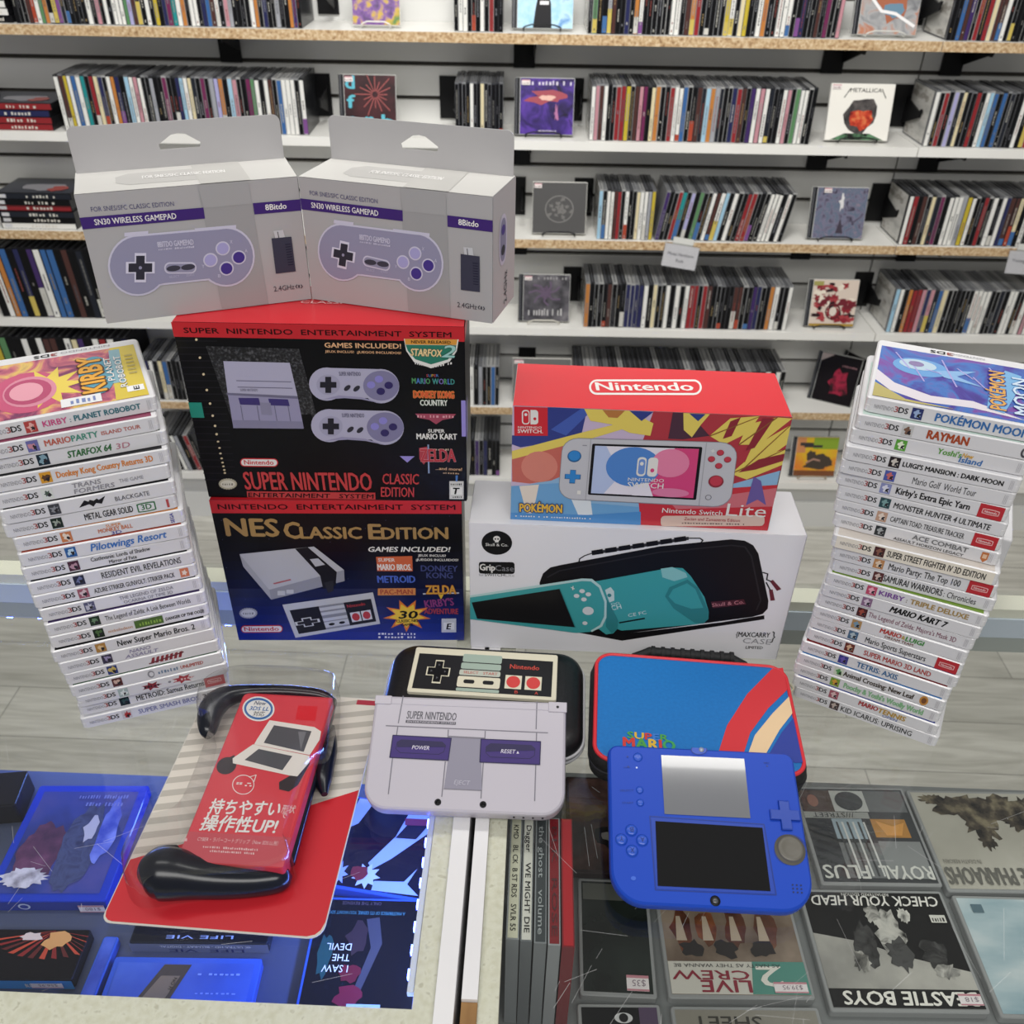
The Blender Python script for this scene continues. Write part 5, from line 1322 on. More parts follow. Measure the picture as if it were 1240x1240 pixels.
# title runs: (text, x0, x1, baseline, cap height, colour, bold, shear); icon colours; extras
LST = [
    ((193, 497), 27.5, 'pink and teal title, topmost', [('KIRBY', .36, .49, .34, .36, '#cc4a86', 4, 0), (':', .505, .51, .34, .3, '#2b6f7c', 3, 0), ('PLANET ROBOBOT', .53, .90, .36, .34, '#2b6f7c', 5, 0)], ('#b5423f', '#e6b0a8'), 1, '#4b4a60'),
    ((195, 521), 26, 'small many-coloured title', [('MARIO', .36, .50, .34, .38, '#c05a48', 4, 0), ('PARTY', .505, .65, .34, .38, '#3f8f7c', 4, 0), ('ISLAND TOUR', .67, .89, .40, .24, '#b8584a', 3, 0)], ('#6a6aa8', '#c88a9a'), 1, '#8a3f5a'),
    ((205, 538), 25, 'dark green slanted title', [('STARFOX 64', .43, .675, .32, .42, '#2c6b38', 5, .2), ('3D', .70, .78, .32, .36, '#b77a8a', 2, .1)], ('#1c2d3c', '#7fa0b0'), 1, '#2d6a4a'),
    ((207.5, 560), 24, 'orange rounded title', [('Donkey Kong Country Returns 3D', .355, .90, .34, .40, '#d9822b', 4, 0)], ('#d89a2a', '#5a3a20'), 1, '#2b2b2e'),
    ((208, 579), 24, 'pale grey two-line title', [('TRANS', .44, .60, .56, .3, '#8f8e96', 4, .1), ('FORMERS', .44, .67, .16, .3, '#8f8e96', 4, .1), ('THE GAME', .70, .84, .36, .24, '#9a99a0', 2, 0)], ('#d8dcd8', '#4a5a50'), 0, '#c9c9cf'),
    ((215, 598), 23.3, 'black winged emblem and thin serif title', [('BLACKGATE', .64, .84, .30, .30, '#55545c', 1, 0)], ('#3a3c44', '#8a8c92'), 0, '#15151a'),
    ((216.5, 615), 22.6, 'black title and green oval mark', [('METAL GEAR SOLID', .455, .735, .34, .44, '#141416', 2, 0), ('3D', .785, .845, .34, .38, '#1e6b3a', 4, 0)], ('#22302a', '#a0a89a'), 2, '#26382c'),
    ((226, 632), 22, 'small orange title and purple maker mark', [('SUPER', .53, .62, .66, .2, '#d98a4a', 3, 0), ('MONKEY BALL', .48, .68, .34, .28, '#c9744a', 4, 0), ('3D', .55, .61, .08, .22, '#4a4a98', 4, 0)], ('#c97a4a', '#e8d8c8'), 0, '#d98a3a'),
    ((230, 650), 22, 'large light blue script title', [('Pilotwings Resort', .41, .865, .30, .52, '#3a74bd', 4, .25)], ('#1f5c9e', '#b8d4e8'), 1, '#a8442e'),
    ((232, 665), 22.8, 'black two-line script title', [('Castlevania: Lords of Shadow', .40, .755, .56, .28, '#222224', 2, 0), ('Mirror of Fate', .50, .665, .16, .26, '#222224', 2, 0)], ('#4a2238', '#b890a0'), 1, '#161114'),
    ((237, 682), 22.8, 'tall condensed black title', [('RESIDENT EVIL REVELATIONS', .43, .915, .28, .46, '#1a1a1c', 1, 0)], ('#1f2540', '#6a74a0'), 0, '#12131a'),
    ((240.7, 697), 23, 'narrow black title and orange end square', [('AZURE STRIKER GUNVOLT: STRIKER PACK', .36, .855, .32, .36, '#222224', 1, 0)], ('#a05a6a', '#d8c0c4'), 0, '#c9a24a'),
    ((246.7, 712.6), 23, 'grey two-line capital title', [('THE LEGEND OF ZELDA', .48, .815, .52, .26, '#8a8994', 2, 0), ('OCARINA OF TIME 3D', .50, .805, .16, .24, '#8a8994', 2, 0)], ('#5a5a78', '#c0c0cc'), 1, '#141416'),
    ((251.6, 729.5), 23, 'long thin black title in mixed case', [('The Legend of Zelda: A Link Between Worlds', .36, .895, .32, .38, '#26262a', .5, 0)], ('#2a3a2c', '#6a8a6a'), 1, '#3a2a58'),
    ((255, 744), 23, 'green patch and small black title', [('nickelodeon', .355, .505, .34, .24, '#c08a60', 1, 0), ('DANGER OF THE OOZE', .715, .965, .34, .24, '#161618', 4, .1)], ('#1e2a1e', '#4a6a3a'), 3, '#c98a2c'),
    ((256.4, 761), 23, 'black rounded title in mixed case', [('New Super Mario Bros. 2', .40, .895, .30, .46, '#1c1c1e', 2.5, .05)], ('#b0803a', '#e0c090'), 1, '#141416'),
    ((262.5, 774), 23.2, 'faint grey-violet two-line title', [('NANO', .44, .575, .54, .28, '#8f8aa6', 4, .2), ('ASSAULT', .405, .62, .16, .28, '#8f8aa6', 4, .2)], ('#3a3446', '#9a90b0'), 0, '#2f4a38'),
    ((267.3, 787.6), 22.8, 'slanted dark red outlined lettering', [], ('#2a3a78', '#c8b060'), 4, '#8a2a2a'),
    ((272, 802), 22.8, 'grey lettering and a red word at right', [('UNLIMITED', .71, .86, .36, .28, '#b0483c', 4, .1)], ('#5a2a26', '#d0b0a0'), 5, '#2c5a3a'),
    ((278, 815), 22.4, 'two small red emblems', [], ('#a8b8b8', '#e0e6e6'), 6, '#c9c9d0'),
    ((278, 826), 22, 'red end block and black title', [('METROID: Samus Returns', .375, .83, .28, .48, '#1c1c1e', 1.5, 0)], ('#16262a', '#2a4a4a'), 7, '#c9c9d0'),
    ((280, 842), 21.6, 'pale blue-grey title, undermost', [('SUPER SMASH BROS.', .375, .79, .32, .40, '#7d80ac', 3, 0), ('3DS', .81, .92, .32, .42, '#17171c', 5, 0)], ('#c9c4c8', '#b02a2a'), 0, '#c9c9d0')]
RST = [
    ((1045, 498), -20.5, 'broad blue title, topmost', [('POKÉMON MOON', .40, .905, .28, .50, '#2f6cae', 5, 0)], ('#26306a', '#9ab0d8'), 0, '#9fc4d8'),
    ((1034, 518.5), -19.5, 'bold rust-orange title', [('RAYMAN', .41, .635, .26, .54, '#a8441c', 6, 0), ], ('#c8c8c8', '#7a5a4a'), 8, '#bcd0c8'),
    ((1027, 535.5), -20, 'green and blue jumbled title', [('Yoshi\'s', .505, .635, .44, .36, '#5a9a3a', 5, .1), ('New', .64, .70, .5, .3, '#d0a040', 4, .2), ('Island', .63, .755, .16, .38, '#3a70b0', 5, .1)], ('#5aa03a', '#e8f0d8'), 1, '#dcdcdc'),
    ((1020, 556), -19.5, 'small heavy black title', [('LUIGI\'S MANSION : DARK MOON', .345, .905, .34, .32, '#141416', 5, 0)], ('#2a2226', '#d0c8c0'), 1, '#d8d8dc'),
    ((1015, 572), -20, 'thin grey-black title, letters widely spaced', [('Mario Golf  World Tour', .43, .79, .30, .46, '#3a3a3e', .5, 0)], ('#4a5aa8', '#c86a6a'), 1, '#cfd2e0'),
    ((1011, 586), -21.8, 'bold quirky black title and red end block', [('Kirby\'s Extra Epic Yarn', .36, .785, .32, .44, '#1c1a1c', 4, 0)], ('#8a90c0', '#e0e0f0'), 7, '#26234a'),
    ((1011, 603), -22.2, 'small-capital black serif title', [('MONSTER HUNTER 4 ULTIMATE', .35, .91, .30, .40, '#242426', 2.5, .1)], ('#2a4a50', '#7aa0a0'), 0, '#d0d0d4'),
    ((1007.7, 619), -22.6, 'condensed thin title and red end block', [('CAPTAIN TOAD: TREASURE TRACKER', .35, .785, .32, .38, '#3a3a3c', 1, 0)], ('#c09a84', '#e8d8cc'), 7, '#d0d0d4'),
    ((1006.5, 636), -22.8, 'grey outlined title and an orange crest', [('ACE COMBAT', .49, .815, .50, .34, '#77777a', 5, 0), ('ASSAULT HORIZON LEGACY', .385, .80, .14, .2, '#4a4a4c', 4, 0)], ('#33363a', '#a0a4a8'), 9, '#d0d0d4'),
    ((1005, 661.8), -21, 'cream spine and condensed black title', [('SUPER STREET FIGHTER IV 3D EDITION', .345, .925, .30, .46, '#222224', 1.5, 0)], ('#4a1f22', '#8a5a4a'), 10, '#d0c8c0'),
    ((1005, 676), -21.2, 'mixed-case title and red end block', [('Mario Party: The Top 100', .36, .79, .28, .48, '#28282a', 1, 0)], ('#c08a5a', '#e8d0b8'), 7, '#17171a'),
    ((1005, 690.8), -22, 'two-style black title, tiny red mark', [('SAMURAI WARRIORS', .33, .69, .28, .50, '#1c1c1e', 1.5, 0), (': Chronicles', .70, .89, .28, .46, '#2a2a2c', .5, 0)], ('#5a2a2a', '#d0b8b0'), 1, '#b89a5a'),
    ((998, 706.5), -23.4, 'purple word followed by tan words', [('KIRBY', .345, .50, .34, .36, '#7a4a9a', 6, 0), (':', .515, .52, .34, .3, '#5a4a2a', 3, 0), ('TRIPLE DELUXE', .54, .89, .32, .38, '#a88a52', 6, 0)], ('#c04a6a', '#f0b0c0'), 1, '#7a9a3c'),
    ((993, 720), -23.9, 'heavy black slanted title', [('MARIO KART 7', .445, .80, .28, .46, '#121214', 6, .3)], ('#8a6a8a', '#d0c0d0'), 1, '#d4d4d8'),
    ((988, 732), -24.4, 'thin wine-red title', [('The Legend of Zelda: Majora\'s Mask 3D', .34, .89, .32, .40, '#7a3450', .7, 0)], ('#4a1a1c', '#a04a3a'), 1, '#d4d4d8'),
    ((982, 746), -25, 'bulky red and green title', [('MARIO', .45, .585, .46, .36, '#b8352c', 6, .1), ('&', .59, .61, .46, .3, '#b89a3a', 4, 0), ('LUIGI', .615, .73, .42, .36, '#3a8a3a', 6, .1), ('DREAM TEAM', .49, .67, .14, .2, '#7a4a3a', 3, 0)], ('#b08a5a', '#7a98b0'), 1, '#d4d4d8'),
    ((978.7, 758.5), -26, 'mixed-case title and red end block', [('Mario Sports Superstars', .38, .77, .28, .46, '#28282a', 1, 0)], ('#4a6a8a', '#b0c0c8'), 7, '#c8cad8'),
    ((975, 773), -26.2, 'bold red capital title', [('SUPER MARIO 3D LAND', .395, .83, .30, .42, '#b03a36', 3, 0)], ('#6a2a22', '#d8b090'), 1, '#3a4a8a'),
    ((967.8, 787.6), -25.8, 'bold blue capital title', [('TETRIS: AXIS', .39, .66, .30, .44, '#2f6698', 3.5, 0)], ('#3a3a8a', '#6a5ab0'), 1, '#7a1c20'),
    ((963, 802), -25.8, 'dark rounded title and an orange coin mark', [('Animal Crossing: New Leaf', .33, .80, .30, .42, '#3a2f24', 4, 0)], ('#d0d8c8', '#5a9a5a'), 11, '#3a78b8'),
    ((959, 814), -26.4, 'pale green outlined title', [('Poochy & Yoshi\'s Woolly World', .36, .89, .30, .46, '#86b88a', 6, 0)], ('#7aa03a', '#d8a040'), 1, '#2c4a8a'),
    ((958, 829), -26.4, 'red and gold slanted title', [('MARIO', .47, .60, .40, .40, '#a83438', 6, .1), ('TENNIS', .605, .785, .36, .42, '#b8923a', 6, .1), ('OPEN', .64, .74, .1, .22, '#6a7ab0', 4, .1)], ('#a85a6a', '#e0c0c0'), 1, '#3a4a9a'),
    ((959, 842), -26.6, 'thin rounded black title, undermost', [('KID ICARUS: UPRISING', .345, .83, .26, .46, '#2a2a2c', 1.5, 0)], ('#4a3a3a', '#c0b0a8'), 1, '#d4d4d8')]


def spine_art(f, titles, icon, ex, k):
    f.rect(0.028, 0.05, 0.972, 0.95, sleeve2 if ex == 10 else sleeve, 1)
    f.text('NINTENDO', .055, .36, .165, .36, .26, g8, 3, 0); f.text('3', .168, .36, .19, .36, .36, rr3, 3, 3); f.text('DS', .193, .36, .245, .36, .36, dk, 3, 4)
    f.rect(.265, .14, .328, .86, M(icon[0], .4), 3); f.blob(.297, .5, .02, .24, M(icon[1], .4), 4, k + 3, rough=.5); f.blob(.305, .4, .01, .14, M('#2c2a30', .4), 5, k + 9, rough=.5)
    for txt, x0, x1, y, h, c, bo, sh in titles: f.text(txt, x0, y, x1, y, h, M(c, .4), 4, bo, sh)
    if ex in (1, 3, 9, 11):
        for q in range(3): f.rect(.940 + q * .008, .2, .943 + q * .008, .82, M('#b9b8bd'), 3)
    if ex == 2: f.rr(.76, .16, .87, .84, .12, M('#1e6b3a'), 2); f.rr(.768, .24, .862, .76, .1, sleeve, 3); f.rect(.935, .2, .95, .8, M('#b84a4a'), 3)
    if ex == 3: f.rect(.52, .2, .70, .84, M('#4a6a2c', .4), 3); f.scrib(.53, .36, .69, .36, -.3, M('#8ab04a'), 4, 4, 9)
    if ex == 4:
        for q in range(7): f.poly([(.54 + q * .03, .25), (.56 + q * .03, .25), (.575 + q * .03, .78), (.556 + q * .03, .74)], M('#8a2430'), 3)
        f.line([(.53, .3), (.76, .66)], .02, M('#6a2a34'), 3)
    if ex == 5: f.ell(.515, .5, .022, .32, g8, 3); f.ell(.518, .5, .014, .2, sleeve, 4); f.scrib(.54, .36, .70, .36, -.3, M('#6f86a0'), 4, 4, 8)
    if ex == 6: f.star(.48, .5, .07, .4, M('#8a2a34'), 3, 7, .5); f.scrib(.43, .4, .56, .4, -.2, M('#3a2a30'), 4, 5, 6); f.ell(.6, .5, .01, .1, g8, 3); f.star(.69, .5, .08, .4, M('#a83a44'), 3, 7, .5); f.scrib(.63, .4, .76, .4, -.2, M('#e0c0c0'), 4, 6, 6)
    if ex == 7: f.rect(.835, .02, .972, .98, M('#bd2430', .35), 3); f.rr(.855, .3, .95, .7, .2, M('#e6b4b4'), 4); f.rr(.86, .36, .945, .64, .14, M('#bd2430', .35), 5); f.text('Nintendo', .868, .42, .937, .42, .17, M('#f0d0d0'), 6, 3)
    if ex == 8: f.ell(.94, .5, .022, .34, M('#4a4850'), 3); f.ell(.94, .5, .012, .2, M('#c0bfc4'), 4)
    if ex == 9: f.poly([(.895, .85), (.935, .85), (.935, .35), (.915, .1), (.895, .35)], M('#c0703c'), 3); f.rect(.903, .4, .927, .7, M('#e6c0a0'), 4)
    if ex == 11: f.ell(.865, .5, .027, .42, M('#c98a3a'), 3); f.ell(.865, .5, .016, .26, M('#7a4a24'), 4)
    if k == 11: f.rect(.89, .16, .945, .86, M('#d27a56'), 3); f.star(.917, .5, .02, .26, M('#f0dcd0'), 4, 5)
    if k == 5: f.poly([(.43, .3), (.47, .75), (.49, .6), (.5, .72), (.52, .6), (.54, .72), (.55, .6), (.59, .8), (.56, .3), (.53, .42), (.51, .2), (.49, .42)], M('#1c1c20'), 3)
    if k == 7: f.text('SEGA', .915, .84, .915, .14, .03, M('#3a3a98'), 3, 4) if False else f.text('SEGA', .93, .14, .93, .86, .022 * 9.5, M('#3a3a98'), 3, 4)


def kirby_top(f):
    f.rect(0, 0, 1, 1, mixed('pink_gold_scene', [(0.25, '#3a2648'), (0.42, '#8a3f66'), (0.52, '#c86a7a'), (0.62, '#e8c46a'), (0.75, '#6a3a70')], 26, distort=1.5), 1)
    f.ell(.3, .42, .22, .36, M('#c9557a', .25), 2); f.ell(.31, .42, .16, .27, M('#d98aa0', .25), 3); f.star(.42, .45, .24, .36, M('#e9cf5a', .25), 2, 10, .5); f.ell(.30, .42, .14, .22, M('#b84a70', .25), 4); f.ell(.29, .42, .1, .16, M('#e6a0b0', .25), 5)
    f.poly([(.8, 0), (1, 0), (1, 1), (.84, 1)], M('#d9c24a', .25), 3); f.poly([(.8, .3), (.88, .3), (.9, .95), (.83, .95)], M('#8ab0bc', .25), 4); f.ell(.72, .52, .11, .36, M('#5a9ab0', .25), 4)
    f.text('KIRBY', .76, .2, .76, .86, .17, M('#e8a83a', .3), 6, 6, out=M('#5a3a20'), ow=5); f.text('PLANET', .825, .35, .825, .8, .05, M('#e8e6e0'), 6, 4, out=M('#3a4a8a')); f.text('ROBOBOT', .89, .2, .89, .8, .05, M('#e8e6e0'), 6, 4, out=M('#3a4a8a'))
    f.rect(.48, .03, .72, .17, M('#e8e8ea'), 5); f.scrib(.5, .06, .7, .06, -.08, M('#7a8ab8'), 6, 4, 6)
    f.rect(.88, .1, .985, .2, M('#efefef'), 5); f.text('E', .955, .12, .955, .18, .04, ink, 6, 5)
    for q in range(6): f.rect(.92, .42 + q * .07, .97, .455 + q * .07, M('#b8a860'), 5)


def moon_top(f):
    f.rect(0, 0, 1, 1, mixed('violet_blue_night', [(0.28, '#2a2a78'), (0.42, '#4a3a9a'), (0.52, '#3f74c0'), (0.62, '#7a4aa0'), (0.78, '#3a2a70')], 20, distort=1.2), 1)
    f.poly([(0, .5), (.12, .3), (.35, .18), (.6, .22), (.9, .05), (.6, .1), (.3, .05), (.1, .15), (0, .3)], M('#dfd8e0', .25), 2); f.poly([(0, .25), (.2, .04), (.5, .02), (.3, 0), (0, 0)], M('#b9ac6a', .25), 3)
    f.ell(.27, .68, .18, .17, M('#6aa0d8', .25), 2); f.ell(.25, .72, .12, .1, M('#b9d0e0', .25), 3); f.ell(.24, .73, .05, .05, M('#8a7aa8', .25), 4); f.poly([(.36, .66), (.62, .78), (.5, .62), (.66, .5), (.42, .56)], M('#8ab4e0', .25), 3)
    for k in range(8): f.line([(.1 + k * .1, .9 - (k % 3) * .12), (.2 + k * .1, .62 - (k % 2) * .2)], .012, M('#a8a0d8'), 3)
    f.poly([(.68, .14), (.78, .1), (.86, .5), (.9, .84), (.8, .9), (.7, .5)], M('#7ab0dc', .25), 4); f.text('POKÉMON', .79, .14, .79, .84, .11, M('#e0a850', .3), 6, 5, out=M('#3a3f8a'), ow=5); f.text('MOON', .93, .12, .93, .78, .11, M('#cfe0f0', .3), 6, 4, out=M('#2f5fa8'))


for stk, (LS, side) in enumerate(((LST, 'left'), (RST, 'right'))):
    N = len(LS)
    for k, ((u, v), yaw, look, titles, icon, ex, cov) in enumerate(LS):
        z = 0.0004 + (N - 1 - k) * TH * (1.008 if stk == 0 else 0.996)
        p = at_z(u, v, z); a = DR(yaw); ux = Vector((math.cos(a), math.sin(a), 0)); uy = Vector((-ux.y, ux.x, 0))
        A = p - ux * LEN if stk == 0 else Vector(p)
        A.z = z; c = A + ux * LEN / 2 + uy * DEP / 2
        th = TH * (0.985 if stk == 0 else 0.975)
        t = thing('game_case', f'white game case with {look}' + (f', {ordn(k + 1)} in {side} stack' if k not in (0, N - 1) else f' of {side} stack'), 'game case', c, f'white game cases in the {side} stack')
        b = MB(); T = Matrix.Translation(c) @ Matrix.Rotation(a, 4, 'Z')
        b.slab(T, LEN, DEP, (0.0035, 0.0035, 0.005, 0.005), [(0, 0.0012), (0.0012, 0), (th * .47, 0), (th * .5, 0.0003), (th * .53, 0), (th - 0.0012, 0), (th, 0.0012)], plast, n=4)
        b.build('case_shell', t)
        b = MB(); f = Face(b, A, ux, (0, 0, 1), LEN, th, eps=0.00012); f.lift = 0.0001
        spine_art(f, titles, icon, ex, k if stk == 0 else 99); b.build('spine_sleeve', t)
        b = MB(); f = Face(b, A + ux * 0.004 + uy * (0.0014 if k else 0.0035) + Vector((0, 0, th)), ux, uy, LEN - 0.009, DEP - 0.018, eps=0.00008); f.lift = 0.00005
        if k == 0: f.eps = 0.00015; (kirby_top, moon_top)[stk](f)
        else: f.rect(0, 0, 1, 1, M(cov, .3), 1)
        if k == 0:
            g = Face(b, A + Vector((0, 0, th)), ux, uy, LEN, DEP, eps=0.00012); g.lift = 0.00005
            g.text('NINTENDO', .66 if stk else .82, .955, .45 if stk else .52, .955, -.03 if False else .03, g8, 3, 0); g.text('3', .47 - (.0 if stk else -.03), .955, .43 - (0 if stk else -.03), .955, .045, rr3, 3, 4); g.text('DS', .42 + (0 if stk else .03), .955, .33 + (0 if stk else .03), .955, .045, dk, 3, 5)
        b.build('cover_sleeve', t)

# one more case stands on edge against the right stack's side
a = DR(-22.5); ux = Vector((math.cos(a), math.sin(a), 0)); uy = Vector((-ux.y, ux.x, 0))
p = at_z(1226, 657, 0.137); p.z = 0.0004
t = thing('game_case', 'white game case standing upright against the side of right stack, purple sleeve showing', 'game case', p + uy * 0.06, 'white game case upright')
b = MB(); T = slab_T = Matrix(((uy.x, 0, ux.x, p.x - ux.x * .004 + uy.x * .0635), (uy.y, 0, ux.y, p.y - ux.y * .004 + uy.y * .0635), (0, 1, 0, 0.0004 + LEN / 2 - 0.002), (0, 0, 0, 1)))
b.slab(T, 0.125, LEN - 0.004, (0.003, 0.003, 0.003, 0.003), [(-0.011, 0.001), (-0.010, 0), (0.0028, 0), (0.0038, 0.001)], plast, n=4); b.build('case_shell', t)
b = MB(); f = Face(b, T @ Vector((-0.055, -0.062, 0.0039)), uy, (0, 0, 1), 0.11, 0.124); f.rect(0, 0, 1, 1, mixed('lilac_sleeve', [(0.3, '#8a74b8'), (0.7, '#c9b8dc')], 20), 1); b.build('cover_sleeve', t)

# ------------------------------------------------------------------ blister-packed grip
D_ = lambda *p: [(100 + .2903 * a, 800 + .2903 * c) for a, c in p]
bl_, br_, tr_, tl_ = (at_z(*q, 0.002) for q in ((121, 1116), (390, 1137), (455, 846), (247, 866)))
cc = (bl_ + br_ + tr_ + tl_) / 4
t = thing('grip_package', 'blister-packed black handheld grip on a red and striped card', 'grip package', (cc.x, cc.y, 0.0004))
b = MB()
ux = (br_ - bl_).normalized(); ux.z = 0; ux.normalize(); uy = Vector((-ux.y, ux.x, 0))
W_ = (br_ - bl_).length; H_ = (tr_ - br_).dot(uy)
A = bl_.copy(); A.z = 0.0004
skew = ((tl_ - bl_).dot(ux), (tr_ - br_).dot(ux))
T = Matrix.Translation(A + ux * W_ / 2 + uy * H_ / 2) @ Matrix.Rotation(math.atan2(ux.y, ux.x), 4, 'Z')
b.slab(T, W_, H_, (0.008, 0.012, 0.004, 0.004), [(0, 0), (0.0009, 0)], M('#cfcac2', .5), n=5)
f = Face(b, A + Vector((0, 0, 0.0009)), ux, uy, W_, H_, eps=0.0001); f.lift = 0.00005
f = f.sub((0.001, 0.001), (0.999, 0.001), (0.999, 0.999))
q = Face.__new__(Face); q.__dict__.update(f.__dict__)
pts = rrect(1, 1, .05, 4); base_c = M('#d9d3c8', .45); stripe = M('#b7b2a8', .45); cred = M('#c92832', .35)
f.poly([(x + .5, y + .5) for x, y in rrect(.992, .994, .05, 4)], base_c, 1)
for k in range(17):
    y = 0.24 + k * .058; f.poly([(0.004, y), (0.996, y + .16), (0.996, y + .187), (0.004, y + .027)], stripe, 2) if y + .187 < .99 else f.poly([(0.004, min(y, .99)), (max(0.01, (0.985 - y) / .16), 0.99), (max(0.01, (0.96 - y) / .16), 0.99), (0.004, min(y + .027, .99))], stripe, 2)
f.poly([(.05, .004), (.93, .004), (.965, .012), (.985, .028), (.996, .055), (.996, .56), (.6, .42), (.004, .22), (.004, .035), (.012, .018), (.028, .008)], cred, 3)
f.poly([(.86, .965), (.99, .965), (.99, .99), (.86, .99)], M('#a83444', .4), 3)
b.build('backing_card', t)
# inner printed card, standing a little above the backing
zi = 0.033
ib, ir, it_, il = (at_z(*q, zi) for q in ((219, 1041), (347, 1049), (401, 843), (290, 843)))
ux2 = (ir - ib).normalized(); uy2 = Vector((-ux2.y, ux2.x, 0)); w2 = ((ir - ib).length + (it_ - il).length) / 2; h2 = (it_ - ir).dot(uy2); c2 = (ib + ir + it_ + il) / 4
T2 = Matrix.Translation((c2.x, c2.y, zi - 0.022)) @ Matrix.Rotation(math.atan2(ux2.y, ux2.x), 4, 'Z')
b = MB(); b.slab(T2, w2, h2, (0.006, 0.003, 0.003, 0.006), [(0, 0), (0.0215, 0), (0.022, 0.0005)], M('#c8343e', .35), n=4)
A2 = Vector((c2.x, c2.y, zi)) - ux2 * w2 / 2 - uy2 * h2 / 2
f = Face(b, A2, ux2, uy2, w2, h2, quad=((410, 832), (852, 857), (1037, 148), (652, 148)), eps=0.00013); f.lift = 0.0001
prn = M('#d5414b', .35)
f.poly([(420, 820), (845, 845), (1028, 156), (655, 156)], prn, 1); f.poly([(455, 715), (880, 735), (852, 855), (412, 830)], M('#c5505a', .35), 2); f.poly([(885, 190), (970, 190), (962, 252), (875, 250)], M('#d8202c', .35), 2)
f.ell(716, 213, 68, 51, off, 3, n=30); f.ring(716, 213, 61, 45, 9, M('#3f6ea8'), 4); f.text('New', 695, 197, 745, 197, 15, M('#3a4a6a'), 5, 1, .15); f.text('3DS LL', 676, 220, 758, 220, 15, M('#3f6ea8'), 5, 3, .1); f.text('対応', 692, 242, 740, 242, 15, M('#3a3a3e'), 5, 0)
cons = M('#e6e0d8', .35); scr = M('#55555a', .3)
f.poly([(765, 258), (960, 278), (990, 295), (985, 330), (945, 395), (705, 360), (715, 340)], cons, 4); f.poly([(785, 278), (948, 296), (918, 383), (745, 352)], scr, 5)
f.poly([(700, 360), (945, 398), (945, 425), (895, 485), (860, 482), (620, 440), (618, 420)], cons, 4); f.poly([(725, 378), (870, 402), (830, 462), (668, 425)], scr, 5); f.poly([(890, 300), (925, 300), (905, 375)], M('#77777c'), 6)
f.ell(594, 450, 42, 34, M('#3a3437', .35), 3, -0.4); f.poly([(585, 425), (625, 405), (630, 448), (600, 470)], M('#3a3437', .35), 3)
f.poly([(935, 418), (948, 428), (900, 520), (862, 548), (820, 540), (818, 510), (870, 478)], M('#3a3437', .35), 3)
f.ring(668, 525, 46, 40, 3, off, 4); f.line([(690, 494), (720, 484), (712, 512)], 3, off, 4); f.text('カー用品', 636, 531, 702, 533, 14, off, 5, 0)
f.text('持ちやすい', 528, 640, 822, 646, 44, off, 4, 0, .08, out=off, ow=1.3); f.text('形状', 832, 632, 890, 634, 24, off, 4, 0, .08); f.text('で', 832, 655, 856, 656, 18, off, 4, 0)
f.text('操作性UP!', 498, 706, 812, 718, 46, off, 4, 0, .08, out=off, ow=1.3)
f.text('CYBER・ラバーコートグリップ（New 3DS LL用）', 490, 752, 825, 768, 13, M('#e8c4c4'), 4, 0); f.scrib(515, 780, 755, 792, 9, M('#e8c4c4'), 4, 3, 26); f.scrib(535, 796, 730, 806, 9, M('#e8c4c4'), 4, 4, 22); f.rect(412, 742, 450, 754, M('#e0b4b6'), 3)
b.build('insert_card', t)
# black rubber grip: two bulbs and the rail that joins them
rub = M('#0e121d', .22, spec=.45)
b = MB()


def gp(u, v, z): return at_z(u, v, z)




def fine(P, n=4):
    out = []
    for i in range(len(P) - 1):
        p0, p1, p2, p3 = (np.array(P[min(max(i + k - 1, 0), len(P) - 1)], float) for k in range(4))
        for k in range(n):
            t_ = k / n; out.append(0.5 * ((2 * p1) + (p2 - p0) * t_ + (2 * p0 - 5 * p1 + 4 * p2 - p3) * t_ * t_ + (3 * p1 - p0 - 3 * p2 + p3) * t_ ** 3))
    return out + [np.array(P[-1], float)]


def limb(P, nseg=20):
    Q = fine([(*gp(u, v, z), r) for u, v, z, r in P])
    b.tube([Vector(q[:3]) for q in Q], [max(float(q[3]), 0.001) for q in Q], rub, nseg)


limb(((168, 1066, .022, .003), (172, 1064, .022, .011), (181, 1061, .0225, .0175), (195, 1058, .023, .0212), (212, 1059, .0225, .0208), (240, 1063, .019, .0172), (275, 1066, .0165, .0150), (312, 1066, .0145, .0132), (340, 1062, .0135, .0120), (350, 1059, .013, .006), (352, 1058, .013, .002)))
limb(((182, 1052, .022, .010), (194, 1042, .022, .0115), (206, 1034, .021, .0085), (216, 1028, .020, .004)), 16)
limb(((252, 893, .018, .003), (252, 886, .019, .008), (253, 872, .021, .0112), (257, 858, .023, .0128), (268, 847, .024, .0122), (285, 841, .024, .0095), (310, 838, .0225, .0075), (350, 838, .021, .0068), (388, 842, .019, .006), (406, 850, .018, .0025)), 18)
limb(((393, 962, .012, .003), (391, 945, .012, .0085), (393, 925, .012, .010), (398, 905, .012, .0085), (402, 880, .012, .003)), 16)
b.tube([gp(*q) for q in ((351, 1046, .016), (362, 1005, .016), (377, 950, .016), (392, 895, .016), (403, 850, .018))], 0.0045, rub, 10)
b.build('grip', t)
# clear moulded blister over it all
blister = clear_mat('clear_blister', '#fbfbfb', ior=1.46, rough=0.09, base=0.03)
b = MB()


def hull(outline, zl, r0, r1):
    """moulded cell: outline pixels at card level, rising to zl"""
    base_ = [at_z(u, v, 0.0016) for u, v in outline]; c = sum(base_, Vector()) / len(base_)
    rings = []
    for zz, k in ((0.0016, 1.0), (zl * .5, .985), (zl * .85, .965), (zl, .92)):
        rings.append([Vector((c.x + (p.x - c.x) * k, c.y + (p.y - c.y) * k, zz)) for p in base_])
    b.loft(rings, blister, False, True)


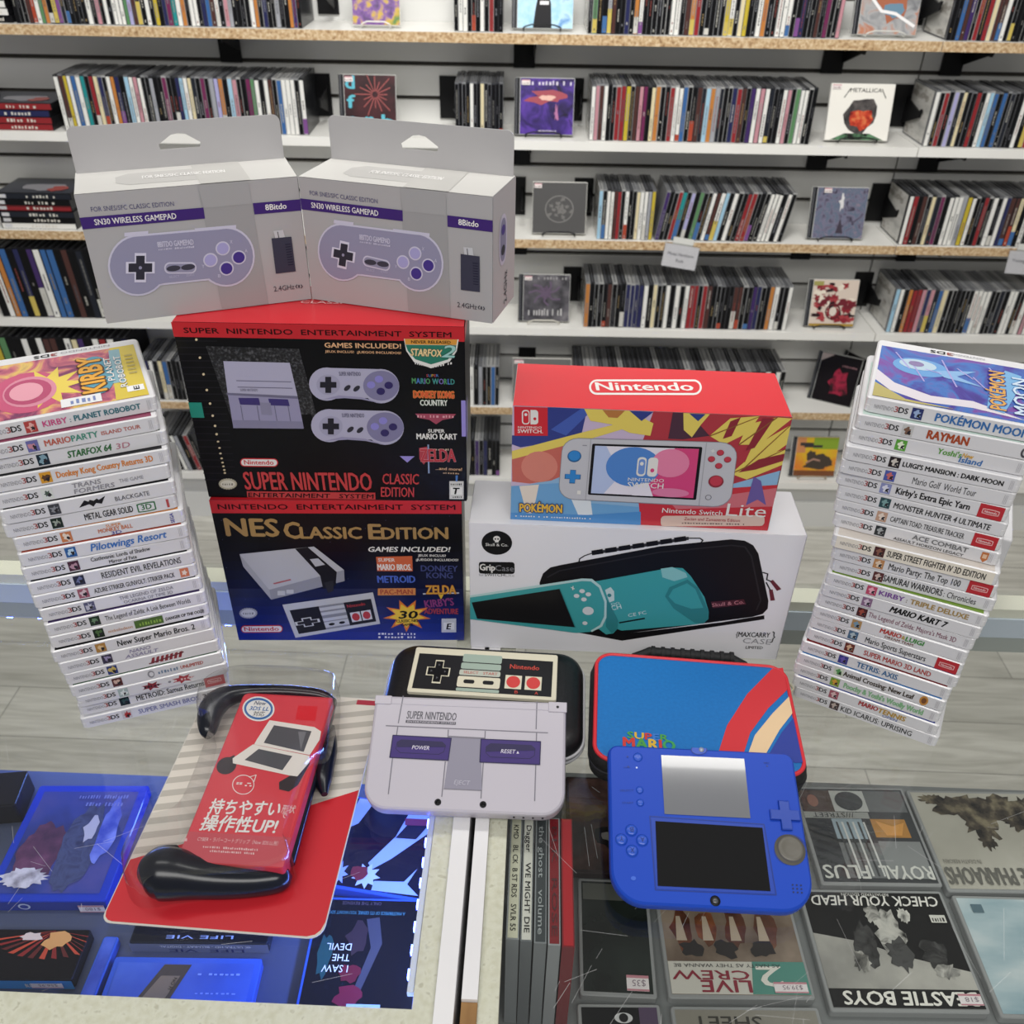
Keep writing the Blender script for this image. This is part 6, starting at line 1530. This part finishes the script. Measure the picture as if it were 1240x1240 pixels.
def smooth_outline(P, n=5):
    out = []
    for i in range(len(P)):
        p0, p1, p2, p3 = (Vector(P[(i + k - 1) % len(P)]) for k in range(4))
        for k in range(n):
            s = k / n
            out.append(tuple(0.5 * ((2 * p1) + (p2 - p0) * s + (2 * p0 - 5 * p1 + 4 * p2 - p3) * s * s + (3 * p1 - p0 - 3 * p2 + p3) * s ** 3)))
    return out


hull(smooth_outline(D_((185, 930), (240, 1030), (420, 1010), (640, 985), (840, 950), (895, 905), (880, 860), (960, 560), (1040, 470), (1065, 340), (1075, 190), (1050, 140), (840, 120), (640, 125), (520, 190), (500, 300), (560, 360), (470, 640), (400, 760), (260, 810)), 4), 0.047, 0, 0)
b.build('blister', t)

# ------------------------------------------------------------------ carry case with the printed controller face
CE = lambda *p: [(420 + .2581 * a, 740 + .2581 * c) for a, c in p]
cblk = ramp_mat('black_eva', [(0.3, '#0d0d0f'), (0.7, '#17171a')], 300, 3, rough=0.4, bump=0.15)
zipm = M('#b9b9bd', .45, .2); zipd = M('#56565c', .6)


def frame_from(quad, z):
    P = [at_z(u, v, z) for u, v in quad]
    ux = ((P[1] - P[0]) + (P[2] - P[3])).normalized(); uy = Vector((-ux.y, ux.x, 0)); c = sum(P, Vector()) / 4
    w = ((P[1] - P[0]).dot(ux) + (P[2] - P[3]).dot(ux)) / 2; h = ((P[3] - P[0]).dot(uy) + (P[2] - P[1]).dot(uy)) / 2
    return Matrix.Translation((c.x, c.y, 0)) @ Matrix.Rotation(math.atan2(ux.y, ux.x), 4, 'Z'), w, h, ux, uy, c


ZN = 0.033
T, w, h, ux, uy, c = frame_from(((452, 896), (716, 902), (695, 792), (482, 771)), ZN)
t = thing('carrying_case', 'black zip carrying case with a raised cream controller face, behind the grey handheld', 'carrying case', (c.x, c.y, 0.0004))
w += 0.004; h += 0.004
b = MB()
R_ = 0.028
b.slab(T, w, h, R_, [(0.0004, 0.010), (0.002, 0.004), (0.006, 0.001), (0.0125, 0.0)], cblk, True, n=10)
b.slab(T, w, h, R_, [(0.0165, 0.0), (0.022, 0.0005), (0.028, 0.003), (0.0315, 0.007), (0.0335, 0.013), (0.0342, 0.02)], cblk, True, n=10)
b.build('shell', t)
b = MB()
b.slab(T, w + 0.001, h + 0.001, R_, [(0.0126, 0.0004), (0.0134, 0.0), (0.0141, 0.0006), (0.0149, 0.0), (0.0157, 0.0), (0.0164, 0.0004)], zipd, n=10)
for zz in (0.0118, 0.0172): b.tube([T @ Vector((x, y, zz)) for x, y in rrect(w + 0.001, h + 0.001, R_, 10)], 0.0016, zipm, 8, True)
b.build('zipper', t)
b = MB(); zt = 0.0345
T2, w2, h2, ux2, uy2, c2 = frame_from(CE((280, 376), (980, 416), (993, 206), (327, 165)), zt + 0.004)
b.slab(Matrix.Translation((0, 0, 0.0338)) @ T2, w2, h2, 0.0025, [(0, 0), (0.0038, 0), (0.0045, 0.0006)], M('#d9d3bd', .45), n=4)
f = Face(b, Vector((c2.x, c2.y, 0.0383)) - ux2 * w2 / 2 - uy2 * h2 / 2, ux2, uy2, w2, h2, quad=CE((280, 376), (980, 416), (993, 206), (327, 165)), eps=0.00016); f.lift = 0.0001
g = f.sub(*CE((305, 362), (957, 402), (970, 238), (342, 197)), quad=((0, 0), (100, 0), (100, 26), (0, 26)))
cream = M('#d9d3bd', .45); pnl = M('#242427', .4); gbar = M('#9fb0a4', .45)
g.rect(0, 0, 100, 26, pnl, 1); g.rect(32, 0, 62, 26, M('#2e2e31'), 2)
g.rr(33, 21.5, 62, 27.5, 1.2, gbar, 3); g.rr(32.5, 16.3, 62, 20.8, 1.2, gbar, 3); g.rr(32, 11.6, 62, 15.6, 1.2, M('#b9beb2', .45), 3); g.text('SELECT', 35, 12.8, 46, 12.8, 1.8, M('#b5584e'), 4, 2); g.text('START', 49.5, 12.8, 60, 12.8, 1.8, M('#b5584e'), 4, 2)
g.rr(31.5, 3, 62.5, 10.8, 1.4, cream, 3); g.rr(31.5, 0, 62.5, 2.2, .8, gbar, 3)
for x in (40, 54): g.rr(x - 4, 5.6, x + 4, 8.4, 1.4, pnl, 4)
dpad(g, 16.5, 12.8, 8.6, cream, 3, wd=.37); dpad(g, 16.5, 12.8, 7.6, M('#17171a', .35), 5, wd=.35)
for x, y in ((16.5, 17.5), (16.5, 8), (11.5, 12.8), (21.5, 12.8)): g.star(x, y, 1, 1, M('#55555a'), 8, 3, .5)
g.text('Nintendo', 68.5, 18.6, 90, 18.6, 3.2, M('#c0473c'), 3, 3)
for x in (72, 86.5): g.rect(x - 6, 3.8, x + 6, 13.6, cream, 3); g.ell(x, 8.8, 5, 4.3, M('#cf4340', .35), 4, n=26)
g.text('B', 73.6, .8, 76, .8, 2, M('#c0473c'), 3, 2); g.text('A', 88, .8, 90.4, .8, 2, M('#c0473c'), 3, 2)
b.build('controller_face', t)

# ------------------------------------------------------------------ grey clamshell handheld leaning on that case


def plane_frame(bl, br, tm, zb, ztop):
    """plane through a front edge (two pixels at height zb) and a back point at height ztop"""
    a, b_ = at_z(*bl, zb), at_z(*br, zb); c = at_z(*tm, ztop)
    ux = (b_ - a).normalized(); d = c - a; uy = (d - ux * d.dot(ux)).normalized()
    return a, ux, uy, ux.cross(uy).normalized()


def on_plane(u, v, O, n):
    d = ray(u, v); return CAM + d * ((O - CAM).dot(n) / d.dot(n))


def slabT(O, ux, uy, n):
    return Matrix(((ux.x, uy.x, n.x, O.x), (ux.y, uy.y, n.y, O.y), (ux.z, uy.z, n.z, O.z), (0, 0, 0, 1)))


lid = ramp_mat('lilac_grey_shell', [(0.3, '#bbb6c0'), (0.7, '#c0bbc5')], 5, 2, rough=0.35)
lid2 = M('#b4afba', .4)
O, ux, uy, n = plane_frame((445, 975), (683, 986), (572, 849), 0.0222, 0.0605)
pl = lambda *p: [on_plane(u, v, O, n) for u, v in CE(*p)]
c1, c2_, c3, c4 = pl((72, 925), (1018, 965), (1035, 428), (132, 392))
cen = (c1 + c2_ + c3 + c4) / 4
ux = ((c2_ - c1) + (c3 - c4)).normalized(); ux = (ux - n * ux.dot(n)).normalized(); uy = n.cross(ux)
w = ((c2_ - c1).dot(ux) + (c3 - c4).dot(ux)) / 2; h = ((c4 - c1).dot(uy) + (c3 - c2_).dot(uy)) / 2
TT = slabT(cen, ux, uy, n)
t = thing('handheld_console', 'closed lilac-grey clamshell handheld printed with purple power and reset switches', 'handheld console', (cen.x, cen.y, 0.001))
rad = (0.021, 0.021, 0.004, 0.004)
b = MB(); b.slab(TT, w, h, rad, [(-0.0200, 0.004), (-0.0190, 0.0012), (-0.017, 0.0002), (-0.0128, 0)], lid2, n=8); b.build('lower_half', t)
b = MB(); b.slab(TT, w, h, rad, [(-0.0122, 0), (-0.0035, 0), (-0.0012, 0.0008), (0, 0.0026)], lid, n=8)
f = Face(b, cen - ux * w / 2 - uy * h / 2, ux, uy, w, h, quad=((72, 925), (1018, 965), (1035, 428), (132, 392)), eps=0.00014); f.lift = 0.0001
gl_ = M('#77747f', .45); pu = M('#38246f', .35); pud = M('#21174a', .35); txg = M('#55535c', .4)
for P_ in (((262, 398), (240, 528)), ((896, 425), (890, 556)), ((182, 540), (945, 574)), ((238, 545), (232, 586)), ((215, 690), (197, 860)), ((476, 560), (474, 600)), ((650, 566), (648, 604)), ((892, 575), (890, 614)), ((886, 722), (878, 892)), ((462, 710), (446, 872)), ((640, 715), (628, 880))): f.line(P_, 5, gl_, 1)
f.line([(140, 432), (1025, 470)], 2, M('#aaa5b2'), 1)
f.text('SUPER NINTENDO', 278, 506, 513, 516, 36, txg, 2, 1.5, .15); f.poly([(276, 513), (512, 523), (511, 536), (274, 526)], txg, 2); f.text('ENTERTAINMENT SYSTEM', 282, 524, 506, 533, 8, lid, 3, 1, .1)
f.poly([(490, 590), (630, 598), (632, 842), (456, 834)], M('#8b8898', .4), 2); f.line([(478, 592), (648, 601)], 8, gl_, 3); f.line([(456, 836), (632, 844)], 4, gl_, 3)
f.poly([(216, 586), (490, 600), (476, 704), (202, 690)], pu, 3); f.poly([(630, 604), (910, 616), (904, 724), (624, 712)], pu, 3)
for L in (((216, 586), (490, 600)), ((202, 690), (476, 704)), ((216, 586), (202, 690)), ((490, 600), (476, 704)), ((630, 604), (910, 616)), ((624, 712), (904, 724)), ((630, 604), (624, 712)), ((910, 616), (904, 724))): f.line(L, 5, pud, 4)
for P_ in (((256, 607), (448, 618), (464, 634), (455, 664), (430, 676), (250, 668), (230, 650), (236, 618)), ((676, 625), (866, 634), (884, 650), (880, 682), (858, 696), (672, 688), (652, 668), (654, 640))):
    f.line(list(P_) + [P_[0]], 3, pud, 4)
    f.poly([P_[0], P_[1], P_[2], (P_[2][0], P_[2][1] + 8), (P_[7][0], P_[7][1] + 24), P_[7]], pud, 5)
lt = M('#d5d0e0', .4)
f.text('POWER', 305, 652, 386, 656, 18, lt, 6, 1, .2); f.text('RESET', 722, 670, 792, 673, 18, lt, 6, 1, .2); f.poly([(796, 673), (808, 673), (802, 660)], lt, 6); f.text('EJECT', 502, 815, 578, 820, 20, M('#b7b4c2'), 5, .5, .2)
lid_o = b.build('lid', t)
for x, y in ((427, 897), (639, 908)):
    b = MB(); p = pl((x, y))[0]; b.disc(slabT(p, ux, uy, n), 0.0030, [(1, 0.0002), (1.0, 0.0005), (.7, 0.0005)], M('#1b1b1f', .3), 20)
    b.disc(slabT(p, ux, uy, n), 0.0017, [(1, 0.0005), (.9, 0.0008), (.4, 0.0009)], M('#050507', .1), 16)
    b.build('camera_lens', lid_o)
for q in (((134, 394), (213, 397), (212, 440), (130, 436)), ((946, 425), (1034, 430), (1032, 478), (944, 474))):
    P4 = pl(*q); b = MB(); cc_ = sum(P4, Vector()) / 4
    b.slab(slabT(cc_, ux, uy, n), (P4[1] - P4[0]).length, (P4[0] - P4[3]).length, 0.001, [(0.0001, 0.0002), (0.0006, 0.0002), (0.001, 0.0007)], lid, n=3)
    if q[0][0] > 500: b.disc(slabT(cc_, ux, uy, n), 0.0013, [(1, 0.001), (1, 0.0012), (.5, 0.0012)], M('#2a2a2e'), 12)
    b.build('hinge', lid_o)
b = MB()
for k in range(4):
    b.disc(slabT(cen + ux * (w * .25 + k * 0.0085) - uy * (h / 2 - 0.0005) - n * 0.0075, ux, -n, -uy), 0.0009, [(1, 0.0), (1, 0.0014), (.4, 0.0014)], M('#2a2a2e'), 10)
b.build('indicator_lights', t)

# ------------------------------------------------------------------ blue printed carry case with red piping
CF = lambda *p: [(700 + .2904 * a, 760 + .2904 * c) for a, c in p]
ZM = 0.030
T, w, h, ux, uy, c = frame_from(CF((66, 530), (950, 640), (862, 150), (82, 118)), ZM)
t = thing('carrying_case', 'blue fabric carrying case with red piping and black ribbed handle, behind the blue handheld', 'carrying case', (c.x, c.y, 0.0004))
nyl = ramp_mat('black_nylon', [(0.3, '#0c0c0e'), (0.7, '#1d1d20')], 400, 2, rough=0.7, bump=0.3)
w += 0.010; h += 0.008; rm = 0.022
b = MB()
b.slab(T, w, h, rm, [(0.0004, 0.006), (0.003, 0.001), (0.012, 0.0), (0.0135, 0.0012), (0.0155, 0.0012), (0.017, 0.0), (0.026, 0.0018), (0.0292, 0.0045)], nyl, True, n=9); b.build('shell', t)
b = MB(); b.tube([T @ Vector((x, y, 0.0146)) for x, y in rrect(w - 0.0012, h - 0.0012, rm, 9)], 0.0016, M('#2b2b30', .5), 6, True); zip_o = b.build('zipper', t)
b = MB(); b.tube([T @ Vector((x, y, 0.0293)) for x, y in rrect(w - 0.0095, h - 0.0095, rm - .004, 9)], 0.0021, M('#d8303a', .45), 8, True); b.build('piping', t)
b = MB(); bluef = ramp_mat('blue_print_fabric', [(0.3, '#0c6cb6'), (0.7, '#1073be')], 300, 2, rough=0.6, bump=0.06)
wi, hi = w - 0.0128, h - 0.0128
b.slab(T, wi, hi, rm - .006, [(0.0290, 0), (0.0300, 0.0004), (0.0306, 0.003)], bluef, n=9)
f = Face(b, Vector((c.x, c.y, 0.0307)) - ux * wi / 2 - uy * hi / 2, ux, uy, wi, hi, quad=CF((78, 515), (945, 608), (850, 158), (95, 124)), eps=0.00016)
f0 = f
mf = lambda p: CF(p)[0]
multi(f, 'SUPER', *mf((194, 446)), *mf((360, 462)), 24 * .2904, ['#4a9a48', '#d8b03a', '#c83c34', '#3a78c8', '#4a9a48'], 4, 7)
multi(f, 'MARIO', *mf((178, 482)), *mf((388, 500)), 38 * .2904, ['#c83c34', '#4a9a48', '#d8b03a', '#c83c34', '#3f9a58'], 4, 7)
# plain sweeps of red, navy and cream on the right half of the print
rd_ = M('#d2323a', .5); nv = M('#2c3f9a', .5); sk = M('#e8c9a0', .5)
f.poly(CF((560, 515), (600, 400), (690, 270), (800, 165), (850, 158), (880, 250), (780, 330), (700, 430), (670, 515)), rd_, 2)
f.poly(CF((690, 515), (720, 440), (800, 350), (890, 280), (905, 350), (830, 420), (770, 515)), sk, 2)
f.poly(CF((785, 515), (840, 430), (910, 370), (945, 560), (900, 560)), nv, 2)
b.build('printed_face', t)
b = MB()
hp = [T @ Vector((x, y, z)) for x, y, z in ((-w * .28, h / 2 - 0.001, 0.012), (-w * .27, h / 2 + 0.008, 0.016), (-w * .2, h / 2 + 0.0135, 0.020), (w * .22, h / 2 + 0.0135, 0.020), (w * .29, h / 2 + 0.008, 0.016), (w * .30, h / 2 - 0.001, 0.012))]
b.tube(hp, 0.0055, nyl, 10)
for k in range(9):
    x = -w * .19 + k * w * .051; b.tube([T @ Vector((x, h / 2 + 0.0135, 0.020)), T @ Vector((x + 0.004, h / 2 + 0.0135, 0.020))], 0.0068, nyl, 12)
b.build('handle', t)
b = MB(); b.tube([T @ Vector(p) for p in ((w / 2 + 0.0005, h * .32, 0.0146), (w / 2 + 0.005, h * .36, 0.016), (w / 2 + 0.003, h * .42, 0.014), (w / 2 - 0.004, h * .46, 0.013))], 0.0013, M('#c9c3a8', .35, .4), 8); b.build('zip_pull', zip_o)

# ------------------------------------------------------------------ blue slab handheld leaning on that case
ble = ramp_mat('blue_shell', [(0.3, '#1746bb'), (0.7, '#1b4cc4')], 4, 2, rough=0.4, spec=0.3)
bld = M('#16348a', .4); blb = M('#2a5fd8', .3)
O, ux, uy, n = plane_frame((760, 1090), (960, 1098), (850, 903), 0.0205, 0.0580)
pl = lambda *p: [on_plane(u, v, O, n) for u, v in CF(*p)]
c1, c2_, c3, c4 = pl((132, 1152), (992, 1190), (905, 524), (130, 482))
cen = (c1 + c2_ + c3 + c4) / 4
ux = ((c2_ - c1) + (c3 - c4)).normalized(); ux = (ux - n * ux.dot(n)).normalized(); uy = n.cross(ux)
w = ((c2_ - c1).dot(ux) + (c3 - c4).dot(ux)) / 2; h = ((c4 - c1).dot(uy) + (c3 - c2_).dot(uy)) / 2
TT = slabT(cen, ux, uy, n)
t = thing('handheld_console', 'blue slab handheld with two screens lying upside-down at the front', 'handheld console', (cen.x, cen.y, 0.001))
rad = (0.028, 0.028, 0.009, 0.009)
b = MB(); b.slab(TT, w, h, rad, [(-0.0195, 0.006), (-0.0180, 0.0025), (-0.0105, 0.0006)], M('#111318', .35), n=9); b.build('back_shell', t)
b = MB(); b.slab(TT, w, h, rad, [(-0.0103, 0.0), (-0.0045, 0), (-0.0018, 0.0007), (0, 0.0024)], ble, n=9)
FQ = ((132, 1152), (992, 1190), (905, 524), (130, 482))
f = Face(b, cen - ux * w / 2 - uy * h / 2, ux, uy, w, h, quad=FQ, eps=0.00014); f.lift = 0.0001
f.line([(302, 788), (778, 822)], 4, bld, 1); f.line([(302, 788), (320, 1096)], 4, bld, 1); f.line([(320, 1096), (822, 1114)], 4, bld, 1); f.line([(778, 822), (822, 1114)], 4, bld, 1)
f.poly([(306, 793), (776, 826), (818, 1110), (324, 1092)], M('#1843b0', .4), 2)
f.ring(883, 927, 66, 64, 6, bld, 1); f.ell(514, 510, 34, 22, M('#2350c0', .35), 2); f.ring(514, 510, 34, 22, 3, bld, 3)
for kx in range(3):
    for ky in range(3): f.ell(890 + kx * 17 + ky * 1.5, 1072 + ky * 15 + kx, 4, 4, M('#14255a'), 2, n=10)
lb = M('#5f86e8', .4)
f.text('SELECT', 178, 684, 236, 684, 8, bld, 2, 0); f.text('START', 186, 736, 234, 736, 8, bld, 2, 0); f.ell(228, 1048, 11, 9, M('#3a68d8'), 2); f.text('HOME', 196, 586, 222, 586, 6, bld, 2, 0)
for x, y in ((212, 538), (214, 580), (250, 584), (796, 580)): f.ell(x, y, 4, 4, bld if x != 250 else M('#c9d8ff'), 2, n=10)
f.text('MIC', 784, 572, 808, 572, 8, bld, 2, 0)
front = b.build('front_shell', t)


def inset_screen(quad, mat, nm, label=None, border=None):
    P4 = pl(*quad); b = MB()
    if border:
        cc_ = sum(P4, Vector()) / 4
    b.loft([[p + n * 0.0002 for p in P4], [p + n * 0.0008 for p in P4]], mat, smooth=False)
    tag(b.build(nm, front), label)


def screen_mat(name, h, rough, spec=0.5):
    return M(h, rough, 0, spec)


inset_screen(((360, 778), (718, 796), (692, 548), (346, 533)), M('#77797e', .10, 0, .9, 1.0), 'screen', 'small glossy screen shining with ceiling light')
inset_screen(((332, 1078), (802, 1100), (768, 836), (322, 808)), M('#1a1a1b', .05, 0, .4), 'screen', 'larger dark grey screen')


def stud(x, y, r, hgt, mat, nm, letter=None, dome=.85):
    p = pl((x, y))[0]; b = MB()
    b.disc(slabT(p, ux, uy, n), r, [(1.12, 0.0001), (1.12, 0.0004), (1.0, 0.0005), (1.0, hgt * .7), (dome, hgt), (.4, hgt * 1.03)], mat, 24)
    if letter:
        f = Face(b, p - ux * r - uy * r + n * (hgt * 1.05), ux, uy, 2 * r, 2 * r, eps=0.0001); f.text(letter, .68, .72, .34, .72, .42, M('#16307e', .4), 2, 1)
    b.build(nm, front)


btn = M('#2453c4', .3)
for x, y, L_ in ((222, 846, 'B'), (180, 885, 'Y'), (267, 888, 'A'), (225, 932, 'X')): stud(x, y, 0.0047, 0.0022, btn, 'face_button', L_)
for x, y in ((257, 678), (259, 731)): stud(x, y, 0.0030, 0.0016, btn, 'small_button')
stud(249, 541, 0.0038, 0.0012, btn, 'home_button')
p = pl((883, 927))[0]; b = MB(); b.disc(slabT(p, ux, uy, n), 0.0108, [(1.2, 0.0002), (1.2, 0.0005), (1.0, 0.0006), (1.0, 0.0032), (.95, 0.0040), (.75, 0.0042), (.6, 0.0036), (.3, 0.0034)], M('#6a675f', .4), 32)
tag(b.build('circle_pad', front), 'grey round slide pad')
b = MB(); p = pl((862, 785))[0]; a_, k_ = 0.0128, 0.0044
out = [(-k_, -a_), (k_, -a_), (k_, -k_), (a_, -k_), (a_, k_), (k_, k_), (k_, a_), (-k_, a_), (-k_, k_), (-a_, k_), (-a_, -k_), (-k_, -k_)]
b.loft([[p + ux * x * q + uy * y * q + n * z for x, y in out] for z, q in ((0.0002, 1.0), (0.0022, 1.0), (0.0028, .92))], M('#1c44ac', .35), smooth=False); b.build('direction_pad', front)
b = MB(); p = pl((572, 1140))[0]; b.disc(slabT(p, ux, uy, n), 0.0042, [(1, 0.0002), (1, 0.0006), (.7, 0.0006)], M('#15171c', .3), 22); b.disc(slabT(p, ux, uy, n), 0.0022, [(1, 0.0006), (.8, 0.0010), (.3, 0.0011)], M('#55585e', .1), 16); b.build('camera_lens', front)
b = MB(); p = pl((514, 510))[0]; b.disc(slabT(p, ux, uy, n), 0.0024, [(1, 0.0004), (.9, 0.001), (.4, 0.0011)], M('#8a93a8', .2), 16); b.build('inner_camera', front)
